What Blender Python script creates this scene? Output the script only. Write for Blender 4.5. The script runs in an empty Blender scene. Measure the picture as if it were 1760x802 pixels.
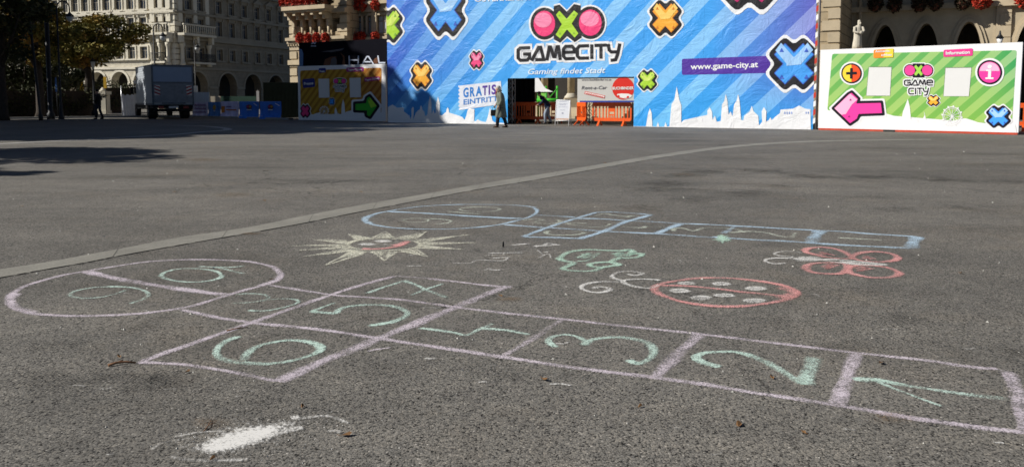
import bpy, bmesh, math, random
from mathutils import Vector, Matrix
from mathutils.geometry import tessellate_polygon
random.seed(11)
R = math.radians
sc = bpy.context.scene
COL = sc.collection

# ------------------------------------------------------------------ camera geometry (photo is 1760 x 802)
CX, CY, F, HOR, EYE = 880.0, 285.0, 1416.0, 170.0, 1.15
PITCH = math.atan((CY-HOR)/F)
CAM = Vector((0, 0, EYE))
FWD = Vector((0, math.cos(PITCH), -math.sin(PITCH)))
UPV = Vector((0, math.sin(PITCH), math.cos(PITCH)))
def ray(x, y):
    return FWD + Vector(((x-CX)/F, 0, 0)) + UPV*((CY-y)/F)
def G(x, y, z=0.0):
    d = ray(x, y); t = (z-EYE)/d.z
    return CAM + d*t
def AT(x, y, depth):
    d = ray(x, y); return CAM + d*(depth/d.y)

class Frame:
    """a vertical plane: origin on the ground, u along it, n outwards (to the viewer)"""
    def __init__(s, o, u):
        s.o = Vector((o[0], o[1], 0)); s.u = Vector((u[0], u[1], 0)).normalized()
        s.n = Vector((s.u.y, -s.u.x, 0))
        s.rot = math.atan2(s.u.y, s.u.x)
    def px(s, x, y):
        d = ray(x, y); t = (s.o-CAM).dot(s.n)/d.dot(s.n)
        p = CAM + d*t - s.o
        return (p.dot(s.u), p.z)
    def w(s, a, z, out=0.0):
        return s.o + s.u*a + s.n*out + Vector((0, 0, z))

# ------------------------------------------------------------------ materials
def newmat(name):
    m = bpy.data.materials.new(name); m.use_nodes = True
    nt = m.node_tree; b = nt.nodes['Principled BSDF']
    return m, nt, b
def N(nt, kind, **kw):
    n = nt.nodes.new(kind)
    for k, v in kw.items():
        if k.startswith('i_'):
            n.inputs[k[2:].replace('_', ' ')].default_value = v
        else: setattr(n, k, v)
    return n
def L(nt, a, b): nt.links.new(a, b)
def ramp(nt, fac, stops, interp='LINEAR'):
    r = nt.nodes.new('ShaderNodeValToRGB'); r.color_ramp.interpolation = interp
    e = r.color_ramp.elements
    while len(e) < len(stops): e.new(0.5)
    for el, (p, c) in zip(e, stops):
        el.position = p; el.color = (c[0], c[1], c[2], 1) if not isinstance(c, (int, float)) else (c, c, c, 1)
    L(nt, fac, r.inputs['Fac']); return r.outputs['Color']
def math_(nt, op, a, b=None, c=None, clamp=False):
    n = nt.nodes.new('ShaderNodeMath'); n.operation = op; n.use_clamp = clamp
    for i, v in enumerate((a, b, c)):
        if v is None: continue
        if isinstance(v, (int, float)): n.inputs[i].default_value = v
        else: L(nt, v, n.inputs[i])
    return n.outputs[0]
def mixc(nt, fac, a, b, mode='MIX'):
    n = nt.nodes.new('ShaderNodeMix'); n.data_type = 'RGBA'; n.blend_type = mode
    for s, v in ((n.inputs['Factor'], fac), (n.inputs['A'], a), (n.inputs['B'], b)):
        if isinstance(v, (int, float)): s.default_value = v
        elif isinstance(v, (tuple, list)): s.default_value = (v[0], v[1], v[2], 1)
        else: L(nt, v, s)
    return n.outputs['Result']
MATS = {}
def M(name, col=None, rough=0.7, var=0.18, scale=3.0, bump=0.0, bscale=40.0, metal=0.0, spec=0.3, trans=None):
    """plain painted / stone / cloth surface with uneven colour and a little relief"""
    if name in MATS: return MATS[name]
    m, nt, b = newmat(name)
    tc = N(nt, 'ShaderNodeTexCoord'); 
    n1 = N(nt, 'ShaderNodeTexNoise', i_Scale=scale, i_Detail=6.0, i_Roughness=0.65)
    L(nt, tc.outputs['Object'], n1.inputs['Vector'])
    c = ramp(nt, n1.outputs['Fac'], [(0.3, tuple(v*(1-var) for v in col)), (0.7, tuple(min(1, v*(1+var)) for v in col))])
    L(nt, c, b.inputs['Base Color'])
    b.inputs['Roughness'].default_value = rough; b.inputs['Metallic'].default_value = metal
    b.inputs['Specular IOR Level'].default_value = spec
    if bump:
        n2 = N(nt, 'ShaderNodeTexNoise', i_Scale=bscale, i_Detail=4.0)
        L(nt, tc.outputs['Object'], n2.inputs['Vector'])
        bp = N(nt, 'ShaderNodeBump', i_Strength=min(1, bump), i_Distance=0.02)
        L(nt, n2.outputs['Fac'], bp.inputs['Height']); L(nt, bp.outputs['Normal'], b.inputs['Normal'])
    MATS[name] = m; return m
def sr(*c):
    """sRGB 0..255 to linear"""
    return tuple(((v/255)/12.92 if v/255 <= .04045 else ((v/255+.055)/1.055)**2.4) for v in c)

# vinyl print: one wrinkle field shared by everything printed on the same sheet
def wrinkle(nt, b, amount=1.0):
    tc = N(nt, 'ShaderNodeTexCoord')
    mp = N(nt, 'ShaderNodeMapping'); mp.inputs['Scale'].default_value = (1.0, 1.0, 1.25); mp.inputs['Rotation'].default_value = (0, R(24), 0)
    L(nt, tc.outputs['Object'], mp.inputs['Vector'])
    n0 = N(nt, 'ShaderNodeTexNoise', i_Scale=0.9, i_Detail=5.0, i_Roughness=0.62, i_Distortion=1.6)
    n1 = N(nt, 'ShaderNodeTexNoise', i_Scale=4.5, i_Detail=4.0, i_Roughness=0.6, i_Distortion=2.2)
    n1.noise_type = 'RIDGED_MULTIFRACTAL' if hasattr(n1, 'noise_type') else None
    L(nt, mp.outputs['Vector'], n0.inputs['Vector']); L(nt, mp.outputs['Vector'], n1.inputs['Vector'])
    h = math_(nt, 'ADD', math_(nt, 'MULTIPLY', n0.outputs['Fac'], 1.0), math_(nt, 'MULTIPLY', n1.outputs['Fac'], 0.055))
    # vertical weld seams of the sheet
    sx = N(nt, 'ShaderNodeSeparateXYZ'); L(nt, tc.outputs['Object'], sx.inputs[0])
    fr = math_(nt, 'FRACT', math_(nt, 'DIVIDE', sx.outputs['X'], 1.25))
    seam = math_(nt, 'LESS_THAN', math_(nt, 'ABSOLUTE', math_(nt, 'SUBTRACT', fr, 0.5)), 0.012)
    h = math_(nt, 'ADD', h, math_(nt, 'MULTIPLY', seam, 0.05))
    bp = N(nt, 'ShaderNodeBump', i_Strength=1.0, i_Distance=0.055*amount)
    L(nt, h, bp.inputs['Height']); L(nt, bp.outputs['Normal'], b.inputs['Normal'])
    b.inputs['Roughness'].default_value = 0.42 if amount > .5 else .6; b.inputs['Specular IOR Level'].default_value = 0.4 if amount > .5 else .12
    return tc
def P(name, col, amount=1.0, col2=None, zmid=0.0, zrange=1.0):
    """printed colour on vinyl"""
    key = 'print_'+name
    if key in MATS: return MATS[key]
    m, nt, b = newmat(key); tc = wrinkle(nt, b, amount)
    if col2:
        sx = N(nt, 'ShaderNodeSeparateXYZ'); L(nt, tc.outputs['Object'], sx.inputs[0])
        f = math_(nt, 'ADD', math_(nt, 'DIVIDE', math_(nt, 'SUBTRACT', sx.outputs['Z'], zmid), zrange), 0.5, clamp=True)
        L(nt, mixc(nt, f, col, col2), b.inputs['Base Color'])
    else: b.inputs['Base Color'].default_value = (*col, 1)
    MATS[key] = m; return m
def stripes(name, light, mid, slope, period, duty=0.5, left=None, right=None, width=20.0, amount=1.0, x0=0, bottom=None):
    m, nt, b = newmat('print_'+name); tc = wrinkle(nt, b, amount)
    sx = N(nt, 'ShaderNodeSeparateXYZ'); L(nt, tc.outputs['Object'], sx.inputs[0])
    X, Z = sx.outputs['X'], sx.outputs['Z']
    q = math_(nt, 'SUBTRACT', X, math_(nt, 'DIVIDE', Z, slope))
    fr = math_(nt, 'FRACT', math_(nt, 'DIVIDE', math_(nt, 'ADD', q, 40+x0), period))
    st = math_(nt, 'LESS_THAN', fr, duty)
    c = mixc(nt, st, light, mid)
    if right:
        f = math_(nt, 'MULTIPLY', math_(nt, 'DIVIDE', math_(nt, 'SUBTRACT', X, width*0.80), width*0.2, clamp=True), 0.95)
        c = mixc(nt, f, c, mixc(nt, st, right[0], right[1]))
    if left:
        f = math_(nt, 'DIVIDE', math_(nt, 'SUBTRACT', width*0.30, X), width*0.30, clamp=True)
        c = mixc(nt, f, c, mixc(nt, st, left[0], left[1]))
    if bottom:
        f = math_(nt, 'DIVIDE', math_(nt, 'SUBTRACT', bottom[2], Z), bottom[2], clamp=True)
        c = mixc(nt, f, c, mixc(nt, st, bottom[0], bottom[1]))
    L(nt, c, b.inputs['Base Color']); return m

# ------------------------------------------------------------------ mesh building
class MB:
    def __init__(s): s.v = []; s.f = []; s.m = []; s.mats = []; s.mi = 0; s.smooth = False; s.sf = []
    def mat(s, m):
        if m not in s.mats: s.mats.append(m)
        s.mi = s.mats.index(m); return s
    def face(s, pts):
        i = len(s.v); s.v += [tuple(p) for p in pts]; s.f.append(tuple(range(i, i+len(pts)))); s.m.append(s.mi); s.sf.append(s.smooth)
    def grid(s, rings, closed=True, caps=True):
        """connect rings of equal length"""
        i = len(s.v); n = len(rings[0])
        for r in rings: s.v += [tuple(p) for p in r]
        for a in range(len(rings)-1):
            for k in range(n if closed else n-1):
                k2 = (k+1) % n
                s.f.append((i+a*n+k, i+a*n+k2, i+(a+1)*n+k2, i+(a+1)*n+k)); s.m.append(s.mi); s.sf.append(s.smooth)
        if caps and closed:
            s.f.append(tuple(i+k for k in range(n))[::-1]); s.m.append(s.mi); s.sf.append(False)
            s.f.append(tuple(i+(len(rings)-1)*n+k for k in range(n))); s.m.append(s.mi); s.sf.append(False)
    def box(s, lo, hi, fr=None, bev=0.0):
        """axis box, or in a Frame: x along u, y outwards, z up"""
        x0, y0, z0 = lo; x1, y1, z1 = hi
        def W(x, y, z): return fr.w(x, z, y) if fr else (x, y, z)
        P8 = [W(x, y, z) for z in (z0, z1) for x, y in ((x0, y0), (x1, y0), (x1, y1), (x0, y1))]
        i = len(s.v); s.v += [tuple(p) for p in P8]
        for q in ((0, 3, 2, 1), (4, 5, 6, 7), (0, 1, 5, 4), (1, 2, 6, 5), (2, 3, 7, 6), (3, 0, 4, 7)):
            s.f.append(tuple(i+k for k in q)); s.m.append(s.mi); s.sf.append(False)
    def tube(s, pts, r, n=8, caps=True):
        pts = [Vector(p) for p in pts]; rs = r if isinstance(r, (list, tuple)) else [r]*len(pts)
        rings = []; up = None
        for i, p in enumerate(pts):
            t = (pts[min(i+1, len(pts)-1)] - pts[max(i-1, 0)])
            if t.length < 1e-9: t = Vector((0, 0, 1))
            t.normalize()
            if up is None: up = Vector((0, 0, 1)) if abs(t.z) < 0.9 else Vector((1, 0, 0))
            a = t.cross(up).normalized(); bb = a.cross(t).normalized(); up = bb
            rings.append([p + (a*math.cos(2*math.pi*k/n) + bb*math.sin(2*math.pi*k/n))*rs[i] for k in range(n)])
        sm = s.smooth; s.smooth = n > 4; s.grid(rings, True, caps); s.smooth = sm
    def lathe(s, c, prof, n=16, sx=1.0, sy=1.0):
        c = Vector(c); sm = s.smooth; s.smooth = True
        s.grid([[c + Vector((r*sx*math.cos(2*math.pi*k/n), r*sy*math.sin(2*math.pi*k/n), z)) for k in range(n)] for r, z in prof]); s.smooth = sm
    def ball(s, c, r, n=12, m=8):
        c = Vector(c); rr = r if isinstance(r, (tuple, list)) else (r, r, r)
        s_ = s.smooth; s.smooth = True
        s.grid([[c + Vector((rr[0]*math.sin(t)*math.cos(2*math.pi*k/n), rr[1]*math.sin(t)*math.sin(2*math.pi*k/n), -rr[2]*math.cos(t))) for k in range(n)]
                for t in [max(0.02, min(math.pi-0.02, math.pi*j/m)) for j in range(m+1)]]); s.smooth = s_
    def poly(s, pts):
        """a simple (maybe concave) polygon given as 3D points"""
        pts = [Vector(p) for p in pts]
        if len(pts) < 3: return
        i = len(s.v); s.v += [tuple(p) for p in pts]
        for t in tessellate_polygon([pts]):
            s.f.append(tuple(i+k for k in t)); s.m.append(s.mi); s.sf.append(False)
    def build(s, name, m=None, parent=None, label=None):
        if m is not None and not s.mats: s.mats = [m]
        me = bpy.data.meshes.new(name)
        org = parent_world(parent) if parent is not None else Vector((0, 0, 0))
        me.from_pydata([tuple(Vector(v)-org) for v in s.v], [], s.f)
        for k in s.mats: me.materials.append(k)
        for p, mi, sf in zip(me.polygons, s.m, s.sf): p.material_index = mi; p.use_smooth = sf
        me.update()
        o = bpy.data.objects.new(name, me); COL.objects.link(o)
        if parent is not None: o.parent = parent
        if label: o['label'] = label
        return o
def parent_world(p):
    v = Vector((0, 0, 0))
    while p is not None:
        v += p.location; p = p.parent
    return v
def thing(name, label, cat, loc=(0, 0, 0), group=None, rot=0):
    o = bpy.data.objects.new(name, None); o.empty_display_size = 0.2
    COL.objects.link(o); o.location = loc; o.rotation_euler = (0, 0, rot)
    return tag(o, label, cat, group)
def tag(o, label=None, cat=None, group=None, kind=None):
    if label: o['label'] = label
    if cat: o['category'] = cat
    if group: o['group'] = group
    if kind: o['kind'] = kind
    return o
def copy_tree(o, parent=None):
    c = o.copy(); COL.objects.link(c)
    if parent is not None: c.parent = parent
    for ch in list(o.children): copy_tree(ch, c)
    return c
def flush(): bpy.context.view_layer.update()
def rebase(o, p):
    """give a finished one-mesh thing its origin at p"""
    p = Vector(p)
    for v in o.data.vertices: v.co -= p
    o.location = p; return o

# 2D helpers, in photo pixels or metres
def catmull(pts, n=6, closed=False):
    P_ = [Vector((p[0], p[1])) for p in pts]; out = []; m = len(P_)
    if m < 3 and not closed: 
        return [P_[0].lerp(P_[1], k/4) for k in range(5)]
    for i in range(m if closed else m-1):
        p0 = P_[(i-1) % m] if (closed or i > 0) else P_[0]*2-P_[1]
        p1 = P_[i]; p2 = P_[(i+1) % m]; p3 = P_[(i+2) % m] if (closed or i+2 < m) else P_[-1]*2-P_[-2]
        for k in range(n):
            t = k/n
            out.append(0.5*((2*p1) + (p2-p0)*t + (2*p0-5*p1+4*p2-p3)*t*t + (3*p1-p0-3*p2+p3)*t**3))
    out.append(P_[0] if closed else P_[-1]); return out
def ell(cx, cy, rx, ry, n=24, a0=0, a1=360, rot=0):
    o = []
    for k in range(n+1):
        t = R(a0+(a1-a0)*k/n); x = rx*math.cos(t); y = ry*math.sin(t)
        o.append((cx+x*math.cos(R(rot))-y*math.sin(R(rot)), cy+x*math.sin(R(rot))+y*math.cos(R(rot))))
    return o
def roundpoly(pts, r, n=4):
    """round the corners of a 2D polygon"""
    out = []; m = len(pts)
    for i in range(m):
        p = Vector(pts[i]); a = Vector(pts[i-1]); b = Vector(pts[(i+1) % m])
        da = (a-p); db = (b-p); rr = min(r, da.length*0.45, db.length*0.45)
        pa = p+da.normalized()*rr; pb = p+db.normalized()*rr
        for k in range(n+1):
            t = k/n; out.append(pa*(1-t)**2 + p*2*t*(1-t) + pb*t*t)
    return out
def clip_rect(pts, x0, x1, y0, y1):
    def half(P_, ins, inter):
        out = []
        for i in range(len(P_)):
            a, b = P_[i-1], P_[i]
            if ins(b):
                if not ins(a): out.append(inter(a, b))
                out.append(b)
            elif ins(a): out.append(inter(a, b))
        return out
    P_ = [Vector(p) for p in pts]
    for ax, v, sgn in ((0, x0, 1), (0, x1, -1), (1, y0, 1), (1, y1, -1)):
        if not P_: return []
        P_ = half(P_, lambda q: (q[ax]-v)*sgn >= 0, lambda a, b: a.lerp(b, (v-a[ax])/(b[ax]-a[ax])))
    return P_
def dedupe(P_):
    out = []
    for p in P_:
        if not out or (Vector(p)-Vector(out[-1])).length > 1e-5: out.append(p)
    if len(out) > 1 and (Vector(out[0])-Vector(out[-1])).length < 1e-5: out.pop()
    return out

class Print:
    """flat artwork printed on a sheet standing in a Frame; shapes are given in photo pixels"""
    def __init__(s, fr, root, clip=None): s.fr = fr; s.root = root; s.clip = clip; s.k = 0
    def begin(s): s.mb = MB(); return s
    def _off(s, layer): s.k += 1; return 0.004 + layer*0.006 + (s.k % 20)*0.0002
    def poly(s, pts, m, layer=0, raw=False):
        q = [Vector(p) if raw else Vector(s.fr.px(*p)) for p in pts]
        if s.clip: q = clip_rect(q, *s.clip)
        q = dedupe(q)
        if len(q) < 3: return
        o = s._off(layer); s.mb.mat(m); s.mb.poly([(a, -o, z) for a, z in q])
    def line(s, pts, w, m, layer=0, cap=0.0, smooth=False, n=5, closed=False):
        P_ = [Vector(p) for p in (catmull(pts, n, closed) if smooth else pts)]
        if cap and len(P_) > 1:
            P_[0] = P_[0] + (P_[0]-P_[1]).normalized()*cap; P_[-1] = P_[-1] + (P_[-1]-P_[-2]).normalized()*cap
        Lp, Rp = [], []
        for i, p in enumerate(P_):
            a = (p-P_[i-1]) if i > 0 else None; b = (P_[i+1]-p) if i < len(P_)-1 else None
            if a is not None and a.length < 1e-6: a = None
            if b is not None and b.length < 1e-6: b = None
            if a is None and b is None: continue
            t = ((a.normalized() if a is not None else Vector((0, 0))) + (b.normalized() if b is not None else Vector((0, 0))))
            if t.length < 1e-6: t = b
            t.normalize(); nn = Vector((-t.y, t.x))
            ref = (b if b is not None else a).normalized(); cs = max(0.5, abs(t.dot(ref)))
            Lp.append(p+nn*w/2/cs); Rp.append(p-nn*w/2/cs)
        o = s._off(layer); s.mb.mat(m)
        for i in range(len(Lp)-1):
            q = [Vector(s.fr.px(*v)) for v in (Lp[i], Lp[i+1], Rp[i+1], Rp[i])]
            if s.clip: q = clip_rect(q, *s.clip)
            if len(q) >= 3: s.mb.face([(a, -o, z) for a, z in q])
    def disc(s, cx, cy, rx, ry, m, layer=0): s.poly(ell(cx, cy, rx, ry, 28)[:-1], m, layer)
    def text(s, body, x0, x1, yb0, yb1, h, m, layer=0, shear=0.0, bold=0.0):
        """text from x0 to x1, baseline y at both ends, capital height h"""
        cu = bpy.data.curves.new('t', 'FONT'); cu.body = body; cu.size = 1; cu.shear = shear; cu.offset = bold; cu.resolution_u = 3
        ob = bpy.data.objects.new('t', cu); COL.objects.link(ob); flush()
        me = bpy.data.meshes.new_from_object(ob.evaluated_get(bpy.context.evaluated_depsgraph_get()))
        xs = [v.co.x for v in me.vertices]; lo, hi = min(xs), max(xs)
        o = s._off(layer); s.mb.mat(m); i = len(s.mb.v)
        for v in me.vertices:
            t = (v.co.x-lo)/(hi-lo); x = x0+(x1-x0)*t; y = yb0+(yb1-yb0)*t - v.co.y*h/0.70
            a, z = s.fr.px(x, y); s.mb.v.append((a, -o, z))
        for p in me.polygons:
            s.mb.f.append(tuple(i+k for k in p.vertices)); s.mb.m.append(s.mb.mi); s.mb.sf.append(False)
        bpy.data.objects.remove(ob); bpy.data.meshes.remove(me); bpy.data.curves.remove(cu)
    def end(s, name, label=None):
        o = s.mb; me = bpy.data.meshes.new(name); me.from_pydata(o.v, [], o.f)
        for k in o.mats: me.materials.append(k)
        for p, mi in zip(me.polygons, o.m): p.material_index = mi
        # faces must look outwards (local -y)
        ob = bpy.data.objects.new(name, me); COL.objects.link(ob); ob.parent = s.root
        if label: ob['label'] = label
        return ob
def framed(fr, name, label, cat, group=None):
    return thing(name, label, cat, fr.o, group, fr.rot)

def skin_figure(name, joints, edges, mat, parent=None, sub=2, root='pelvis'):
    """one continuous body grown over a joint skeleton"""
    names = list(joints); idx = {n: i for i, n in enumerate(names)}
    me = bpy.data.meshes.new(name); me.from_pydata([joints[n][0] for n in names], [(idx[a], idx[b]) for a, b in edges], [])
    ob = bpy.data.objects.new(name, me); COL.objects.link(ob)
    md = ob.modifiers.new('s', 'SKIN'); md.use_smooth_shade = True
    sv = me.skin_vertices[0].data
    for n in names:
        r = joints[n][1]; sv[idx[n]].radius = (r, r) if not isinstance(r, tuple) else r
        sv[idx[n]].use_root = (n == root)
    s2 = ob.modifiers.new('u', 'SUBSURF'); s2.levels = sub; s2.render_levels = sub
    flush()
    m2 = bpy.data.meshes.new_from_object(ob.evaluated_get(bpy.context.evaluated_depsgraph_get()))
    bpy.data.objects.remove(ob)
    m2.materials.clear(); m2.materials.append(mat)
    for p in m2.polygons: p.use_smooth = True
    o = bpy.data.objects.new(name, m2); COL.objects.link(o)
    if parent is not None: o.parent = parent
    return o
# ------------------------------------------------------------------ light, camera, world
SUN_EL = R(34); SUN_D = Vector((-0.976, -0.22, 0)).normalized()
w = bpy.data.worlds.new('World'); sc.world = w; w.use_nodes = True
nt = w.node_tree; bg = nt.nodes['Background']
sky = nt.nodes.new('ShaderNodeTexSky'); sky.sky_type = 'NISHITA'; sky.sun_disc = False
sky.sun_elevation = SUN_EL; sky.sun_rotation = math.atan2(SUN_D.x, SUN_D.y); sky.altitude = 200; sky.air_density = 0.5; sky.dust_density = 0.15
L(nt, sky.outputs['Color'], bg.inputs['Color']); bg.inputs['Strength'].default_value = 0.05
sl = bpy.data.lights.new('sun', 'SUN'); sl.energy = 5.0; sl.angle = R(0.53); sl.color = (1.0, 0.955, 0.87)
so = bpy.data.objects.new('sun', sl); COL.objects.link(so)
sv_ = Vector((SUN_D.x*math.cos(SUN_EL), SUN_D.y*math.cos(SUN_EL), math.sin(SUN_EL)))
so.rotation_euler = sv_.to_track_quat('Z', 'Y').to_euler(); so.location = sv_*80
cd = bpy.data.cameras.new('camera'); cam = bpy.data.objects.new('camera', cd); COL.objects.link(cam)
cam.location = CAM; cam.rotation_euler = (R(90)-PITCH, 0, 0); cd.sensor_width = 36; cd.shift_y = (CY-401)/1760; cd.lens = F/1760*36
cd.clip_end = 2000; cd.clip_start = 0.05; cd.dof.use_dof = True; cd.dof.focus_distance = 4.3; cd.dof.aperture_fstop = 7.1
sc.camera = cam
sc.cycles.transparent_max_bounces = 48
sc.view_settings.view_transform = 'Standard'; sc.view_settings.look = 'None'; sc.view_settings.exposure = 0.25; sc.view_settings.gamma = 1

# ------------------------------------------------------------------ asphalt and chalk
def stone_height(nt):
    """relief of the rolled stones, shared by asphalt and the chalk that only catches on its peaks"""
    geo = N(nt, 'ShaderNodeNewGeometry')
    mp = N(nt, 'ShaderNodeMapping'); mp.inputs['Scale'].default_value = (1, 0.82, 0)
    L(nt, geo.outputs['Position'], mp.inputs['Vector'])
    dn = N(nt, 'ShaderNodeTexNoise', i_Scale=60.0, i_Detail=2.0)
    L(nt, mp.outputs['Vector'], dn.inputs['Vector'])
    ad = N(nt, 'ShaderNodeVectorMath', operation='MULTIPLY_ADD'); L(nt, dn.outputs['Color'], ad.inputs[0])
    ad.inputs[1].default_value = (0.006, 0.006, 0); L(nt, mp.outputs['Vector'], ad.inputs[2])
    v = N(nt, 'ShaderNodeTexVoronoi', i_Scale=155.0, i_Randomness=1.0); v.feature = 'F1'
    L(nt, ad.outputs[0], v.inputs['Vector'])
    h = math_(nt, 'SUBTRACT', 1.0, v.outputs['Distance'], clamp=True)
    sx = N(nt, 'ShaderNodeSeparateColor'); L(nt, v.outputs['Color'], sx.inputs[0])
    n2 = N(nt, 'ShaderNodeTexNoise', i_Scale=46.0, i_Detail=5.0, i_Roughness=0.8)
    L(nt, mp.outputs['Vector'], n2.inputs['Vector'])
    hh = math_(nt, 'ADD', math_(nt, 'MULTIPLY', h, 0.35), math_(nt, 'ADD', math_(nt, 'MULTIPLY', sx.outputs[0], 0.35), math_(nt, 'MULTIPLY', n2.outputs['Fac'], 0.55)))
    return mp.outputs['Vector'], hh, sx.outputs[1], v.outputs['Distance']
def asphalt():
    m, nt, b = newmat('asphalt')
    vec, h, rnd, dist = stone_height(nt)
    # pits between the stones, grey stones of many tones
    c = ramp(nt, h, [(0.41, (0.008, 0.008, 0.0078)), (0.50, (0.105, 0.104, 0.101)), (0.60, (0.165, 0.163, 0.157)), (0.90, (0.235, 0.23, 0.22))])
    tone = ramp(nt, rnd, [(0.0, (0.72, 0.71, 0.70)), (0.55, (1.0, 0.985, 0.96)), (0.90, (1.22, 1.17, 1.10)), (0.97, (1.3, 1.25, 1.18)), (1.0, (2.0, 1.95, 1.9))])
    c = mixc(nt, 1.0, c, tone, 'MULTIPLY')
    big = N(nt, 'ShaderNodeTexNoise', i_Scale=0.35, i_Detail=6.0, i_Roughness=0.6, i_Distortion=0.6); L(nt, vec, big.inputs['Vector'])
    mp2 = N(nt, 'ShaderNodeMapping'); mp2.inputs['Scale'].default_value = (0.25, 1.2, 1); mp2.inputs['Rotation'].default_value = (0, 0, R(-18)); L(nt, vec, mp2.inputs['Vector'])
    med = N(nt, 'ShaderNodeTexNoise', i_Scale=1.3, i_Detail=7.0, i_Roughness=0.68); L(nt, mp2.outputs['Vector'], med.inputs['Vector'])
    fin = N(nt, 'ShaderNodeTexNoise', i_Scale=5.0, i_Detail=5.0, i_Roughness=0.7); L(nt, vec, fin.inputs['Vector'])
    c = mixc(nt, 1.0, c, ramp(nt, big.outputs['Fac'], [(0.3, (0.80, 0.79, 0.78)), (0.7, (1.2, 1.18, 1.16))]), 'MULTIPLY')
    c = mixc(nt, 1.0, c, ramp(nt, med.outputs['Fac'], [(0.3, (0.78, 0.78, 0.78)), (0.5, (1.0, 1.0, 1.0)), (0.72, (1.22, 1.2, 1.17))]), 'MULTIPLY')
    c = mixc(nt, 1.0, c, ramp(nt, fin.outputs['Fac'], [(0.3, (0.86, 0.86, 0.86)), (0.7, (1.14, 1.13, 1.11))]), 'MULTIPLY')
    # brownish dirt
    di = N(nt, 'ShaderNodeTexNoise', i_Scale=0.8, i_Detail=8.0, i_Roughness=0.7); L(nt, vec, di.inputs['Vector'])
    c = mixc(nt, ramp(nt, di.outputs['Fac'], [(0.52, 0.0), (0.75, 0.55)]), c, mixc(nt, 1.0, c, (1.12, 1.0, 0.86), 'MULTIPLY'))
    # trodden gum, drips and hair cracks
    gv = N(nt, 'ShaderNodeTexVoronoi', i_Scale=1.3, i_Randomness=1.0); L(nt, vec, gv.inputs['Vector'])
    gs_ = N(nt, 'ShaderNodeSeparateColor'); L(nt, gv.outputs['Color'], gs_.inputs[0])
    gr = math_(nt, 'LESS_THAN', gv.outputs['Distance'], math_(nt, 'ADD', 0.010, math_(nt, 'MULTIPLY', gs_.outputs[0], 0.022)))
    c = mixc(nt, math_(nt, 'MULTIPLY', gr, 0.55), c, mixc(nt, math_(nt, 'GREATER_THAN', gs_.outputs[1], 0.72), (0.03, 0.03, 0.029), (0.30, 0.295, 0.28)))
    wn = N(nt, 'ShaderNodeTexNoise', i_Scale=2.2, i_Detail=6.0, i_Roughness=0.7); L(nt, vec, wn.inputs['Vector'])
    wa_ = N(nt, 'ShaderNodeVectorMath', operation='MULTIPLY_ADD'); L(nt, wn.outputs['Color'], wa_.inputs[0]); wa_.inputs[1].default_value = (0.9, 0.9, 0); L(nt, vec, wa_.inputs[2])
    cv_ = N(nt, 'ShaderNodeTexVoronoi', i_Scale=0.16, i_Randomness=1.0); cv_.feature = 'DISTANCE_TO_EDGE'; L(nt, wa_.outputs[0], cv_.inputs['Vector'])
    ck = math_(nt, 'MULTIPLY', math_(nt, 'LESS_THAN', cv_.outputs['Distance'], 0.0011), math_(nt, 'MULTIPLY', math_(nt, 'SUBTRACT', big.outputs['Fac'], 0.42), 8.0, clamp=True))
    c = mixc(nt, math_(nt, 'MULTIPLY', ck, 0.75), c, (0.012, 0.011, 0.010))
    ol = N(nt, 'ShaderNodeTexNoise', i_Scale=0.55, i_Detail=3.0, i_Roughness=0.5); L(nt, mp2.outputs['Vector'], ol.inputs['Vector'])
    c = mixc(nt, 1.0, c, ramp(nt, ol.outputs['Fac'], [(0.28, (0.72, 0.72, 0.72)), (0.40, (1.0, 1.0, 1.0)), (0.66, (1.0, 1.0, 1.0)), (0.76, (1.12, 1.11, 1.10))]), 'MULTIPLY')
    L(nt, c, b.inputs['Base Color']); b.inputs['Roughness'].default_value = 0.85; b.inputs['Specular IOR Level'].default_value = 0.25
    bp = N(nt, 'ShaderNodeBump', i_Strength=0.8, i_Distance=0.0038); L(nt, h, bp.inputs['Height']); L(nt, bp.outputs['Normal'], b.inputs['Normal'])
    return m
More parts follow.
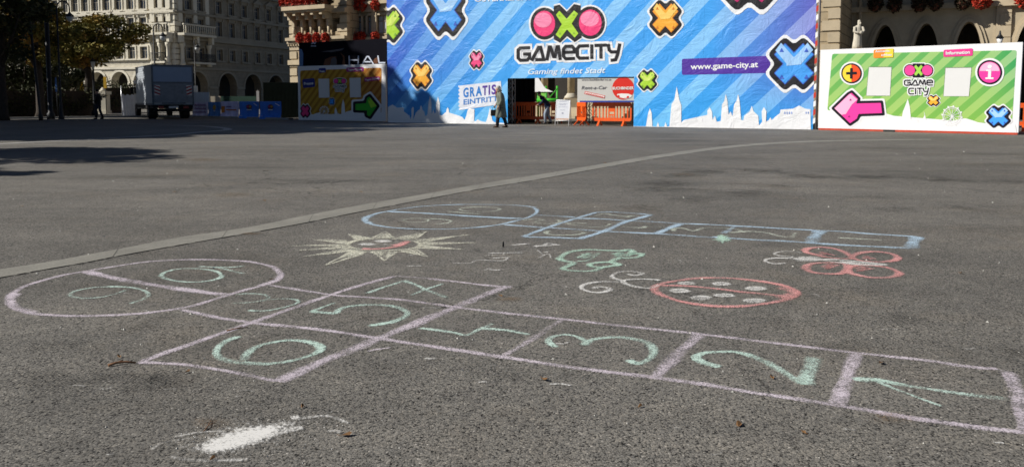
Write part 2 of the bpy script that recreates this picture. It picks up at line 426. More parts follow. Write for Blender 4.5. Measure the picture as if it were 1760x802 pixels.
def chalk(name, col, dens=0.0, patchy=0.12, dust=1.15):
    """chalk rubbed on the stone peaks; UV v runs across the stroke"""
    key = 'chalk_'+name
    if key in MATS: return MATS[key]
    m, nt, b = newmat(key); b.inputs['Base Color'].default_value = (*col, 1); b.inputs['Roughness'].default_value = 0.95; b.inputs['Specular IOR Level'].default_value = 0.05
    vec, h, rnd, dist = stone_height(nt)
    uv = N(nt, 'ShaderNodeUVMap'); sx = N(nt, 'ShaderNodeSeparateXYZ'); L(nt, uv.outputs['UV'], sx.inputs[0])
    e = math_(nt, 'ABSOLUTE', math_(nt, 'SUBTRACT', sx.outputs['Y'], 0.5))            # 0 centre .. 0.5 edge
    prof = math_(nt, 'SUBTRACT', 1.0, math_(nt, 'POWER', math_(nt, 'MULTIPLY', e, 2.0), 2.2))
    lo = N(nt, 'ShaderNodeTexNoise', i_Scale=9.0, i_Detail=4.0, i_Roughness=0.7); L(nt, vec, lo.inputs['Vector'])
    fine = N(nt, 'ShaderNodeTexNoise', i_Scale=220.0, i_Detail=3.0, i_Roughness=0.7); L(nt, vec, fine.inputs['Vector'])
    a = math_(nt, 'ADD', h, math_(nt, 'MULTIPLY', prof, 0.34))
    a = math_(nt, 'ADD', a, math_(nt, 'MULTIPLY', math_(nt, 'SUBTRACT', lo.outputs['Fac'], 0.5), patchy*4))
    a = math_(nt, 'ADD', a, math_(nt, 'MULTIPLY', math_(nt, 'SUBTRACT', fine.outputs['Fac'], 0.5), 0.35))
    a = math_(nt, 'ADD', a, math_(nt, 'SUBTRACT', sx.outputs['X'], 0.5))               # UV u carries pressure
    a = math_(nt, 'MULTIPLY', math_(nt, 'SUBTRACT', a, 0.78-dens), 2.2, clamp=True)
    a = math_(nt, 'MULTIPLY', a, math_(nt, 'MULTIPLY', prof, 3.0, clamp=True))
    pw_ = math_(nt, 'ADD', math_(nt, 'SUBTRACT', sx.outputs['X'], 0.5), 0.30+dens, clamp=True)
    du = math_(nt, 'MULTIPLY', math_(nt, 'MULTIPLY', prof, pw_, clamp=True), math_(nt, 'MULTIPLY', lo.outputs['Fac'], dust))
    a = math_(nt, 'MAXIMUM', a, du)
    a = math_(nt, 'MULTIPLY', a, 0.88)
    tr = N(nt, 'ShaderNodeBsdfTransparent'); mx = N(nt, 'ShaderNodeMixShader')
    L(nt, a, mx.inputs[0]); L(nt, tr.outputs[0], mx.inputs[1]); L(nt, b.outputs[0], mx.inputs[2])
    L(nt, mx.outputs[0], nt.nodes['Material Output'].inputs['Surface'])
    MATS[key] = m; return m
ASPH = asphalt()
me = bpy.data.meshes.new('ground'); S_ = 700
me.from_pydata([(-S_, -60, 0), (S_, -60, 0), (S_, 900, 0), (-S_, 900, 0)], [], [(0, 1, 2, 3)]); me.materials.append(ASPH)
g = bpy.data.objects.new('ground', me); COL.objects.link(g); tag(g, kind='structure')

CH_K = [0]
class Chalk:
    """one or several chalk strokes as a sheet on the ground, points in photo pixels, widths in metres"""
    def __init__(s): s.v = []; s.f = []; s.uv = []
    def stroke(s, pts, w=0.03, p=0.0, closed=False, smooth=True, jit=0.004, passes=1, taper=0.0):
        for ps in range(passes):
            W = [G(*q) for q in pts]; q = [(v.x, v.y) for v in W]
            C_ = catmull(q, 8, closed) if (smooth and len(q) > 2) else [Vector(q[i]).lerp(Vector(q[i+1]), k/6) for i in range(len(q)-1) for k in range(6)]+[Vector(q[-1])]
            # resample finely and let the hand wobble
            off = Vector((random.gauss(0, jit*1.2), random.gauss(0, jit*1.2))) if passes > 1 else Vector((0, 0))
            ph = random.random()*9
            z = 0.0015 + CH_K[0]*0.000012; CH_K[0] += 1
            i0 = len(s.v); n = len(C_); Lacc = 0
            for i, c in enumerate(C_):
                t = (C_[min(i+1, n-1)]-C_[max(i-1, 0)])
                if t.length < 1e-8: t = Vector((1, 0))
                t.normalize(); nn = Vector((-t.y, t.x))
                if i: Lacc += (c-C_[i-1]).length
                wob = jit*0.7*math.sin(Lacc*9+ph)+jit*0.4*math.sin(Lacc*23+ph*2)
                u = i/(n-1); ww = w*(1+0.18*math.sin(Lacc*13+ph))
                if taper: ww *= max(0.15, 1-taper*u)
                c2 = c+off+nn*wob
                a = c2+nn*ww*0.74; b = c2-nn*ww*0.74
                s.v += [(a.x, a.y, z), (b.x, b.y, z)]
                pr = 0.5+p+0.09*math.sin(Lacc*6+ph)+0.05*math.sin(Lacc*17+2*ph) - (0.18 if (i == 0 or i == n-1) and not closed else 0)
                s.uv += [(pr, 0.0), (pr, 1.0)]
            for i in range(n-1): s.f.append((i0+2*i, i0+2*i+1, i0+2*i+3, i0+2*i+2))
        return s
    def blob(s, cx, cy, rx, ry, p=0.0, rot=0, n=18):
        """a filled rubbed patch: fan with the profile fading to the rim"""
        i0 = len(s.v); c = G(cx, cy); z = 0.0015 + CH_K[0]*0.000012; CH_K[0] += 1
        s.v.append((c.x, c.y, z)); s.uv.append((0.5+p, 0.5))
        for k, q in enumerate(ell(cx, cy, rx, ry, n, rot=rot)[:-1]):
            a = G(*q); rr = 1+random.uniform(-0.1, 0.1); a = c+(a-c)*rr
            s.v.append((a.x, a.y, z)); s.uv.append((0.5+p, 1.0))
        for k in range(n): s.f.append((i0, i0+1+k, i0+1+(k+1) % n))
        return s
    def build(s, name, m, parent=None, label=None):
        org = parent_world(parent) if parent is not None else Vector((0, 0, 0))
        me = bpy.data.meshes.new(name); me.from_pydata([tuple(Vector(v)-org) for v in s.v], [], s.f); me.materials.append(m)
        ul = me.uv_layers.new(name='UVMap')
        for lp in me.loops: ul.data[lp.index].uv = s.uv[lp.vertex_index]
        o = bpy.data.objects.new(name, me); COL.objects.link(o)
        if parent is not None: o.parent = parent
        if label: o['label'] = label
        return o
def cv(pts, ox, oy, k): return [(ox+x*k, oy+y*k) for x, y in pts]
c1 = lambda p: cv(p, 0, 430, .4637)
c5 = lambda p: cv(p, 400, 450, .28686)
c6 = lambda p: cv(p, 850, 520, .25568)
c7 = lambda p: cv(p, 1200, 550, .31818)
d2 = lambda p: cv(p, 500, 330, .22727)
d3 = lambda p: cv(p, 840, 340, .23697)
d4 = lambda p: cv(p, 1200, 360, .25)
LILAC = chalk('lilac', (0.68, 0.61, 0.68), 0.0, .22); MINT = chalk('mint', (0.61, 0.78, 0.71), 0.01, .22)
BLUE = chalk('blue', (0.52, 0.67, 0.81), 0.03, .17); PALE = chalk('pale', (0.70, 0.76, 0.66), 0.0)
CREAM = chalk('cream', (0.80, 0.79, 0.66), -0.04, .18); PINK = chalk('pink', (0.80, 0.40, 0.39), -0.01, .18)
WHITE = chalk('white', (0.80, 0.79, 0.77), 0.04); GREENC = chalk('green', (0.56, 0.78, 0.66), 0.0)

# ---- lilac hopscotch
h1 = thing('chalk_hopscotch', 'large lilac chalk hopscotch court with mint green digits nearest the camera', 'chalk drawing', G(700, 580))
c = Chalk()
c.stroke(c1([(1045, 90), (1015, 62), (940, 45), (860, 38), (700, 35), (560, 42), (440, 58), (330, 76), (240, 92), (150, 115), (80, 140), (45, 165), (38, 190), (60, 215), (120, 233), (220, 242), (330, 243), (450, 239), (560, 231), (650, 219), (740, 200), (830, 172), (920, 145), (1000, 124), (1035, 106), (1047, 86)]), 0.035, 0.02, passes=2)
c.stroke(c1([(60, 160), (42, 185), (70, 215), (130, 232)]), 0.045, 0.05)
c.stroke(c1([(1047, 86), (1020, 112), (960, 132)]), 0.045, 0.06)
c.build('outer_loop', LILAC, h1)
c = Chalk(); c.stroke(c1([(315, 78), (430, 103), (560, 127), (700, 147), (840, 165)]), 0.055, 0.06, passes=2); c.build('dividing_line', LILAC, h1)
c = Chalk()
for pts, w_, p_, n_ in [
    ([(463.7, 490), (570, 506.5), (680, 514), (770, 526), (850, 536), (967.6, 548.6), (1090, 562), (1203, 574), (1330, 589), (1467, 605.7), (1580, 618), (1677, 631), (1715, 634)], 0.030, 0.02, 2),
    ([(310.5, 532), (370, 545), (431, 554.3), (540, 565), (649.5, 581.4), (760, 598), (859, 613), (993, 632.5), (1123, 648.6), (1200, 659), (1311, 677), (1442, 697), (1613, 725), (1765, 744)], 0.032, 0.04, 2),
    ([(236.5, 622.5), (330, 590), (431, 554), (500, 530), (568, 506), (630, 487), (681, 474)], 0.036, 0.02, 2),
    ([(681, 474), (730, 478), (790, 485), (865, 493)], 0.034, 0.03, 1),
    ([(870, 491), (781.5, 527.5), (715, 555), (649.5, 580.5), (560, 618), (477.5, 655)], 0.05, 0.03, 2),
    ([(236.5, 622.5), (297, 625), (343, 629.5), (410, 641), (473, 655)], 0.026, 0.0, 2),
    ([(967.6, 548.6), (915, 582), (865, 612)], 0.034, -0.02, 1),
    ([(1203, 573.7), (1160, 613), (1123, 648)], 0.05, 0.0, 2),
    ([(1472, 606), (1456, 645), (1440, 696)], 0.045, 0.02, 2), ([(1452, 670), (1424, 696)], 0.03, 0.0, 1),
    ([(1728, 639), (1744, 668), (1752, 700), (1760, 742)], 0.04, 0.02, 2), ([(1715, 636), (1742, 640)], 0.02, -0.1, 1),
    ([(632, 604), (655, 600), (672, 597)], 0.012, 0.0, 1), ([(640, 601), (658, 599)], 0.012, -0.05, 1)]:
    c.stroke(pts, w_, p_, passes=n_)
c.build('court_lines', LILAC, h1)
def digit(paths, m, parent, w_=0.024, p_=0.0, passes=1):
    c = Chalk()
    for q in paths:
        ww = w_; pp = p_
        if isinstance(q, tuple) and isinstance(q[0], list): q, ww, pp = q
        c.stroke(q, ww, pp, passes=passes)
    return c.build('digit', m, parent)
digit([([(1467, 652.5), (1505, 652.5), (1550, 661), (1614, 671), (1734, 686)], 0.032, 0.05), ([(1500, 652), (1537, 668), (1575, 682), (1620, 698)], 0.02, 0.02), ([(1480, 655), (1520, 655), (1560, 664)], 0.025, 0.0)], MINT, h1)
digit([([(1238, 631), (1212, 624), (1199, 617), (1200, 611), (1215, 606.5), (1236, 605), (1262, 604.5), (1289, 610.5), (1318, 623), (1343, 637.5), (1369, 655), (1383, 661)], 0.032, 0.03), ([(1383, 661), (1388, 639), (1399, 613.6)], 0.05, 0.04)], MINT, h1, passes=2)
digit([([(955, 596), (942, 587), (944.6, 580), (960, 575.7), (975, 575), (993, 579), (1005, 586)], 0.026, 0), ([(1001, 593), (1016, 584), (1039, 580), (1067, 579), (1093, 583), (1113, 590), (1122, 602), (1116, 614.6), (1095.5, 624), (1077.6, 618.4)], 0.034, 0.03)], MINT, h1, passes=2)
digit([([(720, 564), (773, 570.5), (801.6, 576), (821.7, 566), (847.5, 556)], 0.026, 0.03), ([(830, 565), (850, 566), (876, 568.6), (909, 575)], 0.028, 0.04)], MINT, h1)
digit([(c5([(620, 245), (540, 272), (470, 298)]), 0.02, -0.02), (c5([(470, 298), (560, 305), (620, 308), (650, 280), (730, 262), (850, 258), (970, 268), (1040, 300), (1030, 330), (960, 360), (820, 385)]), 0.032, 0.02)], MINT, h1, passes=2)
digit([(c1([(885, 318), (835, 338), (808, 362), (812, 388), (850, 408), (930, 417), (1010, 418), (1100, 405), (1170, 380), (1188, 358), (1150, 340), (1090, 333), (1030, 337), (960, 352), (920, 378), (902, 408)]), 0.03, 0.03)], MINT, h1, passes=2)
digit([(c5([(805, 188), (910, 150), (1020, 114)]), 0.028, 0.03), (c5([(1020, 112), (1100, 140), (1180, 175), (1285, 215)]), 0.03, 0.04), (c5([(1065, 200), (1160, 165), (1265, 130)]), 0.022, 0.02)], MINT, h1)
digit([(c5([(0, 247), (100, 243), (190, 228), (212, 208), (170, 194), (90, 190), (20, 195)]), 0.022, -0.0), (c5([(90, 292), (180, 295), (300, 275), (380, 250), (385, 232), (330, 222), (230, 226), (180, 234)]), 0.022, -0.0)], MINT, h1)
digit([(c1(ell(710, 93, 112, 25, 16)), 0.026, 0.02), (c1([(595, 98), (610, 82), (640, 75)]), 0.03, 0.04), (c1([(735, 60), (820, 67), (905, 88)]), 0.028, 0.03), (c1([(790, 62), (850, 64), (910, 58)]), 0.022, 0.0)], MINT, h1)
digit([(c1([(430, 135), (350, 138), (280, 152), (262, 168), (300, 178), (370, 175), (430, 162), (466, 148)]), 0.024, 0.01), (c1([(400, 135), (480, 138), (535, 150), (553, 165), (530, 182), (480, 198)]), 0.024, 0.01)], MINT, h1)

# ---- blue hopscotch
h2 = thing('chalk_hopscotch', 'pale blue chalk hopscotch court with faint yellow digits behind the sun drawing', 'chalk drawing', G(1050, 390))
c = Chalk()
c.stroke(d2([(1860, 118), (1760, 105), (1620, 97), (1400, 94), (1200, 97), (1000, 108), (850, 126), (740, 145), (650, 162), (580, 185), (558, 208), (580, 233), (660, 254), (780, 270), (940, 279), (1120, 281), (1300, 275), (1480, 260), (1600, 243), (1700, 218), (1800, 190), (1850, 165), (1862, 140), (1840, 122)]), 0.035, 0.02, passes=2)
c.stroke(d2([(650, 165), (580, 188), (560, 212), (600, 240)]), 0.06, 0.02); c.build('outer_loop', BLUE, h2)
c = Chalk(); c.stroke(d2([(735, 148), (960, 158), (1200, 172), (1450, 188), (1740, 200)]), 0.06, 0.06, passes=2); c.stroke([(838, 374), (897, 377)], 0.04, 0); c.build('dividing_line', BLUE, h2)
c = Chalk()
for pts, w_, p_, n_ in [
    (d3([(345, 125), (490, 132), (630, 142)]), .055, .03, 1), (d3([(110, 195), (260, 206), (430, 218)]), .055, .03, 1),
    (d3([(780, 105), (630, 150), (430, 215), (245, 283)]), .04, .03, 2), (d3([(780, 105), (900, 103), (1040, 112), (1180, 124)]), .055, .03, 1),
    (d3([(1180, 122), (980, 180), (830, 245), (650, 298)]), .05, .05, 2), (d3([(245, 283), (450, 288), (650, 296)]), .05, .03, 2),
    (d3([(630, 150), (800, 153), (1000, 165), (1200, 175), (1390, 187), (1600, 194), (1850, 209)]), .055, .04, 1),
    (d3([(430, 218), (620, 228), (830, 243), (1020, 252), (1210, 260), (1430, 275), (1640, 290)]), .055, .04, 1),
    (d4([(200, 109), (400, 121), (800, 143), (1000, 152), (1200, 168), (1500, 186)]), .05, .04, 2),
    (d4([(100, 190), (300, 203), (450, 212), (600, 218), (780, 231), (1100, 250), (1490, 268)]), .05, .05, 2),
    (d3([(1390, 187), (1300, 222), (1210, 262)]), .055, .05, 2), (d4([(260, 115), (170, 165)]), .045, .0, 1),
    (d4([(840, 145), (805, 190), (780, 232)]), .085, -.03, 2), (d4([(1500, 186), (1480, 225), (1465, 268)]), .08, -.03, 2)]:
    c.stroke(pts, w_, p_, passes=n_)
c.build('court_lines', BLUE, h2)
for paths in [[d4([(960, 195), (1110, 203), (1270, 212)])], [d4([(300, 158), (340, 152), (450, 158), (560, 182), (640, 190), (670, 160)])],
              [d3([(1345, 242), (1345, 224), (1410, 222), (1480, 240), (1560, 219), (1660, 219), (1790, 228), (1830, 240), (1800, 250), (1740, 252)])],
              [d3([(955, 208), (1110, 218), (1140, 205)]), d3([(1110, 207), (1290, 212)])],
              [d3([(720, 185), (570, 185), (640, 200), (720, 210), (800, 212), (860, 205), (880, 188)])],
              [d3([(440, 238), (410, 252), (440, 266), (520, 271), (600, 270), (680, 260), (680, 248), (600, 243)])],
              [d3([(765, 135), (830, 115), (900, 125), (1030, 142)]), d3([(930, 137), (1060, 132)])],
              [d3([(240, 165), (320, 155), (400, 162), (330, 178), (440, 190), (520, 176), (500, 162)])],
              [d2(ell(945, 215, 95, 15, 16)), d2([(1040, 202), (1150, 208), (1210, 222), (1170, 238), (1090, 243)])],
              [d2(ell(1430, 132, 150, 18, 16)), d2([(1180, 148), (1300, 158), (1440, 168)])]]:
    digit([(q, 0.038, -0.03) for q in paths], PALE, h2)

# ---- sun
s_ = thing('chalk_sun', 'cream chalk sun with long spiky rays and a pink smiling mouth', 'chalk drawing', G(660, 425))
c = Chalk(); c.stroke(d2(ell(705, 398, 275, 46, 24)[:-1]), 0.038, 0.03, closed=True, passes=2); c.build('face_ring', CREAM, s_)
c = Chalk()
for tip, a, b in [((150, 358), (430, 368), (455, 395)), ((0, 408), (420, 395), (430, 410)), ((40, 443), (430, 410), (450, 425)), ((90, 490), (450, 425), (520, 442)),
                  ((260, 555), (480, 440), (600, 452)), ((715, 520), (610, 450), (800, 450)), ((1045, 492), (830, 448), (940, 432)), ((1315, 436), (930, 425), (980, 405)),
                  ((1405, 382), (975, 408), (985, 385)), ((1350, 322), (975, 385), (940, 365)), ((1030, 298), (930, 362), (800, 350)), ((708, 298), (780, 348), (620, 350)), ((440, 318), (600, 352), (490, 370))]:
    for e in (a, b):
        c.stroke(d2([e, ((e[0]+tip[0])/2, (e[1]+tip[1])/2), tip]), 0.034, 0.05, taper=0.55)
    for k in range(3):
        f = (k+1)/4; m_ = (a[0]*(1-f)+b[0]*f, a[1]*(1-f)+b[1]*f)
        g_ = random.uniform(.45, .85); t_ = (m_[0]+(tip[0]-m_[0])*g_, m_[1]+(tip[1]-m_[1])*g_)
        c.stroke(d2([m_, t_]), 0.04, 0.04, taper=0.6)
c.build('rays', CREAM, s_)
c = Chalk(); c.blob(*d2([(580, 397)])[0], 17, 2.6, 0.16); c.blob(*d2([(697, 373)])[0], 17, 2.6, 0.16); c.blob(*d2([(715, 398)])[0], 5, 1, -0.03); c.build('eyes', WHITE, s_)
c = Chalk()
c.stroke(d2([(545, 430), (620, 432), (700, 428), (780, 418), (840, 402), (885, 378)]), 0.04, 0.12, passes=2); c.stroke(d2([(780, 410), (845, 392), (885, 372)]), 0.055, 0.1); c.build('mouth', PINK, s_)
# ---- ladybird
b_ = thing('chalk_ladybird', 'red chalk ladybird with white spots and curled white feelers', 'chalk drawing', G(1240, 505))
c = Chalk(); c.stroke([(1124, 494), (1140, 487), (1175, 481), (1212, 478), (1262, 479), (1310, 484), (1345, 491), (1366, 499), (1368, 507), (1345, 516), (1310, 523), (1262, 527), (1212, 525), (1170, 518), (1138, 508), (1125, 500)], 0.038, 0.06, closed=True, passes=2)
c.stroke([(1133, 491), (1180, 492), (1240, 497.5), (1275, 502), (1340, 509), (1362, 512)], 0.032, 0.04, passes=2); c.stroke([(1344, 494), (1364, 503), (1340, 513)], 0.07, 0.03); c.build('body_outline', PINK, b_)
for x, y, rx, ry in [(1180, 487, 17, 3.4), (1240, 488, 17, 3.6), (1299, 496, 20, 4.6), (1168, 500, 18, 4.4), (1245, 508, 20, 3.6), (1205, 512.5, 19, 4.8), (1297, 517.5, 22, 4.4)]:
    c = Chalk(); c.blob(x, y, rx, ry, 0.0); c.stroke(ell(x, y, rx*.7, ry*.6, 10), 0.03, 0.03); c.build('spot', WHITE, b_)
c = Chalk()
c.stroke(d3([(1240, 632), (1200, 650), (1140, 657), (1040, 640), (980, 615), (1000, 598), (1100, 592), (1200, 594), (1245, 600)]), 0.03, 0.04)
c.stroke(d3([(980, 604), (920, 590), (892, 567), (930, 543), (1020, 535), (1100, 545), (1105, 556), (1060, 565), (1010, 554)]), 0.03, 0.04)
c.stroke(d3([(980, 622), (930, 612), (850, 610), (760, 615), (690, 632), (668, 655), (720, 680), (800, 688), (870, 672), (865, 657), (800, 648), (750, 660)]), 0.03, 0.05)
c.build('feelers', WHITE, b_)
# ---- butterfly
f_ = thing('chalk_butterfly', 'pink chalk butterfly with a white body beside the blue hopscotch', 'chalk drawing', G(1465, 452))
for q, sc_ in [([(730, 285), (760, 268), (850, 262), (950, 275), (1020, 305), (1045, 338), (960, 338), (880, 330), (800, 312), (745, 298)], [(820, 305), (900, 312), (840, 295), (950, 320)]),
          ([(1060, 322), (1120, 300), (1220, 292), (1320, 305), (1375, 332), (1350, 352), (1250, 362), (1130, 355), (1070, 340)], [(1120, 335), (1180, 342), (1150, 322), (1220, 345)]),
          ([(860, 368), (780, 375), (735, 398), (770, 430), (880, 443), (980, 440), (1030, 400), (1015, 376), (950, 368)], [(850, 400), (910, 378), (880, 410), (960, 380)]),
          ([(1050, 395), (1150, 385), (1300, 400), (1388, 440), (1330, 465), (1200, 470), (1080, 450), (1030, 425)], [(1080, 410), (1150, 400), (1100, 425), (1200, 405)])]:
    c = Chalk(); c.stroke(d4(q), 0.042, 0.04, closed=True, passes=2); c.stroke(d4(sc_), 0.035, -0.04); c.build('wing', PINK, f_)
c = Chalk(); c.blob(*d4([(755, 342)])[0], 28, 5, 0.06); c.stroke(d4([(650, 340), (760, 345), (860, 348)]), 0.06, 0.08)
c.stroke(d4([(850, 348), (950, 347), (1080, 358), (1200, 368), (1310, 382)]), 0.035, 0.05); c.stroke(d4([(870, 352), (950, 365), (1080, 380), (1200, 386), (1300, 384)]), 0.03, 0.03)
c.stroke(d4([(1040, 360), (1035, 375)]), 0.09, 0.04); c.stroke(d4([(1140, 366), (1135, 382)]), 0.09, 0.04); c.stroke(d4([(1220, 372), (1215, 386)]), 0.09, 0.04); c.build('body', WHITE, f_)
c = Chalk(); c.stroke(d4([(660, 330), (560, 320), (525, 305), (570, 291), (650, 291), (710, 302)]), 0.028, 0.0); c.stroke(d4([(650, 338), (540, 335), (470, 345), (462, 358), (520, 374), (600, 370)]), 0.03, 0.02); c.build('feelers', WHITE, f_)
# ---- green tortoise-like outline
c = Chalk()
for q, w_, p_ in [([(515, 442), (560, 405), (640, 385), (740, 378), (850, 383), (970, 385), (1020, 378), (1050, 395), (1042, 404), (1110, 408), (1085, 430), (1000, 438), (950, 436), (900, 460), (885, 472)], .045, .03),
              ([(515, 440), (545, 458), (620, 470), (600, 490), (548, 515), (620, 530), (760, 532), (820, 512), (870, 500), (950, 488), (920, 475), (850, 468), (770, 475), (740, 485), (760, 500), (820, 505)], .04, .02),
              ([(640, 440), (730, 402), (690, 440), (800, 400), (720, 455), (640, 462)], .03, -.05), ([(900, 412), (960, 400), (930, 425), (1040, 402), (990, 428)], .04, -.03), ([(660, 412), (740, 408)], .03, -.05), ([(1110, 408), (1140, 402)], .02, -.08)]:
    c.stroke(d3(q), w_, p_, passes=2 if w_ > .03 else 1)
o = c.build('chalk_tortoise', GREENC); rebase(o, G(1030, 447)); tag(o, 'mint green chalk outline of a tortoise beside the white feelers', 'chalk drawing')
c = Chalk(); c.blob(1243, 411, 14, 6, 0.12); c.blob(1240, 408, 9, 5, 0.15)
for k in range(11):
    a = k*0.571; c.stroke([(1243, 411), (1243+24*math.cos(a)*random.uniform(.6, 1), 411+8.5*math.sin(a)*random.uniform(.7, 1))], 0.03, 0.03, taper=.6)
o = c.build('chalk_splat', GREENC); rebase(o, G(1243, 411)); tag(o, 'small green rubbed chalk star on the blue hopscotch line', 'chalk mark')
# ---- white powder heap mark and stray marks
c = Chalk()
rp = random.Random(5); NX, NY = 70, 34; zz_ = .0015+CH_K[0]*.000012; CH_K[0] += 1
gp_ = [[G(270+290*a/NX, 702+92*b_/NY) for a in range(NX+1)] for b_ in range(NY+1)]; i0 = len(c.v)
lobes = [(405, 759, 50, 13, .50), (440, 746, 42, 11, .42), (380, 768, 34, 9, .42), (470, 737, 40, 8, .28), (405, 757, 95, 20, .20), (350, 771, 30, 6, .15), (500, 729, 26, 4, .16), (420, 742, 60, 14, .16)]
for b_ in range(NY+1):
    for a in range(NX+1):
        x, y = 270+290*a/NX, 702+92*b_/NY; pv = -.55
        for lx, ly, sx_, sy_, am in lobes:
            dx, dy = x-lx, y-(ly-(x-lx)*.14); pv += am*math.exp(-(dx/sx_)**2-(dy/sy_)**2)*1.15
        pv += rp.uniform(-.22, .22); q = gp_[b_][a]; c.v.append((q.x, q.y, zz_)); c.uv.append((.5+min(pv, .34), .5))
for b_ in range(NY):
    for a in range(NX): k = i0+b_*(NX+1)+a; c.f.append((k, k+1, k+NX+2, k+NX+1))
for q, w_, p_ in [([(520, 735), (490, 742), (455, 752)], .03, .02), ([(505, 722), (560, 716), (600, 728)], .02, -.1), ([(300, 752), (345, 744), (390, 742)], .014, -.14), ([(258, 775), (280, 762), (330, 752)], .014, -.14), ([(430, 790), (340, 792), (290, 785)], .02, -.2), ([(500, 720), (515, 717)], .03, .05)]:
    c.stroke(q, w_, p_)
o = c.build('chalk_powder', WHITE); rebase(o, G(410, 757)); tag(o, 'patch of white rubbed chalk powder in front, left of centre', 'chalk mark')
c = Chalk()
for q, w_, p_ in [(d3([(165, 347), (230, 340), (300, 333)]), .04, .04), (d3([(325, 357), (400, 346), (430, 332), (510, 347)]), .04, .06), (d3([(330, 350), (420, 350), (510, 342)]), .03, .02),
              (d3([(0, 405), (120, 402), (250, 400)]), .02, -.02), (d3([(30, 440), (100, 436), (150, 437)]), .03, -.04), (d3([(400, 397), (435, 397)]), .04, .05), (d3([(0, 522), (90, 525)]), .02, -.02),
              (d3([(350, 380), (400, 420), (360, 440), (430, 410), (450, 440)]), .015, -.06), (d2([(1220, 540), (1350, 540), (1410, 518), (1600, 522), (1650, 495)]), .02, -.0), (d2([(1470, 480), (1600, 478)]), .02, .0), (d2([(1480, 465), (1760, 460)]), .018, -.03),
              (d2([(1460, 595), (1500, 580), (1520, 595), (1590, 590)]), .02, 0), (d2([(870, 565), (1000, 560)]), .02, -.08)]:
    c.stroke(q, w_, p_)
o = c.build('chalk_scribble', WHITE); rebase(o, G(870, 440)); tag(o, 'faint white chalk scribbles between the sun and the green tortoise', 'chalk mark')
c = Chalk()
for k in range(48):
    x = random.uniform(30, 1730); y = random.uniform(330, 790)
    l = random.uniform(4, 26)*(1 if random.random() < .8 else 2); c.stroke([(x, y), (x+l/2, y+random.uniform(-2, 2)), (x+l, y+random.uniform(-3, 3))], random.uniform(.006, .016), random.uniform(-.26, -.08), jit=.004)
o = c.build('chalk_dust', WHITE); tag(o, 'faint smears of white chalk dust scattered over the asphalt', 'chalk dust', kind='stuff')

# ------------------------------------------------------------------ stone gutter strip and kerb lines
def strip_mat(name, col):
    m, nt, b = newmat(name); geo = N(nt, 'ShaderNodeNewGeometry')
    n1 = N(nt, 'ShaderNodeTexNoise', i_Scale=1.6, i_Detail=8.0, i_Roughness=0.7); n2 = N(nt, 'ShaderNodeTexNoise', i_Scale=90.0, i_Detail=3.0)
    L(nt, geo.outputs['Position'], n1.inputs['Vector']); L(nt, geo.outputs['Position'], n2.inputs['Vector'])
    cc = ramp(nt, n1.outputs['Fac'], [(0.3, tuple(v*.72 for v in col)), (0.7, tuple(v*1.15 for v in col))])
    cc = mixc(nt, 1.0, cc, ramp(nt, n2.outputs['Fac'], [(0.3, (.75, .75, .75)), (.7, (1.2, 1.2, 1.2))]), 'MULTIPLY')
    L(nt, cc, b.inputs['Base Color']); b.inputs['Roughness'].default_value = .8
    bp = N(nt, 'ShaderNodeBump', i_Strength=.4, i_Distance=.003); L(nt, n2.outputs['Fac'], bp.inputs['Height']); L(nt, bp.outputs['Normal'], b.inputs['Normal'])
    return m
STRIP = strip_mat('gutter_stone', (0.255, 0.245, 0.215)); DARK = M('crack', (0.012, 0.011, 0.010), .95)
lower = [(-60, 488), (0, 477.5), (75, 464), (150, 451), (200, 441), (300, 423), (415, 403), (520, 384), (620, 364), (720, 345), (820, 326), (940, 306), (1070, 282.5), (1170, 266), (1270, 253), (1370, 245.5), (1465, 242.6), (1600, 240.5)]
upper = [(-60, 473), (0, 463), (90, 449), (160, 436), (210, 427), (308, 408), (425, 391), (528, 370), (628, 351), (728, 334), (828, 316), (946, 297), (1076, 275), (1176, 259.8), (1276, 248.6), (1374, 242.6), (1465, 240.8), (1600, 239.2)]
lo = catmull([tuple(G(*p))[:2] for p in lower], 10); up = catmull([tuple(G(*p))[:2] for p in upper], 10)
mb = MB(); mb.mat(STRIP)
acc = 0
for i in range(len(lo)-1): mb.face([(*lo[i], .003), (*lo[i+1], .003), (*up[i+1], .003), (*up[i], .003)])
mb.mat(DARK); last = 0
for i in range(len(lo)-1):
    a, b = lo[i], lo[i+1]; t = (b-a).normalized(); nn = Vector((-t.y, t.x)); 
    if (i*7) % 23 < 19: 
        w0 = .006+.004*math.sin(i*.9); w1 = .006+.004*math.sin((i+1)*.9)
        mb.face([(*(a-nn*w0), .0045), (*(b-nn*w1), .0045), (*(b+nn*.004), .0045), (*(a+nn*.004), .0045)])
    acc += (b-a).length
    if acc-last > 1.0:
        last = acc; q = up[i]; mb.face([(*a, .0048), (*(a+t*.004), .0048), (*(q+t*.004), .0048), (*q, .0048)])
o = mb.build('gutter_strip'); tag(o, kind='structure')
KERB = strip_mat('kerb_stone', (0.34, 0.33, 0.31))
def ground_line(name, pts, w_, m, h=.003):
    c = catmull([tuple(G(*p))[:2] for p in pts], 8); mb = MB(); mb.mat(m)
    rings = []
    for i, p in enumerate(c):
        t = (c[min(i+1, len(c)-1)]-c[max(i-1, 0)]).normalized(); nn = Vector((-t.y, t.x))
        rings.append([(*(p-nn*w_/2), 0.0), (*(p-nn*w_/2), h), (*(p+nn*w_/2), h), (*(p+nn*w_/2), 0.0)])
    mb.grid(rings, closed=False); o = mb.build(name); tag(o, kind='structure'); return o
ground_line('kerb_line', [(-80, 252), (0, 247.5), (72, 243.5), (143, 240), (244, 234.5), (304, 231), (340, 227.5), (384, 224), (391, 221.5), (370, 218.5), (344, 216.6), (300, 215.5)], .30, KERB, .004)
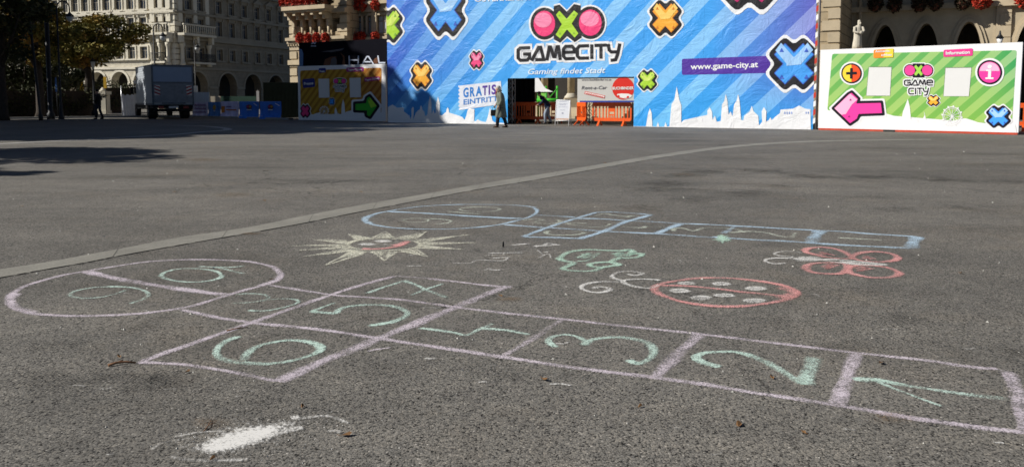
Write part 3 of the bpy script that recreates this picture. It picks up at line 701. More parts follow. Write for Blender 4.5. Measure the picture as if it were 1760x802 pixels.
ground_line('kerb_line', [(-60, 206), (60, 204), (200, 202), (330, 201.5), (500, 206)], .3, KERB, .1)
# asphalt repair seam on the right and faint dark smears
smear = chalk('tar', (0.050, 0.049, 0.047), -0.12, patchy=.25, dust=.5)
c = Chalk()
for q, w_, p_ in [([(1120, 330), (1180, 300), (1260, 292), (1340, 296), (1420, 306), (1520, 304), (1640, 310), (1760, 312)], .55, -.02), ([(1080, 360), (1180, 345), (1300, 330), (1350, 318)], .5, -.08), ([(1060, 322), (1200, 326), (1330, 330)], .3, -.1),
                  ([(1500, 362), (1620, 355), (1760, 372)], .3, -.08), ([(40, 600), (160, 585), (240, 565), (300, 540)], .16, -.02), ([(0, 655), (120, 640), (220, 610)], .22, -.05), ([(0, 690), (180, 650), (260, 655), (330, 640)], .2, -.1), ([(1400, 600), (1560, 590), (1760, 600)], .2, -.1), ([(600, 640), (760, 630), (900, 650)], .2, -.12), ([(1300, 560), (1450, 545), (1600, 550)], .25, -.12)]:
    c.stroke(q, w_, p_, jit=.02)
o = c.build('tar_smears', smear); tag(o, kind='stuff', label='dark worn smears in the asphalt surface', cat='ground stain')
sand = chalk('sand', (0.22, 0.15, 0.09), -0.06, patchy=.2, dust=1.2)
c = Chalk(); c.blob(365, 728, 40, 12, -.02); c.blob(875, 515, 30, 5, -.02); c.blob(1180, 300, 30, 3, -.1); c.blob(1530, 720, 60, 14, -.1); c.blob(430, 402, 22, 2, .1); c.blob(350, 275, 45, 4, -.05); c.blob(400, 335, 45, 5, -.1)
o = c.build('sand_stains', sand); tag(o, kind='stuff', label='brown sandy stains on the asphalt', cat='ground stain')
# twigs, leaves, peg
WOOD = M('twig_wood', (0.20, 0.10, 0.05), .8, .3, 60)
def twig(pts, r, label):
    mb = MB(); P3 = [G(x, y)+Vector((0, 0, r+.001+z)) for x, y, z in pts]; mb.tube(P3, [r*(1-.5*i/len(P3)) for i in range(len(P3))], 6)
    q = P3[1]; mb.tube([q, q+Vector((.02, .02, .006))], r*.5, 5)
    o = mb.build('twig', WOOD); rebase(o, P3[0]-Vector((0, 0, r))); tag(o, label, 'twig', 'twigs on the asphalt')
twig([(186, 630, 0), (200, 627, .004), (216, 624.5, .002), (233, 625, 0)], .006, 'thick brown twig at the left corner of the lilac hopscotch')
twig([(390, 569, 0), (408, 566, .003), (426, 563, 0)], .003, 'thin dark twig inside the lilac square with the six')
twig([(350, 742, 0), (358, 734, .004), (363, 722, 0)], .002, 'thin twig on the sandy patch by the white powder')
LEAF = M('dry_leaf', (0.16, 0.085, 0.035), .8, .35, 50)
leafpos = [(467, 481, .02), (935, 653, .022), (1270, 731, .02), (205, 614, .015), (322, 640, .012), (1515, 625, .022), (860, 509, .018), (1327, 650, .015), (595, 749, .02), (365, 790, .012), (1040, 280, .05), (620, 330, .03), (300, 330, .04), (455, 294, .05), (520, 700, .012), (1380, 744, .014), (1100, 700, .012), (38, 355, .03), (455, 345, .03), (1650, 470, .02)]
for k, (x, y, s2) in enumerate(leafpos):
    mb = MB(); p = G(x, y); a = random.random()*6
    r_ = lambda u_, v_, z_: p+Vector((math.cos(a)*u_-math.sin(a)*v_, math.sin(a)*u_+math.cos(a)*v_, z_))
    mb.face([r_(-s2, 0, .004), r_(-s2*.3, -s2*.55, .010), r_(s2*.6, -s2*.35, .007), r_(s2, 0, .012)]); mb.face([r_(-s2, 0, .004), r_(s2, 0, .012), r_(s2*.6, s2*.4, .014), r_(-s2*.3, s2*.5, .006)])
    mb.tube([r_(-s2, 0, .004), r_(-s2*1.6, s2*.2, .006)], s2*.05, 4)
    o = mb.build('fallen_leaf', LEAF); rebase(o, p); tag(o, 'small dry brown leaf lying on the asphalt', 'leaf', 'dry leaves on the asphalt')
mb = MB(); mb.lathe(G(865, 424), [(.007, 0), (.0075, .028), (.006, .04), (.003, .043)], 10); o = mb.build('stub', M('black_rubber', (0.008, 0.008, 0.008), .6)); rebase(o, G(865, 424)); tag(o, 'tiny black upright stub on the asphalt right of the chalk sun', 'stub')

# loose grit, chalk crumbs
def chips(name, m, label, cat, spots):
    mb = MB()
    for x, y, s2 in spots:
        p = G(x, y); a = random.random()*6; q = [p+Vector((math.cos(a+k*2.1)*s2*random.uniform(.6, 1.2), math.sin(a+k*2.1)*s2*random.uniform(.6, 1.2), .0005)) for k in range(3)]; t_ = p+Vector((0, 0, s2*.8+.001))
        for k in range(3): mb.face([q[k], q[(k+1) % 3], t_])
    o = mb.build(name, m); tag(o, label, cat, kind='stuff'); return o
rg = random.Random(9)
chips('grit', M('grit_stone', (.42, .41, .38), .8, .3, 80), 'pale grit and tiny pebbles scattered over the asphalt', 'grit', [(rg.uniform(0, 1760), 250+540*rg.random()**.8, 0) for _ in range(0)] + [(x, y, rg.uniform(.0015, .0045)*(1+(802-y)/160)) for x, y in ((rg.uniform(0, 1760), rg.uniform(245, 800)) for _ in range(170))])
chips('chalk_crumbs', M('crumb_white', (.80, .79, .76), .9), 'white chalk crumbs strewn around the powder patch', 'chalk crumbs', [(410+rg.gauss(0, 75), 755+rg.gauss(0, 17)-0, rg.uniform(.0012, .0035)) for _ in range(90)]+[(rg.uniform(480, 640), rg.uniform(712, 745), rg.uniform(.0012, .003)) for _ in range(25)])
# ------------------------------------------------------------------ the big printed hoarding
p0, p1 = G(667, 210.3), G(1397, 222.6)
FB = Frame(p0, (p1-p0)); BW = (p1-p0).length; BH = 8.6
W_ = sr(236, 238, 244); BLK = sr(22, 20, 24)
pw = P('white', (0.80, 0.81, 0.84)); pk = P('black', (0.014, 0.013, 0.016))
ban = framed(FB, 'printed_hoarding', 'huge sky blue striped event sheet with coloured crosses around the entrance opening', 'hoarding')
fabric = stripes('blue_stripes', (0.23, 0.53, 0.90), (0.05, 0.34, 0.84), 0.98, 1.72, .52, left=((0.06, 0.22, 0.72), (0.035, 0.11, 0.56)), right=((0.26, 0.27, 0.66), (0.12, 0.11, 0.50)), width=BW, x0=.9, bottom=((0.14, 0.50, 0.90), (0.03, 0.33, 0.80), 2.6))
ex0 = FB.px(872.5, 170)[0]; ex1 = FB.px(1089.5, 170)[0]; ez0 = FB.px(875, 134.5)[1]; ez1 = FB.px(1085, 132.5)[1]; EZ = (ez0+ez1)/2
mb = MB(); mb.mat(fabric)
nn_ = 90
def sheet(x0, x1, z0, z1):
    nx = max(2, int((x1-x0)/.3)); nz = max(2, int((z1-z0)/.3))
    i = len(mb.v)
    for b_i in range(nz+1):
        for a_i in range(nx+1):
            x = x0+(x1-x0)*a_i/nx; z = z0+(z1-z0)*b_i/nz
            mb.v.append((x, 0, z))
    for b_i in range(nz):
        for a_i in range(nx):
            q = i+b_i*(nx+1)+a_i; mb.f.append((q, q+1, q+nx+2, q+nx+1)); mb.m.append(0); mb.sf.append(True)
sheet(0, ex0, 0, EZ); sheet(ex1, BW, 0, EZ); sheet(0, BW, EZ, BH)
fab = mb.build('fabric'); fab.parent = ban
pr = Print(FB, ban, clip=(0.0, BW, 0.0, BH))
def local_px(x, y):
    """photo pixels per metre at a point of the sheet, for round shapes"""
    a = Vector(FB.px(x, y)); b_ = Vector(FB.px(x+1, y)); c_ = Vector(FB.px(x, y+1)); return 1/abs(b_.x-a.x), 1/abs(c_.y-a.y)
def cross(P_, cx, cy, hx, hy, cols, name, tri=True, rot=0, gloss=True):
    """a thick rounded X; cols = (fill, dark detail, light top)"""
    def shp(L_, w_, r_):
        base = [(-w_, -L_), (w_, -L_), (w_, -w_), (L_, -w_), (L_, w_), (w_, w_), (w_, L_), (-w_, L_), (-w_, w_), (-L_, w_), (-L_, -w_), (-w_, -w_)]
        q = roundpoly(base, r_, 3); a = R(45+rot)
        return [(cx+(v[0]*math.cos(a)-v[1]*math.sin(a))*hx*1.0, cy+(v[0]*math.sin(a)+v[1]*math.cos(a))*hy*1.0) for v in q]
    # outer half extent 1.0 along both axes: L and w scaled accordingly
    P_.begin(); k = 0.86
    P_.poly(shp(1.05*k, .57*k, .24), pw, 1); P_.poly(shp(.96*k, .48*k, .20), pk, 2)
    P_.poly(shp(.78*k, .30*k, .035), cols[1], 3); P_.poly(shp(.75*k, .268*k, .03), cols[0], 4)
    if gloss:
        q = [(cx-hx*.42, cy-hy*.66), (cx-hx*.02, cy-hy*.22), (cx+hx*.02, cy-hy*.22), (cx+hx*.44, cy-hy*.66), (cx+hx*.62, cy-hy*.44), (cx+hx*.22, cy+hy*.02), (cx-hx*.25, cy+hy*.06), (cx-hx*.24, cy), (cx-hx*.6, cy-hy*.42)]
        P_.poly(q, cols[2], 5)
    if tri:
        for sx in (-1, 1):
            for sy in (-1, 1):
                ax, ay = cx+sx*hx*.40, cy+sy*hy*.42
                P_.poly([(ax-hx*.075, ay+hy*.05), (ax+hx*.075, ay+hy*.05), (ax, ay-hy*.085)], cols[1], 6)
    return P_.end(name)
blueX = (P('xb', (0.06, 0.33, 0.85)), P('xbd', (0.05, 0.12, 0.55)), P('xbl', (0.35, 0.58, 0.90)))
orgX = (P('xo', (0.85, 0.40, 0.04)), P('xod', (0.70, 0.22, 0.03)), P('xol', (0.90, 0.60, 0.15)))
grnX = (P('xg', (0.40, 0.66, 0.04)), P('xgd', (0.20, 0.42, 0.03)), P('xgl', (0.62, 0.78, 0.15)))
pnkX = (P('xp', (0.80, 0.06, 0.22)), P('xpd', (0.45, 0.02, 0.14)), P('xpl', (0.88, 0.30, 0.48)))
def crop(c_): return c_
for cx, cy, hx, hy, cc in [(667.5, 43.5, 31, 38, grnX), (766.5, 18, 42, 56, blueX), (724.5, 130, 22.5, 29, orgX), (819.2, 103.2, 15, 20, pnkX), (1144, 31.5, 34.5, 38.5, orgX),
                           (1288, -46, 72, 78, pnkX), (1113, 138.3, 20.5, 22.5, grnX), (1365, 110, 53, 54.5, blueX)]:
    cross(pr, cx, cy, hx, hy, cc, 'printed_cross')
# emblem: two pink balls and a green cross
pinkb = P('ball', (0.83, 0.05, 0.20)); pinkl = P('balll', (0.86, 0.24, 0.42))
pr.begin()
for m_, o_, ly in ((pw, 8.5, 1), (pk, 5.5, 2)):
    pr.disc(936, 41, 18.5+o_, 22+o_, m_, ly); pr.disc(1015, 39.5, 19.5+o_, 22.5+o_, m_, ly)
    q = [(974, 41)]
    base = [(952, 16-o_*.9), (962, 14-o_), (974.5, 26-o_), (987, 13-o_), (998, 15-o_*.9), (1000, 60+o_*.9), (988, 68+o_*.9), (975, 57+o_), (963, 69+o_*.9), (952, 63+o_*.9)]
    pr.poly(base, m_, ly)
pr.disc(936, 41, 18.5, 22, pinkb, 3); pr.disc(1015, 39.5, 19.5, 22.5, pinkb, 3)
pr.poly(ell(934, 35, 15, 13, 16), pinkl, 4); pr.poly(ell(1014, 33, 16, 13, 16), pinkl, 4)
gx = [(956, 26), (962, 19), (974.5, 33), (987, 18.5), (994, 24), (983, 41), (994.5, 58), (988, 65), (975, 51), (963, 66.5), (955.5, 60), (966, 42)]
pr.poly(gx, grnX[0], 4)
for x, y in ((962, 27), (987, 26), (963, 58), (987, 57)): pr.poly([(x-2, y+1.5), (x+2, y+1.5), (x, y-2)], grnX[1], 5)
pr.end('printed_emblem')
def logo_strokes(P_, x0, x1, y0, y1, dyr, word, wk, ww, lk=3, lw=1, mk=None, mw=None, gap=.16):
    """angular techno lettering; box x0..x1, top y0, bottom y1, rise dyr px at the right end"""
    GL = {'G': (1.0, [[(.95, 1), (.22, 1), (.04, .85), (.04, .2), (.22, 0), (.8, 0), (.98, .2), (.98, .5), (.55, .5)]]),
          'A': (1.05, [[(0, 0), (.55, 1), (.72, 1), (.98, 0), (.36, 0)]]),
          'M': (1.15, [[(0, 0), (.2, 1), (.3, 1), (.56, .2), (.66, .2), (.86, 1), (.96, 1), (1.1, 0)]]),
          'E': (.95, [[(.06, .52), (.92, .52), (.92, .8), (.75, 1), (.22, 1), (.03, .8), (.03, .2), (.22, 0), (.9, 0)]]),
          'C': (.95, [[(.92, 1), (.22, 1), (.04, .8), (.04, .2), (.22, 0), (.92, 0)]]),
          'I': (.22, [[(.1, 0), (.1, 1)]]), 'T': (.85, [[(0, 1), (.85, 1)], [(.44, 1), (.44, 0)]]),
          'Y': (.95, [[(.02, 1), (.08, .6), (.25, .42), (.8, .42)], [(.95, 1), (.8, .25), (.62, -.22), (.3, -.25)]])}
    tw = sum(GL[ch][0] for ch in word)+gap*(len(word)-1); k = (x1-x0)/tw; x = x0
    for ch in word:
        w_, st = GL[ch]
        for s_ in st:
            q = [(x+a*k, y1+(y0-y1)*b_ + dyr*((x+a*k-x0)/(x1-x0))) for a, b_ in s_]
            if mw: P_.line(q, ww, mw, lw, cap=ww*.4)
            P_.line(q, wk, mk, lk, cap=wk*.35)
        x += (w_+gap)*k
pr.begin(); logo_strokes(pr, 890, 1065, 83, 104, -6, 'GAMECITY', 5.4, 13.5, 3, 1, pk, pw, gap=.2); pr.end('printed_wordmark')
pr.begin(); pr.text('Gaming findet Stadt', 908, 1041, 128, 125.5, 9.5, P('pale_text', (0.72, 0.82, 0.92)), 2, shear=.25, bold=.012); pr.end('printed_slogan')
pr.begin(); pr.text('ÖSTERREICHS GRÖSSTE', 816, 985, 3.2, -2, 7.5, pw, 2, shear=.05, bold=.02); pr.end('printed_headline')
vio = P('violet', (0.085, 0.035, 0.34))
pr.begin(); pr.poly(roundpoly([(1172, 101.5), (1325, 96), (1325, 125.5), (1172, 129)], 3), vio, 0); pr.text('www.game-city.at', 1187, 1303, 119.5, 115.5, 9.6, pw, 1, bold=.022); pr.end('printed_address')
tick = P('ticket', (0.72, 0.75, 0.84)); tb = P('ticket_blue', (0.03, 0.20, 0.60)); tv = P('ticket_violet', (0.09, 0.04, 0.32))
pr.begin()
q = [(861, 139.6), (863.6, 179), (789.5, 189.2)]
for k in range(6):
    y = 187.5-k*6.6; q += [(788.3+(.0 if k % 1 else 0), y), (790.8, y-2.2), (788.2, y-4.6)]
q += [(787.6, 147.7)]
pr.poly(q, tick, 1)
for ch, x0, x1, m_ in (('G', 796.5, 805.5, tb), ('R', 808, 816.5, tb), ('A', 818, 828.5, tb), ('T', 829.5, 838, tv), ('I', 840, 842.5, tv), ('S', 845, 853, tv)):
    pr.text(ch, x0, x1, 167.3-(x0-796)*.11, 167.3-(x1-796)*.11, 15.5, m_, 2, bold=.035)
pr.text('EINTRITT', 797, 856, 180.0, 173.5, 8.8, tb, 2, bold=.015)
pr.end('printed_ticket')
# white skyline prints
def skyline(P_, pts, name, m_=None, closebase=None):
    P_.poly(pts, m_ or pw, 1)
b4 = lambda p: cv(p, 660, 140, .125)
b5 = lambda p: cv(p, 1040, 0, .29918)
pr.begin()
skyline(pr, b4([(50, 580), (60, 355), (80, 340), (120, 320), (160, 345), (175, 362), (272, 358), (276, 415), (320, 445), (340, 470), (345, 455), (358, 490), (368, 520), (382, 470), (378, 380), (395, 355), (402, 350), (412, 370), (410, 450), (402, 520), (408, 524), (425, 470), (440, 430), (470, 400), (495, 385), (500, 350), (513, 330), (522, 350), (528, 388), (555, 415), (568, 470), (580, 480), (600, 450), (612, 310), (625, 250), (634, 198), (645, 250), (655, 310), (655, 440), (670, 430), (684, 385), (694, 440), (715, 430), (718, 310), (735, 250), (745, 205), (755, 250), (768, 300), (768, 460), (800, 470), (830, 440), (858, 420), (862, 385), (880, 355), (892, 385), (896, 430), (1000, 460), (1080, 490), (1110, 530), (1135, 470), (1150, 400), (1170, 370), (1245, 380), (1240, 545), (1262, 550), (1290, 520), (1330, 545), (1400, 560), (1425, 500), (1440, 440), (1462, 350), (1475, 440), (1492, 540), (1520, 560), (1660, 575), (1660, 600), (50, 590)]), 'a')
pr.end('printed_skyline')
pr.begin()
skyline(pr, b5([(160, 745), (163, 725), (235, 726), (248, 650), (258, 622), (268, 650), (272, 726), (296, 728), (304, 700), (312, 728), (340, 728), (348, 702), (357, 728), (370, 725), (382, 600), (398, 575), (412, 498), (427, 575), (438, 605), (438, 705), (452, 690), (588, 660), (588, 635), (602, 617), (614, 640), (618, 690), (632, 665), (642, 700), (665, 695), (672, 600), (685, 580), (694, 540), (703, 580), (710, 660), (722, 640), (732, 670), (742, 600), (755, 580), (765, 540), (773, 580), (782, 690), (795, 690), (800, 665), (832, 640), (843, 607), (853, 640), (880, 665), (885, 722), (902, 700), (900, 640), (913, 615), (927, 640), (925, 700), (940, 690), (950, 675), (958, 690), (985, 665), (1005, 650), (1008, 630), (1080, 625), (1115, 607), (1150, 625), (1180, 628), (1182, 750), (160, 750)]), 'b')
for k in range(4): pr.poly(b5([(1030+k*13, 642), (1036+k*13, 642), (1036+k*13, 656), (1030+k*13, 656)]), P('sky_window', (.25, .35, .7)), 3)
for k in range(2): pr.poly(b5([(1152+k*13, 642), (1158+k*13, 642), (1158+k*13, 654), (1152+k*13, 654)]), P('sky_window', (.25, .35, .7)), 3)
pr.end('printed_skyline')
# supporting lattice behind, edges
alu = M('aluminium', (0.35, 0.36, 0.38), .35, .15, 8, metal=.7)
def truss(fr, a, out, z0, z1, name, root, r=.025, half=.14):
    mb = MB()
    for dx in (-half, half):
        for dy in (-half, half): mb.tube([fr.w(a+dx, z0, out+dy), fr.w(a+dx, z1, out+dy)], r, 6)
    z = z0; s2 = 1
    while z < z1-.3:
        z2 = min(z+.35, z1)
        for dy in (-half, half): mb.tube([fr.w(a-half*s2, z, out+dy), fr.w(a+half*s2, z2, out+dy)], r*.55, 5)
        for dx in (-half, half): mb.tube([fr.w(a+dx, z, out-half*s2), fr.w(a+dx, z2, out+half*s2)], r*.55, 5)
        z = z2; s2 = -s2
    o = mb.build(name, alu); o.parent = root
    for v in o.data.vertices: v.co -= root.location
    return o
sc_root = thing('scaffold', 'aluminium truss frame holding up the blue event sheet', 'scaffold', FB.w(0, 0, -.4))
for a, oo_ in ((.3, -.35), (ex0-.02, -.35), (ex1-.2, -.9), (BW-.3, -.35)): truss(FB, a, oo_, 0, BH-.2, 'truss_tower', sc_root)
mb = MB()
for z in (EZ+.35, BH-.3): mb.tube([FB.w(0.1, z, -.12), FB.w(BW-.1, z, -.12)], .03, 6)
mb.build('cross_tube', alu, sc_root)
truss(FB, FB.px(966.5, 170)[0], -3.2, 0, 3.6, 'truss_tower', sc_root, half=.16)
# edge pole with red and white wound tape at the right end
mb = MB(); mb.tube([FB.w(BW+.12, 0, .03), FB.w(BW+.12, BH, .03)], .05, 8)
pl_ = mb.build('edge_pole', M('dull_steel', (0.22, 0.20, 0.20), .5, .2, 6, metal=.4)); rebase(pl_, FB.w(BW+.12, 0, .03)); tag(pl_, 'tall dull steel pole at the right edge of the blue sheet', 'pole')
mb = MB()
for k in range(26):
    z = .2+k*.32; mb.mat(M('tape_red', (0.5, 0.04, 0.02), .5) if k % 2 else M('tape_white', (.75, .75, .75), .5))
    mb.face([FB.w(BW+.0, z, .05), FB.w(BW+.09, z+.06, .06), FB.w(BW+.09, z+.26, .06), FB.w(BW+.0, z+.20, .05)])
o = mb.build('lacing_strap'); rebase(o, FB.w(BW, .2, .05)); tag(o, 'red and white lacing strap down the right edge of the blue sheet', 'strap')

# ------------------------------------------------------------------ entrance: sponsor panel, curtain, barriers
SF = Frame(FB.w(ex0, 0, -.06), FB.u)
sx0, sx1 = SF.px(992.5, 150)[0], SF.px(1090.5, 150)[0]; sz0, sz1 = SF.px(1040, 176)[1], SF.px(1040, 131)[1]
sg = framed(SF, 'rental_panel', 'grey sponsor panel with a red disc and car rental lettering above the barriers', 'sign')
mb = MB(); mb.box((sx0, -.05, sz0), (sx1, 0, sz1)); o = mb.build('board', M('panel_grey', (0.52, 0.51, 0.49), .5, .05, 2)); o.parent = sg
# local frame of the thing: x along, y inwards
for v in o.data.vertices: v.co.y = -v.co.y
sp = Print(SF, sg, clip=(sx0, sx1, sz0, sz1)); pg = M('panel_text', (0.07, 0.07, 0.09), .6, .05); prd = M('panel_red', (0.62, 0.025, 0.015), .45, .06); pwh = M('panel_white', (.75, .74, .72), .5, .04); pbl = M('panel_blue', (.02, .05, .30), .5)
sp.begin(); sp.poly([(996.5, 173.3), (1090.5, 173), (1090.5, 175.6), (996.5, 176)], pbl, 1)
sp.disc(1071.3, 151.9, 18.9, 19.6, prd, 1); sp.poly([(1052, 149), (1090.5, 148.6), (1090.5, 154), (1052, 154.6)], prd, 2)
sp.poly(roundpoly([(1060, 162), (1068, 160.8), (1080, 161.2), (1087, 164), (1084, 168), (1078, 170.2), (1070, 170.2), (1063, 167.5)], 2), pwh, 2)
sp.disc(1063.4, 165.4, 1.9, 1.9, prd, 3); sp.disc(1079.5, 166.8, 2, 1.9, prd, 3); sp.line([(1064, 167), (1071, 169.3), (1079, 168.4)], 1.0, prd, 3, smooth=True)
sp.end('red_disc')
sp.begin(); sp.text('BUCHBINDER', 1053, 1089.6, 154.2, 153.8, 4.7, pwh, 4, bold=.03); sp.text('www.buchbinder.co.at', 1000, 1050.8, 139.0, 138.6, 3.4, pg, 1, bold=.01)
sp.text('Rent-a-Car', 999.6, 1043.6, 153.9, 153.4, 5.8, pg, 1, shear=.25, bold=.005)
sp.line([(1005.2, 159.2), (1039.6, 167.0)], 5.0, prd, 1); sp.line([(1006.2, 159.5), (1038.9, 166.8)], 3.2, pwh, 2)
q = [(1007+k*1.6, 160.2+k*.365+(1.1 if k % 2 else -1.0)) for k in range(20)]; sp.line(q, .8, prd, 3); sp.end('lettering')
CF = Frame(FB.w(ex0, 0, -2.2), FB.u)
cx0, cx1 = CF.px(868, 150)[0], CF.px(920.3, 150)[0]
mb = MB(); i_n = 30; ring0 = [[CF.w(cx0+(cx1-cx0)*k/i_n, 0.02, .05*math.sin(k*1.3)), CF.w(cx0+(cx1-cx0)*k/i_n, 3.6, .05*math.sin(k*1.3))] for k in range(i_n+1)]
mb.smooth = True; mb.grid(ring0, closed=False); o = mb.build('dark_interior_curtain', M('black_cloth', (0.006, 0.006, 0.007), .95, .2)); rebase(o, CF.w(cx0, 0, 0)); tag(o, 'black curtain standing in for the dark interior in the left half of the entrance', 'curtain')  # black sheet put in for the dark interior behind the opening
# unseen canopy and side wall, added to shade the space behind the entrance
mb = MB(); RF = Frame(FB.w(0, 0, -.6), FB.u); mb.box((ex0-1.0, -2.2, 3.65), (ex1+1.0, 0, 3.75), RF); mb.box((ex0-1.0, -2.2, 0), (ex0-.9, -.2, 3.65), RF)
o = mb.build('shade_canopy', M('canopy_dark', (0.03, 0.03, 0.035), .8)); rebase(o, RF.w(ex0, 0, 0)); tag(o, 'added dark canopy that shades the passage behind the entrance', 'canopy')

org = M('barrier_orange', (0.78, 0.105, 0.012), .42, .12, 5, spec=.5)
def make_barrier(label, loc, rot, name='plastic_barrier'):
    t = thing(name, label, 'barrier', loc, 'orange plastic barriers in the entrance', rot)
    mb = MB(); W2, H2, th = 1.0, 1.0, .035
    out = roundpoly([(-W2, .20), (W2, .20), (W2, H2), (-W2, H2)], .13, 4)
    def bar(x0, x1, z0, z1, d=th):
        mb.box((x0, -d/2, z0), (x1, d/2, z1))
    def band(pts, d):
        n = len(pts); ctr = sum((Vector(p) for p in pts), Vector((0, 0)))/n
        rings = []
        for p in pts:
            p = Vector(p); q = Vector((p.x-(.07 if p.x > 0 else -.07)*min(1, abs(p.x)/W2*1.0), p.y+(-.075 if p.y > .6 else .075)))
            rings.append([(p.x, -d, p.y), (p.x, d, p.y), (q.x, d, q.y), (q.x, -d, q.y)])
        rings.append(rings[0]); mb.grid(rings, True, False)
    band(out, .028)
    mb.box((-W2+.06, -.022, .83), (W2-.06, .022, .935)); mb.box((-W2+.06, -.022, .262), (W2-.06, .022, .34))
    xs = [-.80, -.62, -.44, .44, .62, .80, -.28, .28]
    for x in xs: mb.box((x-.027, -.018, .33), (x+.027, .018, .84))
    mb.box((-.17, -.02, .60), (.17, .02, .835)); mb.box((-.17, -.019, .335), (-.12, .019, .60)); mb.box((.12, -.019, .335), (.17, .019, .60)); mb.box((-.12, -.017, .44), (.12, .017, .50))
    for x in (-.05, .05): mb.box((x-.02, -.016, .335), (x+.02, .016, .445))
    for k in range(9): mb.box((-.88+k*.21, -.0265, .945), (-.80+k*.21, .0265, .975))
    p = mb.build('panel', org); p.parent = t
    for sx in (-.62, .62):
        mb = MB(); 
        for sy in (-1, 1):
            mb.face([(sx-.035, 0, .27), (sx+.035, 0, .27), (sx+.05, sy*.27, 0.0), (sx-.05, sy*.27, 0.0)])
            mb.face([(sx-.035, sy*-.0, .20), (sx+.035, sy*-.0, .20), (sx+.05, sy*.20, 0.0), (sx-.05, sy*.20, 0.0)])
            mb.face([(sx-.035, 0, .27), (sx-.05, sy*.27, 0), (sx-.05, sy*.20, 0), (sx-.035, 0, .20)]); mb.face([(sx+.035, 0, .27), (sx+.05, sy*.27, 0), (sx+.05, sy*.20, 0), (sx+.035, 0, .20)])
            mb.face([(sx-.05, sy*.27, 0.001), (sx+.05, sy*.27, 0.001), (sx+.05, sy*.20, 0.001), (sx-.05, sy*.20, 0.001)])
        mb.box((sx-.04, -.03, .18), (sx+.04, .03, .30))
        f = mb.build('foot', org); f.parent = t
    return t
def on_g(x, y): v = G(x, y); return (v.x, v.y, 0)
ur = FB.rot
bl = [('dark orange barrier at the left of the entrance, in front of the black curtain', (908, -1.4), ur, .80),
      ('orange barrier turned end-on behind the sandwich board', (951, -1.9), ur+R(25), .62),
      ('orange barrier standing at an angle between the sandwich board and the bright barrier', (1000, -.60), ur-R(38), .42),
      ('bright sunlit orange barrier below the sponsor panel', (1051.5, -.32), ur, .90)]
src = None
for k, (lb, p, r_, kx) in enumerate(bl):
    if src is None: src = make_barrier(lb, FB.w(Frame(FB.w(0, 0, p[1]), FB.u).px(p[0], 200)[0], 0, p[1]), r_); o = src
    else:
        o = copy_tree(src); o.location = FB.w(Frame(FB.w(0, 0, p[1]), FB.u).px(p[0], 200)[0], 0, p[1]); o.rotation_euler = (0, 0, r_); o['label'] = lb
    o.scale = (kx, 1, 1)

# ------------------------------------------------------------------ sandwich board
p = G(968, 216.0); sb = thing('sandwich_board', 'white metal sandwich board with a printed notice in front of the barriers', 'sandwich board', (p.x, p.y, 0), rot=ur+R(10))
wm = M('white_metal', (.78, .78, .79), .4, .05); hs = .30; Ht = 1.10; ln = .22
mb = MB()
for sx in (-1, 1): mb.tube([(sx*hs, -ln, 0), (sx*hs, 0, Ht)], .018, 6)
mb.tube([(-hs, 0, Ht), (hs, 0, Ht)], .018, 6); mb.tube([(-hs, -ln*.8, Ht*.2), (hs, -ln*.8, Ht*.2)], .014, 6); o = mb.build('front_frame', wm); o.parent = sb
mb = MB()
for sx in (-1, 1): mb.tube([(sx*hs, ln, 0), (sx*hs, 0, Ht-.02)], .018, 6)
mb.tube([(-hs, ln*.8, Ht*.2), (hs, ln*.8, Ht*.2)], .014, 6); o = mb.build('rear_frame', wm); o.parent = sb
def sbp(x, t, off): return (x, -ln*(1-t)-off, Ht*t)
mb = MB(); mb.face([sbp(-hs+.02, .22, .004), sbp(hs-.02, .22, .004), sbp(hs-.02, .98, .004), sbp(-hs+.02, .98, .004)]); mb.face([sbp(-hs+.02, .22, -.004), sbp(hs-.02, .22, -.004), sbp(hs-.02, .98, -.004), sbp(-hs+.02, .98, -.004)])
o = mb.build('notice', M('notice_paper', (.70, .72, .78), .5, .06)); o.parent = sb
mb = MB(); mb.mat(M('faint_ink', (.38, .40, .50), .6))
for t_, a, b_ in ((.93, -.17, .15), (.84, -.2, .18), (.80, -.15, .13), (.72, -.19, .2), (.60, -.12, .1)): mb.face([sbp(a, t_, .007), sbp(b_, t_, .007), sbp(b_, t_+.016, .007), sbp(a, t_+.016, .007)])
mb.face([sbp(-.045, .46, .007), sbp(.045, .46, .007), sbp(.035, .52, .007), sbp(-.035, .52, .007)])
mb.mat(M('warm_print', (.60, .42, .33), .6)); mb.face([sbp(-hs+.02, .225, .0065), sbp(hs-.02, .225, .0065), sbp(hs-.02, .29, .0065), sbp(-hs+.02, .29, .0065)])
o = mb.build('print', None); o.parent = sb

# ------------------------------------------------------------------ green stall and person seen through the entrance
GF = Frame(FB.w(ex0, 0, -9.5), FB.u); gm = M('stall_green', (.05, .42, .03), .5, .1)
g0, g1 = GF.px(921, 160)[0], GF.px(960, 160)[0]
gp = GF.w((g0+g1)/2, 0, 0); gs = thing('green_stall', 'bright green stall with a white cloth seen through the entrance', 'stall', gp)
zt = lambda y: GF.px(940, y)[1]
mb = MB()
for a in (g0+.15, (g0+g1)/2-.05, g1-.08): mb.tube([GF.w(a, 0, 0), GF.w(a, zt(148), 0)], .06, 8)
mb.tube([GF.w(g0+.1, zt(172), 0), GF.w(g1, zt(172), 0)], .10, 8); mb.tube([GF.w(g1-.5, zt(167), .05), GF.w(g1-.05, zt(152), .05)], .03, 6); mb.build('frame', gm, gs)
mb = MB(); mb.box((g0+.18, .02, zt(171)), ((g0+g1)/2-.1, .05, zt(158)), GF); mb.build('green_panel', M('lime', (.20, .55, .08), .5, .1), gs)
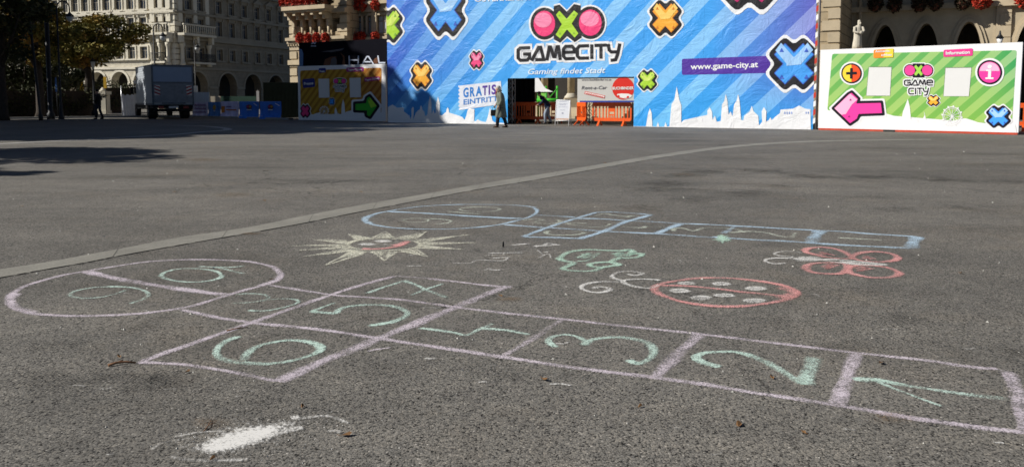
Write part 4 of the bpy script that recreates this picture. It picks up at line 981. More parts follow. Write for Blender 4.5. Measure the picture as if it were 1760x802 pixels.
mb = MB(); mb.poly([GF.w(GF.px(920.5, 140)[0], zt(158), .12), GF.w(GF.px(937, 140)[0], zt(158), .12), GF.w(GF.px(952.5, 140)[0], zt(158), .14), GF.w(GF.px(940, 140)[0], zt(152.5), .12), GF.w(GF.px(936, 140)[0], zt(148), .12), GF.w(GF.px(929, 140)[0], zt(137), .12), GF.w(GF.px(927, 140)[0], zt(134), .12), GF.w(GF.px(920.5, 140)[0], zt(134), .12)])
mb.build('white_cloth', M('white_cloth', (.78, .78, .80), .8, .06), gs)
cn = M('sandstone_pale', (.50, .41, .27), .8, .16, 4, bump=.3)

# ------------------------------------------------------------------ info boards
def board(pa, pb, top, name, label, cat, face_m, inner, inner_m, back_m, skirt=None, th=.12):
    fr = Frame(G(*pa), G(*pb)-G(*pa)); Wd = (G(*pb)-G(*pa)).length
    t = framed(fr, name, label, cat); H0 = sum(fr.px(x, y)[1] for x, y in top)/2
    mb = MB(); z0 = .07 if skirt else 0.02
    mb.box((0, 0, z0), (Wd, th, H0)); o = mb.build('panel', face_m); o.parent = t
    if skirt:
        mb = MB(); mb.box((0.02, -.012, .0), (Wd-.02, th-.01, z0)); mb.mat(M('black_block', (.02, .02, .02), .7)); mb.box((Wd*.36, -.03, 0), (Wd*.42, .0, .065)); o = mb.build('skirt', skirt); 
        o.data.materials.clear(); o.data.materials.append(skirt); o.data.materials.append(M('black_block')); 
        for i_, p_ in enumerate(o.data.polygons): p_.material_index = 0 if i_ < 6 else 1
        o.parent = t
    P_ = Print(fr, t, clip=(0, Wd, z0, H0)); P_.begin(); P_.poly(roundpoly(inner, 4), inner_m, 0); o = P_.end('striped_field')
    return fr, t, P_, Wd, H0
flatw = P('board_white', (.74, .74, .76), .12); bk = P('board_black', (.015, .012, .02), .12)
grn = stripes('green_stripes', (.30, .50, .17), (.12, .38, .10), 1.0, .62, .45, amount=.08, left=None, width=6.6, x0=.2, bottom=((.33, .52, .12), (.21, .43, .07), 2.2), right=((.24, .47, .25), (.01, .28, .09)))
fr, t, bp_, Wd, H0 = board((1406, 223.3), (1750, 231.8), [(1415, 83), (1757, 76)], 'info_board', 'big white framed board with green stripes, pink arrow and info symbol, right of the sheet', 'info board', flatw,
    [(1430.4, 92.8), (1747.7, 86.6), (1739.5, 211), (1700, 212), (1422, 190)], grn, flatw, skirt=M('skirt_red', (.45, .05, .02), .5, .2))
m_pink = P('tag_pink', (.72, .05, .26), .12); m_or = P('tag_orange', (.80, .25, .03), .12); m_ye = P('tag_yellow', (.82, .60, .05), .12); arrow_m = P('arrow_pink', (.80, .05, .33), .12); arrow_l = P('arrow_light', (.86, .42, .62), .12)
def tagbox(P_, pts, m_, texts, name, m2=None):
    P_.begin(); P_.poly(roundpoly(pts, 2.5), m_, 2)
    if m2: P_.poly([pts[1], pts[2], ((pts[2][0]+pts[3][0])/2, (pts[2][1]+pts[3][1])/2), ((pts[0][0]+pts[1][0])/2+4, (pts[0][1]+pts[1][1])/2)], m2, 3)
    for tx, a, b_, y0, y1, h in texts: P_.text(tx, a, b_, y0, y1, h, flatw, 4, bold=.03)
    return P_.end(name)
tagbox(bp_, [(1622, 86), (1672.2, 83.3), (1672, 96), (1621.5, 98.3)], m_pink, [('Information', 1626, 1667.5, 94.3, 92.4, 5.4)], 'information_tag')
tagbox(bp_, [(1502, 86), (1536, 83.6), (1535.5, 98.8), (1501.5, 100)], m_or, [('Anmelde-', 1504.5, 1531, 90.3, 89.2, 3.4), ('schluss', 1515, 1533, 96.5, 95.8, 3.4)], 'orange_tag', m_ye)
def roundsign(cx, cy, r, m1, m2, name, glyph):
    bp_.begin(); bp_.disc(cx, cy, r*1.25, r*1.22, flatw, 2); bp_.disc(cx, cy, r*1.08, r*1.05, bk, 3); bp_.disc(cx, cy, r*.92, r*.9, m1, 4)
    bp_.poly(ell(cx, cy, r*.92, r*.9, 14, 90, 270) if glyph == '+' else ell(cx, cy-r*.1, r*.85, r*.75, 14, 180, 360), m2, 5)
    if glyph == '+': bp_.line([(cx-r*.55, cy), (cx+r*.55, cy-.6)], r*.26, bk, 6); bp_.line([(cx, cy-r*.55), (cx-.5, cy+r*.55)], r*.26, bk, 6)
    else:
        bp_.disc(cx+.3, cy-r*.48, r*.19, r*.17, flatw, 6); bp_.line([(cx-r*.3, cy-r*.16), (cx+r*.12, cy-r*.16)], r*.14, flatw, 6); bp_.line([(cx+r*.02, cy-r*.16), (cx-r*.02, cy+r*.5)], r*.26, flatw, 6); bp_.line([(cx-r*.36, cy+r*.52), (cx+r*.34, cy+r*.52)], r*.15, flatw, 6)
    return bp_.end(name)
roundsign(1464, 126.3, 16.5, P('plus_red', (.75, .08, .02), .12), m_ye, 'plus_symbol', '+'); roundsign(1701.3, 124.4, 20, arrow_m, arrow_l, 'info_symbol', 'i')
for q in ([(1493.9, 116), (1532.5, 116), (1529.8, 164.6), (1489.4, 164.6)], [(1625.6, 117.3), (1669.9, 116.8), (1665.4, 165.5), (1622, 165.5)]):
    bp_.begin(); bp_.poly([(q[0][0]-.8, q[0][1]-1.2), (q[1][0]+.3, q[1][1]-1.2), (q[2][0]+.3, q[2][1]+.2), (q[3][0]-.8, q[3][1])], P('cut_edge', (.16, .20, .12), .12), 1); bp_.poly(q, P('paper', (.66, .66, .66), .15), 2); bp_.end('blank_window')
def emblem(P_, x0, x1, y0, wh, bl_, m_pk, m_gn):
    """small stacked emblem with the two-line wordmark"""
    k = (x1-x0)/48.0; P_.begin(); X = lambda v: x0+v*k; Y = lambda v: y0+v*k
    for m_, o_, ly in ((wh, 3.2, 1), (bl_, 1.6, 2)):
        P_.disc(X(10), Y(11), (8.3+o_)*k, (8.3+o_)*k, m_, ly); P_.disc(X(38), Y(11), (8.3+o_)*k, (8.3+o_)*k, m_, ly); P_.poly([(X(16-o_), Y(1.5-o_)), (X(32+o_), Y(1.5-o_)), (X(32+o_), Y(21+o_)), (X(16-o_), Y(21+o_))], m_, ly)
    P_.disc(X(10), Y(11), 8.3*k, 8.3*k, m_pk, 3); P_.disc(X(38), Y(11), 8.3*k, 8.3*k, m_pk, 3)
    P_.poly([(X(a), Y(b_)) for a, b_ in ((17, 5), (20, 2), (24, 7), (28, 2), (31, 5), (27, 11), (31, 17), (28, 20), (24, 15), (20, 20), (17, 17), (21, 11))], m_gn, 3)
    logo_strokes(P_, X(1), X(47), Y(27), Y(35), -.3*k, 'GAME', 1.9*k, 5.6*k, 4, 2.6, bl_, wh, gap=.12)
    logo_strokes(P_, X(8), X(40), Y(40), Y(49), -.3*k, 'CITY', 1.9*k, 5.6*k, 4, 2.6, bl_, wh, gap=.2)
    return P_.end('emblem')
emblem(bp_, 1553.5, 1604.5, 109.5, flatw, bk, P('em_pink', (.78, .06, .30), .12), P('em_green', (.33, .62, .08), .12))
def smallP(c_): return tuple(P('s'+m.name, tuple(m.node_tree.nodes['Principled BSDF'].inputs['Base Color'].default_value[:3]), .12) for m in c_)
_pw, _pk = pw, pk; pw, pk = flatw, bk
cross(bp_, 1604.6, 173, 13.5, 12, smallP(orgX), 'printed_cross', tri=False); cross(bp_, 1716.3, 200.6, 26.5, 24, smallP(blueX), 'printed_cross')
pw, pk = _pw, _pk
AR = lambda p: cv(p, 1390, 0, .29935)
def arrow(P_, pts, cen, ms, name, hi=None, tris=()):
    P_.begin()
    for o_, m_, ly in ((1.12, flatw, 2), (1.0, bk, 3), (.86, ms[0], 4)):
        c_ = Vector(cen); base = [c_+(Vector(p)-c_) for p in pts]
        off = {1.12: 4.0, 1.0: 1.0, .86: -3.4}[o_]
        q = offset_poly([tuple(v) for v in base], off); P_.poly(roundpoly(q, 3.2 if off >= 0 else .8), m_, ly)
    if hi: P_.poly(hi, ms[1], 5)
    for x, y, s2 in tris: P_.poly([(x-s2, y+s2*.7), (x+s2, y+s2*.7), (x, y-s2)], P('arrow_dark', (.35, .03, .2), .12) if name == 'pink_arrow' else P('arrow_dkg', (.03, .2, .02), .12), 6)
    return P_.end(name)
def offset_poly(pts, d):
    """push every edge of a polygon outwards by d (photo pixels)"""
    n = len(pts); area = sum(pts[i][0]*pts[(i+1) % n][1]-pts[(i+1) % n][0]*pts[i][1] for i in range(n)); s2 = 1 if area > 0 else -1
    out = []
    for i in range(n):
        a, b_, c_ = Vector(pts[i-1]), Vector(pts[i]), Vector(pts[(i+1) % n])
        e1 = (b_-a).normalized(); e2 = (c_-b_).normalized(); n1 = Vector((e1.y, -e1.x))*s2; n2 = Vector((e2.y, -e2.x))*s2
        m_ = (n1+n2); m_ = m_/max(.35, m_.length_squared/2) ; out.append(b_+m_*d)
    return out
arrow(bp_, AR([(133, 622), (225, 533), (250, 520), (296, 565), (290, 583), (425, 580), (435, 660), (296, 665), (287, 688), (238, 722)]), AR([(270, 622)])[0], (arrow_m, arrow_l), 'pink_arrow',
      hi=AR([(150, 622), (240, 538), (282, 572), (250, 600), (215, 655), (190, 660)]), tris=[(1462.5, 171.5, 2.2), (1460, 200, 2.2)])
bp_.begin()
bp_.poly([(1404, 222), (1420, 189.5), (1440, 190.5), (1510, 193), (1524, 195.5), (1550, 203), (1552, 192), (1556, 182), (1560.5, 170), (1564, 184), (1566, 205), (1572, 210), (1576.5, 204), (1579, 210), (1584, 208), (1589, 199), (1588.5, 191.5), (1592, 206), (1598, 209), (1604, 207), (1608, 212), (1622, 212), (1652, 204), (1660, 203.5), (1672, 207), (1680, 210), (1700, 213), (1745, 214), (1748, 231), (1406, 222)], flatw, 1)
bp_.end('printed_skyline')
def wheel(P_, cx, cy, r, m_, name='printed_ferris_wheel'):
    P_.begin(); P_.line(ell(cx, cy, r, r, 28), r*.09, m_, 2); P_.line(ell(cx, cy, r*.82, r*.82, 24), r*.04, m_, 2)
    for k in range(12):
        a = R(k*30+8); P_.line([(cx, cy), (cx+r*math.cos(a), cy+r*math.sin(a))], r*.045, m_, 2)
        P_.poly([(cx+r*1.1*math.cos(a)-r*.08, cy+r*1.1*math.sin(a)-r*.08), (cx+r*1.1*math.cos(a)+r*.08, cy+r*1.1*math.sin(a)-r*.08), (cx+r*1.1*math.cos(a)+r*.08, cy+r*1.1*math.sin(a)+r*.08), (cx+r*1.1*math.cos(a)-r*.08, cy+r*1.1*math.sin(a)+r*.08)], m_, 2)
    P_.line([(cx, cy), (cx-r*.5, cy+r*1.1)], r*.1, m_, 2); P_.line([(cx, cy), (cx+r*.5, cy+r*1.1)], r*.1, m_, 2)
    return P_.end(name)
wheel(bp_, 1636.5, 199.5, 15.5, flatw)

ora = stripes('ochre_stripes', (.52, .30, .035), (.36, .17, .02), 1.0, .44, .45, amount=.1, width=5, x0=.1, right=((.48, .22, .05), (.34, .12, .02)))
fr2, t2, b2, W2_, H2_ = board((513.3, 206.8), (663.4, 209.6), [(509.7, 115), (632+31, 109)], 'info_board', 'white framed board with ochre stripes and a green arrow, left of the sheet', 'info board', flatw,
    [(516, 121.5), (656, 116.5), (655.5, 195), (517, 197)], ora, flatw)
L3 = lambda p: cv(p, 505, 60, .19321)
dkb = P('tag_navy', (.03, .04, .22), .12); dkm = P('tag_magenta', (.36, .02, .22), .12)
tagbox(b2, L3([(222, 298), (287, 294), (287, 335), (222, 340)]), dkb, [('Presse', 550, 558.5, 124.3, 124, 3.2)], 'blue_tag')
tagbox(b2, L3([(468, 292), (622, 288), (624, 325), (470, 330)]), dkm, [('Tages-Tickets', 598, 623, 121.6, 121, 3.2)], 'magenta_tag')
tagbox(b2, L3([(78, 396), (184, 385), (192, 462), (84, 474)]), dkb, [('Presse', 523, 539, 146.4, 145.0, 4.6)], 'blue_tag')
tagbox(b2, L3([(628, 382), (766, 371), (768, 402), (630, 418)]), dkm, [('Tages-Tickets', 628, 652.5, 139.0, 136.0, 3.0)], 'magenta_tag')
for q in (L3([(220, 392), (316, 390), (320, 558), (226, 560)]), L3([(498, 384), (596, 382), (600, 555), (502, 556)])):
    b2.begin(); b2.poly(q, P('paper', (.66, .66, .66), .15), 2); b2.end('blank_window')
emblem(b2, 573.5, 595.5, 134.5, flatw, bk, P('em_pink', (.78, .06, .30), .12), P('em_green', (.33, .62, .08), .12))
pw, pk = flatw, bk
cross(b2, 525.2, 191, 11, 14.5, smallP(pnkX), 'printed_cross', gloss=False); cross(b2, 570.8, 174.5, 6, 8, smallP(blueX), 'printed_cross', tri=False, gloss=False)
pw, pk = _pw, _pk
arrow(b2, L3([(535, 598), (632, 592), (640, 552), (680, 527), (764, 632), (684, 748), (636, 724), (638, 690), (535, 686)]), L3([(640, 640)])[0], (P('arrow_green', (.05, .42, .04), .12), P('arrow_lime', (.35, .65, .05), .12)), 'green_arrow', hi=L3([(664, 588), (684, 560), (742, 632), (690, 650)]), tris=[(636.5, 172, 1.4), (636.5, 199, 1.4)])
b2.begin(); b2.poly(L3([(60, 760), (60, 735), (160, 725), (190, 700), (235, 690), (240, 712), (330, 722), (332, 705), (340, 715), (352, 700), (362, 716), (366, 660), (376, 645), (386, 680), (392, 705), (400, 695), (410, 715), (424, 712), (428, 620), (441, 572), (452, 620), (458, 690), (480, 680), (520, 672), (560, 660), (700, 650), (775, 640), (778, 760)]), flatw, 1); b2.end('printed_skyline')
wheel(b2, 557.6, 190.5, 7.3, flatw)
# dark poster hoarding behind the left board
fq = Frame(G(513, 206.0)+fr2.n*-1.6, fr2.u); wq0, wq1 = fq.px(514, 100)[0], fq.px(666, 100)[0]; zq = (fq.px(516, 70.5)[1]+fq.px(664, 70)[1])/2
po = framed(fq, 'poster_wall', 'black poster wall with big silver letters above the ochre board', 'poster')
mb = MB(); mb.box((wq0, 0, 0), (wq1, .1, zq)); o = mb.build('panel', M('poster_black', (.008, .008, .012), .95, .1, spec=.02)); o.parent = po
pq = Print(fq, po, clip=(wq0, wq1, 0, zq)); sil = P('poster_silver', (.55, .60, .72), .12); lbl = P('poster_edge', (.12, .22, .42), .12); brz = P('poster_bronze', (.13, .055, .03), .12); grey_ = P('poster_grey', (.10, .10, .11), .12)
pq.begin(); pq.poly([(514, 84), (519, 85), (521.5, 92), (521, 114), (514, 115)], lbl, 1); pq.poly([(556, 112), (559, 102), (568, 98), (578, 97), (580, 112)], brz, 1); pq.poly([(568, 112), (570, 101), (576, 98), (579, 103), (579, 112)], grey_, 2)
pq.poly([(588, 112), (590, 99), (584, 90), (592, 96), (594, 112)], brz, 1); pq.poly([(552, 89), (580, 85), (592, 83), (588, 87), (570, 90)], grey_, 1); pq.poly([(640, 108), (644, 101), (650, 98), (652, 104), (648, 110)], brz, 1); pq.end('artwork')
pq.begin()
for s2 in ([(600.5, 96.5), (601, 111)], [(616.5, 96.5), (616, 111)], [(600.5, 103.5), (616.5, 103.5)], [(623, 111), (631, 97.5), (634, 97.5), (642, 110)], [(627, 106.5), (637, 106.5)], [(650, 96.5), (652, 108), (662, 108)]): pq.line(s2, 2.2, sil, 3, cap=.6)
pq.line([(536, 76), (539, 73), (541, 75.5), (544, 72)], 1.6, sil, 3); pq.line([(535, 79.5), (544, 79.5)], 1.2, sil, 3); pq.end('lettering')

# ------------------------------------------------------------------ orange barrier piece right of the green board
o = copy_tree(src); o.location = on_g(1790, 226); o.rotation_euler = (0, 0, R(-30)); o.scale = (.9, 1, 1); o['label'] = 'red orange barrier just peeping out at the right photo edge beside the info board'
# ------------------------------------------------------------------ the walking man
mp_ = G(860, 219.3); man = thing('person', 'elderly man in a long grey green raincoat walking left past the ticket print', 'person', (mp_.x, mp_.y, 0))
skin = M('skin', (.50, .30, .22), .6, .1, 20); coat = M('raincoat', (.145, .16, .13), .8, .15, 6, bump=.4, bscale=9); trou = M('dark_trousers', (.018, .02, .03), .8); hairm = M('grey_hair', (.52, .50, .47), .8, .2, 60); shoe = M('shoe_brown', (.05, .03, .02), .5)
J = {'pelvis': ((0.03, 0, .88), .13), 'spine': ((0.02, 0, 1.08), .135), 'chest': ((-.02, 0, 1.26), .145), 'neck': ((-.07, 0, 1.41), .06), 'headb': ((-.10, 0, 1.48), .07), 'head': ((-.115, 0, 1.57), .088), 'crown': ((-.105, 0, 1.63), .06),
     'nose': ((-.205, 0, 1.545), .017),
     'shl': ((-.03, -.17, 1.36), .065), 'ell': ((.04, -.235, 1.10), .047), 'wrl': ((-.06, -.24, .87), .032), 'pal': ((-.085, -.235, .80), .034),
     'shr': ((-.03, .17, 1.36), .065), 'elr': ((-.02, .235, 1.10), .047), 'wrr': ((-.18, .22, .92), .032), 'par': ((-.22, .215, .86), .034),
     'hpl': ((0.03, -.09, .84), .095), 'knl': ((-.10, -.10, .47), .066), 'anl': ((-.12, -.10, .09), .042), 'tol': ((-.25, -.10, .03), .032),
     'hpr': ((0.03, .09, .84), .095), 'knr': ((.10, .09, .47), .066), 'anr': ((.24, .09, .11), .042), 'tor': ((.13, .09, .03), .032)}
E_ = [('pelvis', 'spine'), ('spine', 'chest'), ('chest', 'neck'), ('neck', 'headb'), ('headb', 'head'), ('head', 'crown'), ('headb', 'nose'), ('chest', 'shl'), ('shl', 'ell'), ('ell', 'wrl'), ('wrl', 'pal'), ('chest', 'shr'), ('shr', 'elr'), ('elr', 'wrr'), ('wrr', 'par'),
      ('pelvis', 'hpl'), ('hpl', 'knl'), ('knl', 'anl'), ('anl', 'tol'), ('pelvis', 'hpr'), ('hpr', 'knr'), ('knr', 'anr'), ('anr', 'tor')]
for side, px_, py_, pz_ in (('l', -.085, -.235, .80), ('r', -.22, .215, .86)):
    for k in range(4):
        a = f'f{side}{k}a'; b_ = f'f{side}{k}b'; ln_ = (.075, .085, .08, .065)[k]
        J[a] = ((px_-.015+.022*(k-1.5)*-1, py_, pz_-.045), .0085); J[b_] = ((px_-.02-.02*(k-1.5), py_+.01, pz_-.045-ln_*.6), .0075); E_ += [('pa'+side, a), (a, b_)]
    J[f't{side}'] = ((px_-.045, py_+(.01 if side == 'l' else -.01), pz_-.03), .009); E_ += [('pa'+side, f't{side}')]
bd = skin_figure('body', J, E_, skin, man, 1)
def loft(rings, m_, name, parent, n=18, smooth=True, wav=0.0):
    mb = MB(); mb.smooth = smooth; rr = []
    for (x, y, z, rx, ry) in rings:
        rr.append([(x+rx*math.cos(2*math.pi*k/n)*(1+wav*math.sin(k*2.4)*(1 if z < .95 else .3)), y+ry*math.sin(2*math.pi*k/n)*(1+wav*math.cos(k*3.1)*(1 if z < .95 else .3)), z) for k in range(n)])
    mb.grid(rr); o = mb.build(name, m_); o.parent = parent; return o
def sleeve(pts, rs, m_, name, parent):
    mb = MB(); mb.smooth = True; mb.tube(pts, rs, 10); o = mb.build(name, m_); o.parent = parent; return o
mb = MB(); mb.smooth = True
n = 20; rr = []
for (x, z, rx, ry) in [(.03, .40, .235, .20), (.03, .45, .24, .205), (.03, .6, .215, .205), (.03, .8, .19, .20), (.03, .95, .175, .19), (.02, 1.1, .17, .195), (.0, 1.25, .165, .215), (-.02, 1.36, .14, .20), (-.045, 1.42, .09, .11), (-.06, 1.45, .075, .08)]:
    rr.append([(x+rx*math.cos(2*math.pi*k/n)*(1+(.05*math.sin(k*2.2) if z < 1 else 0)), ry*math.sin(2*math.pi*k/n)*(1+(.05*math.cos(k*2.9) if z < 1 else 0)), z) for k in range(n)])
mb.grid(rr, caps=False)
mb.tube([(-.02, -.16, 1.37), (.03, -.235, 1.22), (.05, -.25, 1.09), (0, -.25, .97), (-.055, -.24, .87)], [.08, .07, .068, .062, .055], 10)
mb.tube([(-.02, .16, 1.37), (0, .235, 1.22), (-.02, .25, 1.09), (-.09, .24, 1.0), (-.165, .225, .93)], [.08, .07, .068, .062, .055], 10)
mb.mat(coat); mb.tube([(-.14, 0, 1.43), (-.08, -.09, 1.46), (.02, -.07, 1.48), (.04, 0, 1.485), (.02, .07, 1.48), (-.08, .09, 1.46), (-.14, 0, 1.43)], .03, 8)
o = mb.build('raincoat', coat); o.parent = man
for q, nm in (([(0.03, -.09, .82), (-.06, -.10, .55), (-.11, -.10, .3), (-.12, -.10, .09)], 'a'), ([(0.03, .09, .82), (.09, .09, .5), (.18, .09, .3), (.235, .09, .11)], 'b')): sleeve(q, [.12, .085, .075, .072], trou, 'trouser_leg', man)
for ax, tx, y in ((-.115, -.26, -.10), (.245, .10, .09)):
    mb = MB(); mb.smooth = True; mb.tube([(ax+.05, y, .05), (ax-.02, y, .055), ((ax+tx)/2, y, .045), (tx-.02, y, .035)], [.045, .05, .045, .03], 10); mb.box((tx-.03, y-.04, 0), (ax+.08, y+.04, .022)); o = mb.build('shoe', shoe); o.parent = man
mb = MB(); mb.ball((-.085, 0, 1.60), (.105, .088, .085), 14, 8); mb.ball((-.045, 0, 1.55), (.075, .086, .09), 12, 8); o = mb.build('hair', hairm); o.parent = man
mb = MB()
for s2 in (-1, 1): mb.ball((-.10, s2*.088, 1.55), (.018, .01, .03), 8, 6)
o = mb.build('ear', skin); o.parent = man
mb = MB()
for s2 in (-1, 1): mb.ball((-.192, s2*.035, 1.572), (.008, .012, .007), 8, 6)
o = mb.build('eye', M('eye_dark', (.02, .015, .01), .3)); o.parent = man
mb = MB(); mb.box((-.196, -.022, 1.507), (-.182, .022, 1.513)); o = mb.build('mouth', M('lip', (.30, .10, .08), .5)); o.parent = man
mb = MB(); mb.smooth = True; mb.tube([(-.13, -.03, 1.45), (-.155, 0, 1.40), (-.165, 0, 1.30), (-.16, 0, 1.2)], [.05, .045, .035, .02], 8); o = mb.build('scarf', M('scarf_red', (.20, .03, .02), .8)); o.parent = man
bg_ = thing('handbag', 'dark leather bag carried at the front of the raincoat man', 'bag', (mp_.x-.27, mp_.y+.21, .58))
mb = MB(); mb.smooth = False; q = roundpoly([(-.13, -.12), (.13, -.12), (.12, .13), (-.12, .13)], .04, 3)
mb.grid([[(x, -.05, z) for x, z in q], [(x, .05, z) for x, z in q]]); o = mb.build('bag_body', M('leather', (.012, .010, .010), .5)); o.parent = bg_
mb = MB(); mb.tube([(-.07, 0, .13), (-.05, 0, .22), (0, 0, .25), (.05, 0, .22), (.07, 0, .13)], .01, 6); o = mb.build('handle', M('leather')); o.parent = bg_
def walker(name, label, px_, py_, jacket, legs, face=-1, h=1.74, bend=0.0, loc=None):
    p = G(px_, py_) if loc is None else loc; t = thing(name, label, 'person', (p.x, p.y, 0)); k = h/1.74; f = face
    Jn = {'pelvis': ((0, 0, .93), .12), 'spine': ((f*(.02+bend*.1), 0, 1.12), .12), 'chest': ((f*(.03+bend*.25), 0, 1.32-bend*.08), .14), 'neck': ((f*(.04+bend*.36), 0, 1.47-bend*.14), .055), 'headb': ((f*(.05+bend*.42), 0, 1.55-bend*.17), .07), 'head': ((f*(.06+bend*.46), 0, 1.64-bend*.19), .088), 'nose': ((f*(.155+bend*.47), 0, 1.61-bend*.2), .016),
          'shl': ((f*(.03+bend*.25), -.17, 1.41-bend*.1), .06), 'ell': ((f*(-.03+bend*.35), -.22, 1.15-bend*.08), .045), 'wrl': ((f*(.12+bend*.4), -.2, .98-bend*.03), .03), 'pal': ((f*(.19+bend*.4), -.2, .96-bend*.03), .035),
          'shr': ((f*(.03+bend*.25), .17, 1.41-bend*.1), .06), 'elr': ((f*(-.06+bend*.3), .22, 1.15-bend*.05), .045), 'wrr': ((f*(.05+bend*.4), .2, .95), .03), 'par': ((f*(.11+bend*.4), .2, .92), .035),
          'hpl': ((0, -.09, .88), .09), 'knl': ((f*.12, -.1, .49), .062), 'anl': ((f*.10, -.1, .09), .042), 'tol': ((f*.24, -.1, .035), .034), 'hpr': ((0, .09, .88), .09), 'knr': ((f*-.03, .1, .5), .062), 'anr': ((f*-.18, .1, .10), .042), 'tor': ((f*-.05, .1, .035), .034)}
    En = [('pelvis', 'spine'), ('spine', 'chest'), ('chest', 'neck'), ('neck', 'headb'), ('headb', 'head'), ('headb', 'nose'), ('chest', 'shl'), ('shl', 'ell'), ('ell', 'wrl'), ('wrl', 'pal'), ('chest', 'shr'), ('shr', 'elr'), ('elr', 'wrr'), ('wrr', 'par'), ('pelvis', 'hpl'), ('hpl', 'knl'), ('knl', 'anl'), ('anl', 'tol'), ('pelvis', 'hpr'), ('hpr', 'knr'), ('knr', 'anr'), ('anr', 'tor')]
    for sd in 'lr':
        base = Vector(Jn['pa'+sd][0])
        for q in range(4):
            a = f'{sd}{q}a'; b_ = f'{sd}{q}b'; Jn[a] = (tuple(base+Vector((f*.045, (q-1.5)*.02, -.01))), .0085); Jn[b_] = (tuple(base+Vector((f*.08, (q-1.5)*.02, -.035))), .0075); En += [('pa'+sd, a), (a, b_)]
        Jn['t'+sd] = (tuple(base+Vector((f*.02, -.03 if sd == 'r' else .03, -.01))), .009); En.append(('pa'+sd, 't'+sd))
    for kk in Jn: Jn[kk] = (tuple(Vector(Jn[kk][0])*k), Jn[kk][1]*k)
    skin_figure('body', Jn, En, skin, t, 1); V = lambda q: tuple(Vector(q)*k)
    mb = MB(); mb.smooth = True; c_ = Jn['chest'][0]
    rr = []
    for z, rx, ry, xx in ((.84, .155, .185, 0), (.95, .15, .18, 0), (1.12, .145, .175, f*(.02+bend*.1)), (1.30-bend*.08, .155, .20, f*(.03+bend*.25)), (1.42-bend*.12, .12, .185, f*(.03+bend*.3)), (1.49-bend*.14, .07, .08, f*(.04+bend*.36))):
        rr.append([V((xx+rx*math.cos(2*math.pi*q/16), ry*math.sin(2*math.pi*q/16), z)) for q in range(16)])
    mb.grid(rr, caps=False)
    for sd in 'lr': mb.tube([Jn['sh'+sd][0], Jn['el'+sd][0], Jn['wr'+sd][0]], [.078*k, .062*k, .045*k], 10)
    o = mb.build('jacket', jacket); o.parent = t
    for sd in 'lr':
        mb = MB(); mb.smooth = True; mb.tube([Jn['hp'+sd][0], Jn['kn'+sd][0], Jn['an'+sd][0]], [.105*k, .078*k, .066*k], 10); o = mb.build('trouser_leg', legs); o.parent = t
        mb = MB(); mb.smooth = True; a = Vector(Jn['an'+sd][0]); b_ = Vector(Jn['to'+sd][0]); mb.tube([a+Vector((-f*.04, 0, -.03)), a+Vector((0, 0, -.03)), b_], [.045, .052, .035], 10); mb.box((min(a.x, b_.x)-.05, a.y-.04, 0), (max(a.x, b_.x)+.04, a.y+.04, .02)); o = mb.build('shoe', M('leather')); o.parent = t
    hd = Vector(Jn['head'][0]); mb = MB(); mb.ball(hd+Vector((-f*.02, 0, .03)), (.10*k, .092*k, .085*k), 12, 8); o = mb.build('hair', M('dark_hair', (.02, .014, .01), .7)); o.parent = t
    mb = MB()
    for s2 in (-1, 1): mb.ball(hd+Vector((f*.082, s2*.033, -.005)), (.008, .011, .007), 6, 5)
    o = mb.build('eye', M('eye_dark')); o.parent = t
    return t
jeans = M('light_jeans', (.30, .36, .45), .8, .15, 10)
walker('person', 'person in a dark navy jacket and pale jeans bending behind the left barriers', 0, 0, M('navy', (.012, .02, .05), .8), jeans, face=-1, h=1.62, bend=.8, loc=Vector((AT(941, 180, 37.8).x, 37.8, 0)))
walker('person', 'dark dressed person standing in the tree shade left of the truck', 170, 204.6, M('black_coat', (.010, .010, .012), .85), M('dark_trousers'), face=-1, h=1.7)

# ------------------------------------------------------------------ the box truck
rl, rr_ = G(266, 205.2), G(332, 205.0)
du = (rr_-rl).normalized(); tw = 2.25
# heading of the truck: away and to the left
hd_a = R(90+33); hv = Vector((math.cos(hd_a), math.sin(hd_a), 0)); rv = Vector((hv.y, -hv.x, 0))
rc = (G(266, 204.6)+G(332, 204.6))/2
TF = Frame(rc-rv*(tw/2), rv)   # rear plane: u = to the truck's right, n = backwards
trk = thing('box_truck', 'grey white box truck seen from behind with striped warning panels, parked in the tree shade', 'truck', rc)
tl = 5.4
def tbox(a0, a1, o0, o1, z0, z1, m_, name, parent=None):
    mb = MB(); mb.box((a0, o0, z0), (a1, o1, z1), TF); return mb.build(name, m_, parent or trk)
tz = 3.05
shell = M('truck_shell', (.38, .41, .45), .5, .12, 3); alu_d = M('truck_alu', (.20, .22, .25), .6, .2, 4)
mb = MB(); mb.box((0, -tl, .82), (tw, 0, tz), TF)
for k in range(15):                                       # corrugation of both flanks
    z = .95+k*.14; mb.box((-.012, -tl+.05, z), (0, -.05, z+.07), TF); mb.box((tw, -tl+.05, z), (tw+.012, -.05, z+.07), TF)
body = mb.build('cargo_box', shell, trk)
fm = M('truck_frame_grey', (.13, .145, .17), .6); mb = MB()
for a in (0, tw-.09): mb.box((a-.002, -.02, .8), (a+.092, .025, tz+.02), TF)
mb.box((0, -.02, tz-.09), (tw, .03, tz+.03), TF); mb.box((0, -.02, 2.02), (tw, .028, 2.12), TF); mb.box((-.02, -tl, tz-.03), (.03, 0, tz+.03), TF); mb.box((-.02, -tl, .8), (.03, 0, .9), TF); mb.build('frame', fm, trk)
tbox(.09, tw-.09, .0, .018, 2.12, tz-.09, M('truck_sign_blue', (.26, .33, .45), .5, .05), 'upper_rear_panel')
lift = tbox(.09, tw-.09, .03, .10, .95, 2.02, alu_d, 'tail_lift')
tbox(.5, tw-.5, .10, .12, .86, .95, fm, 'lift_hinge', None)
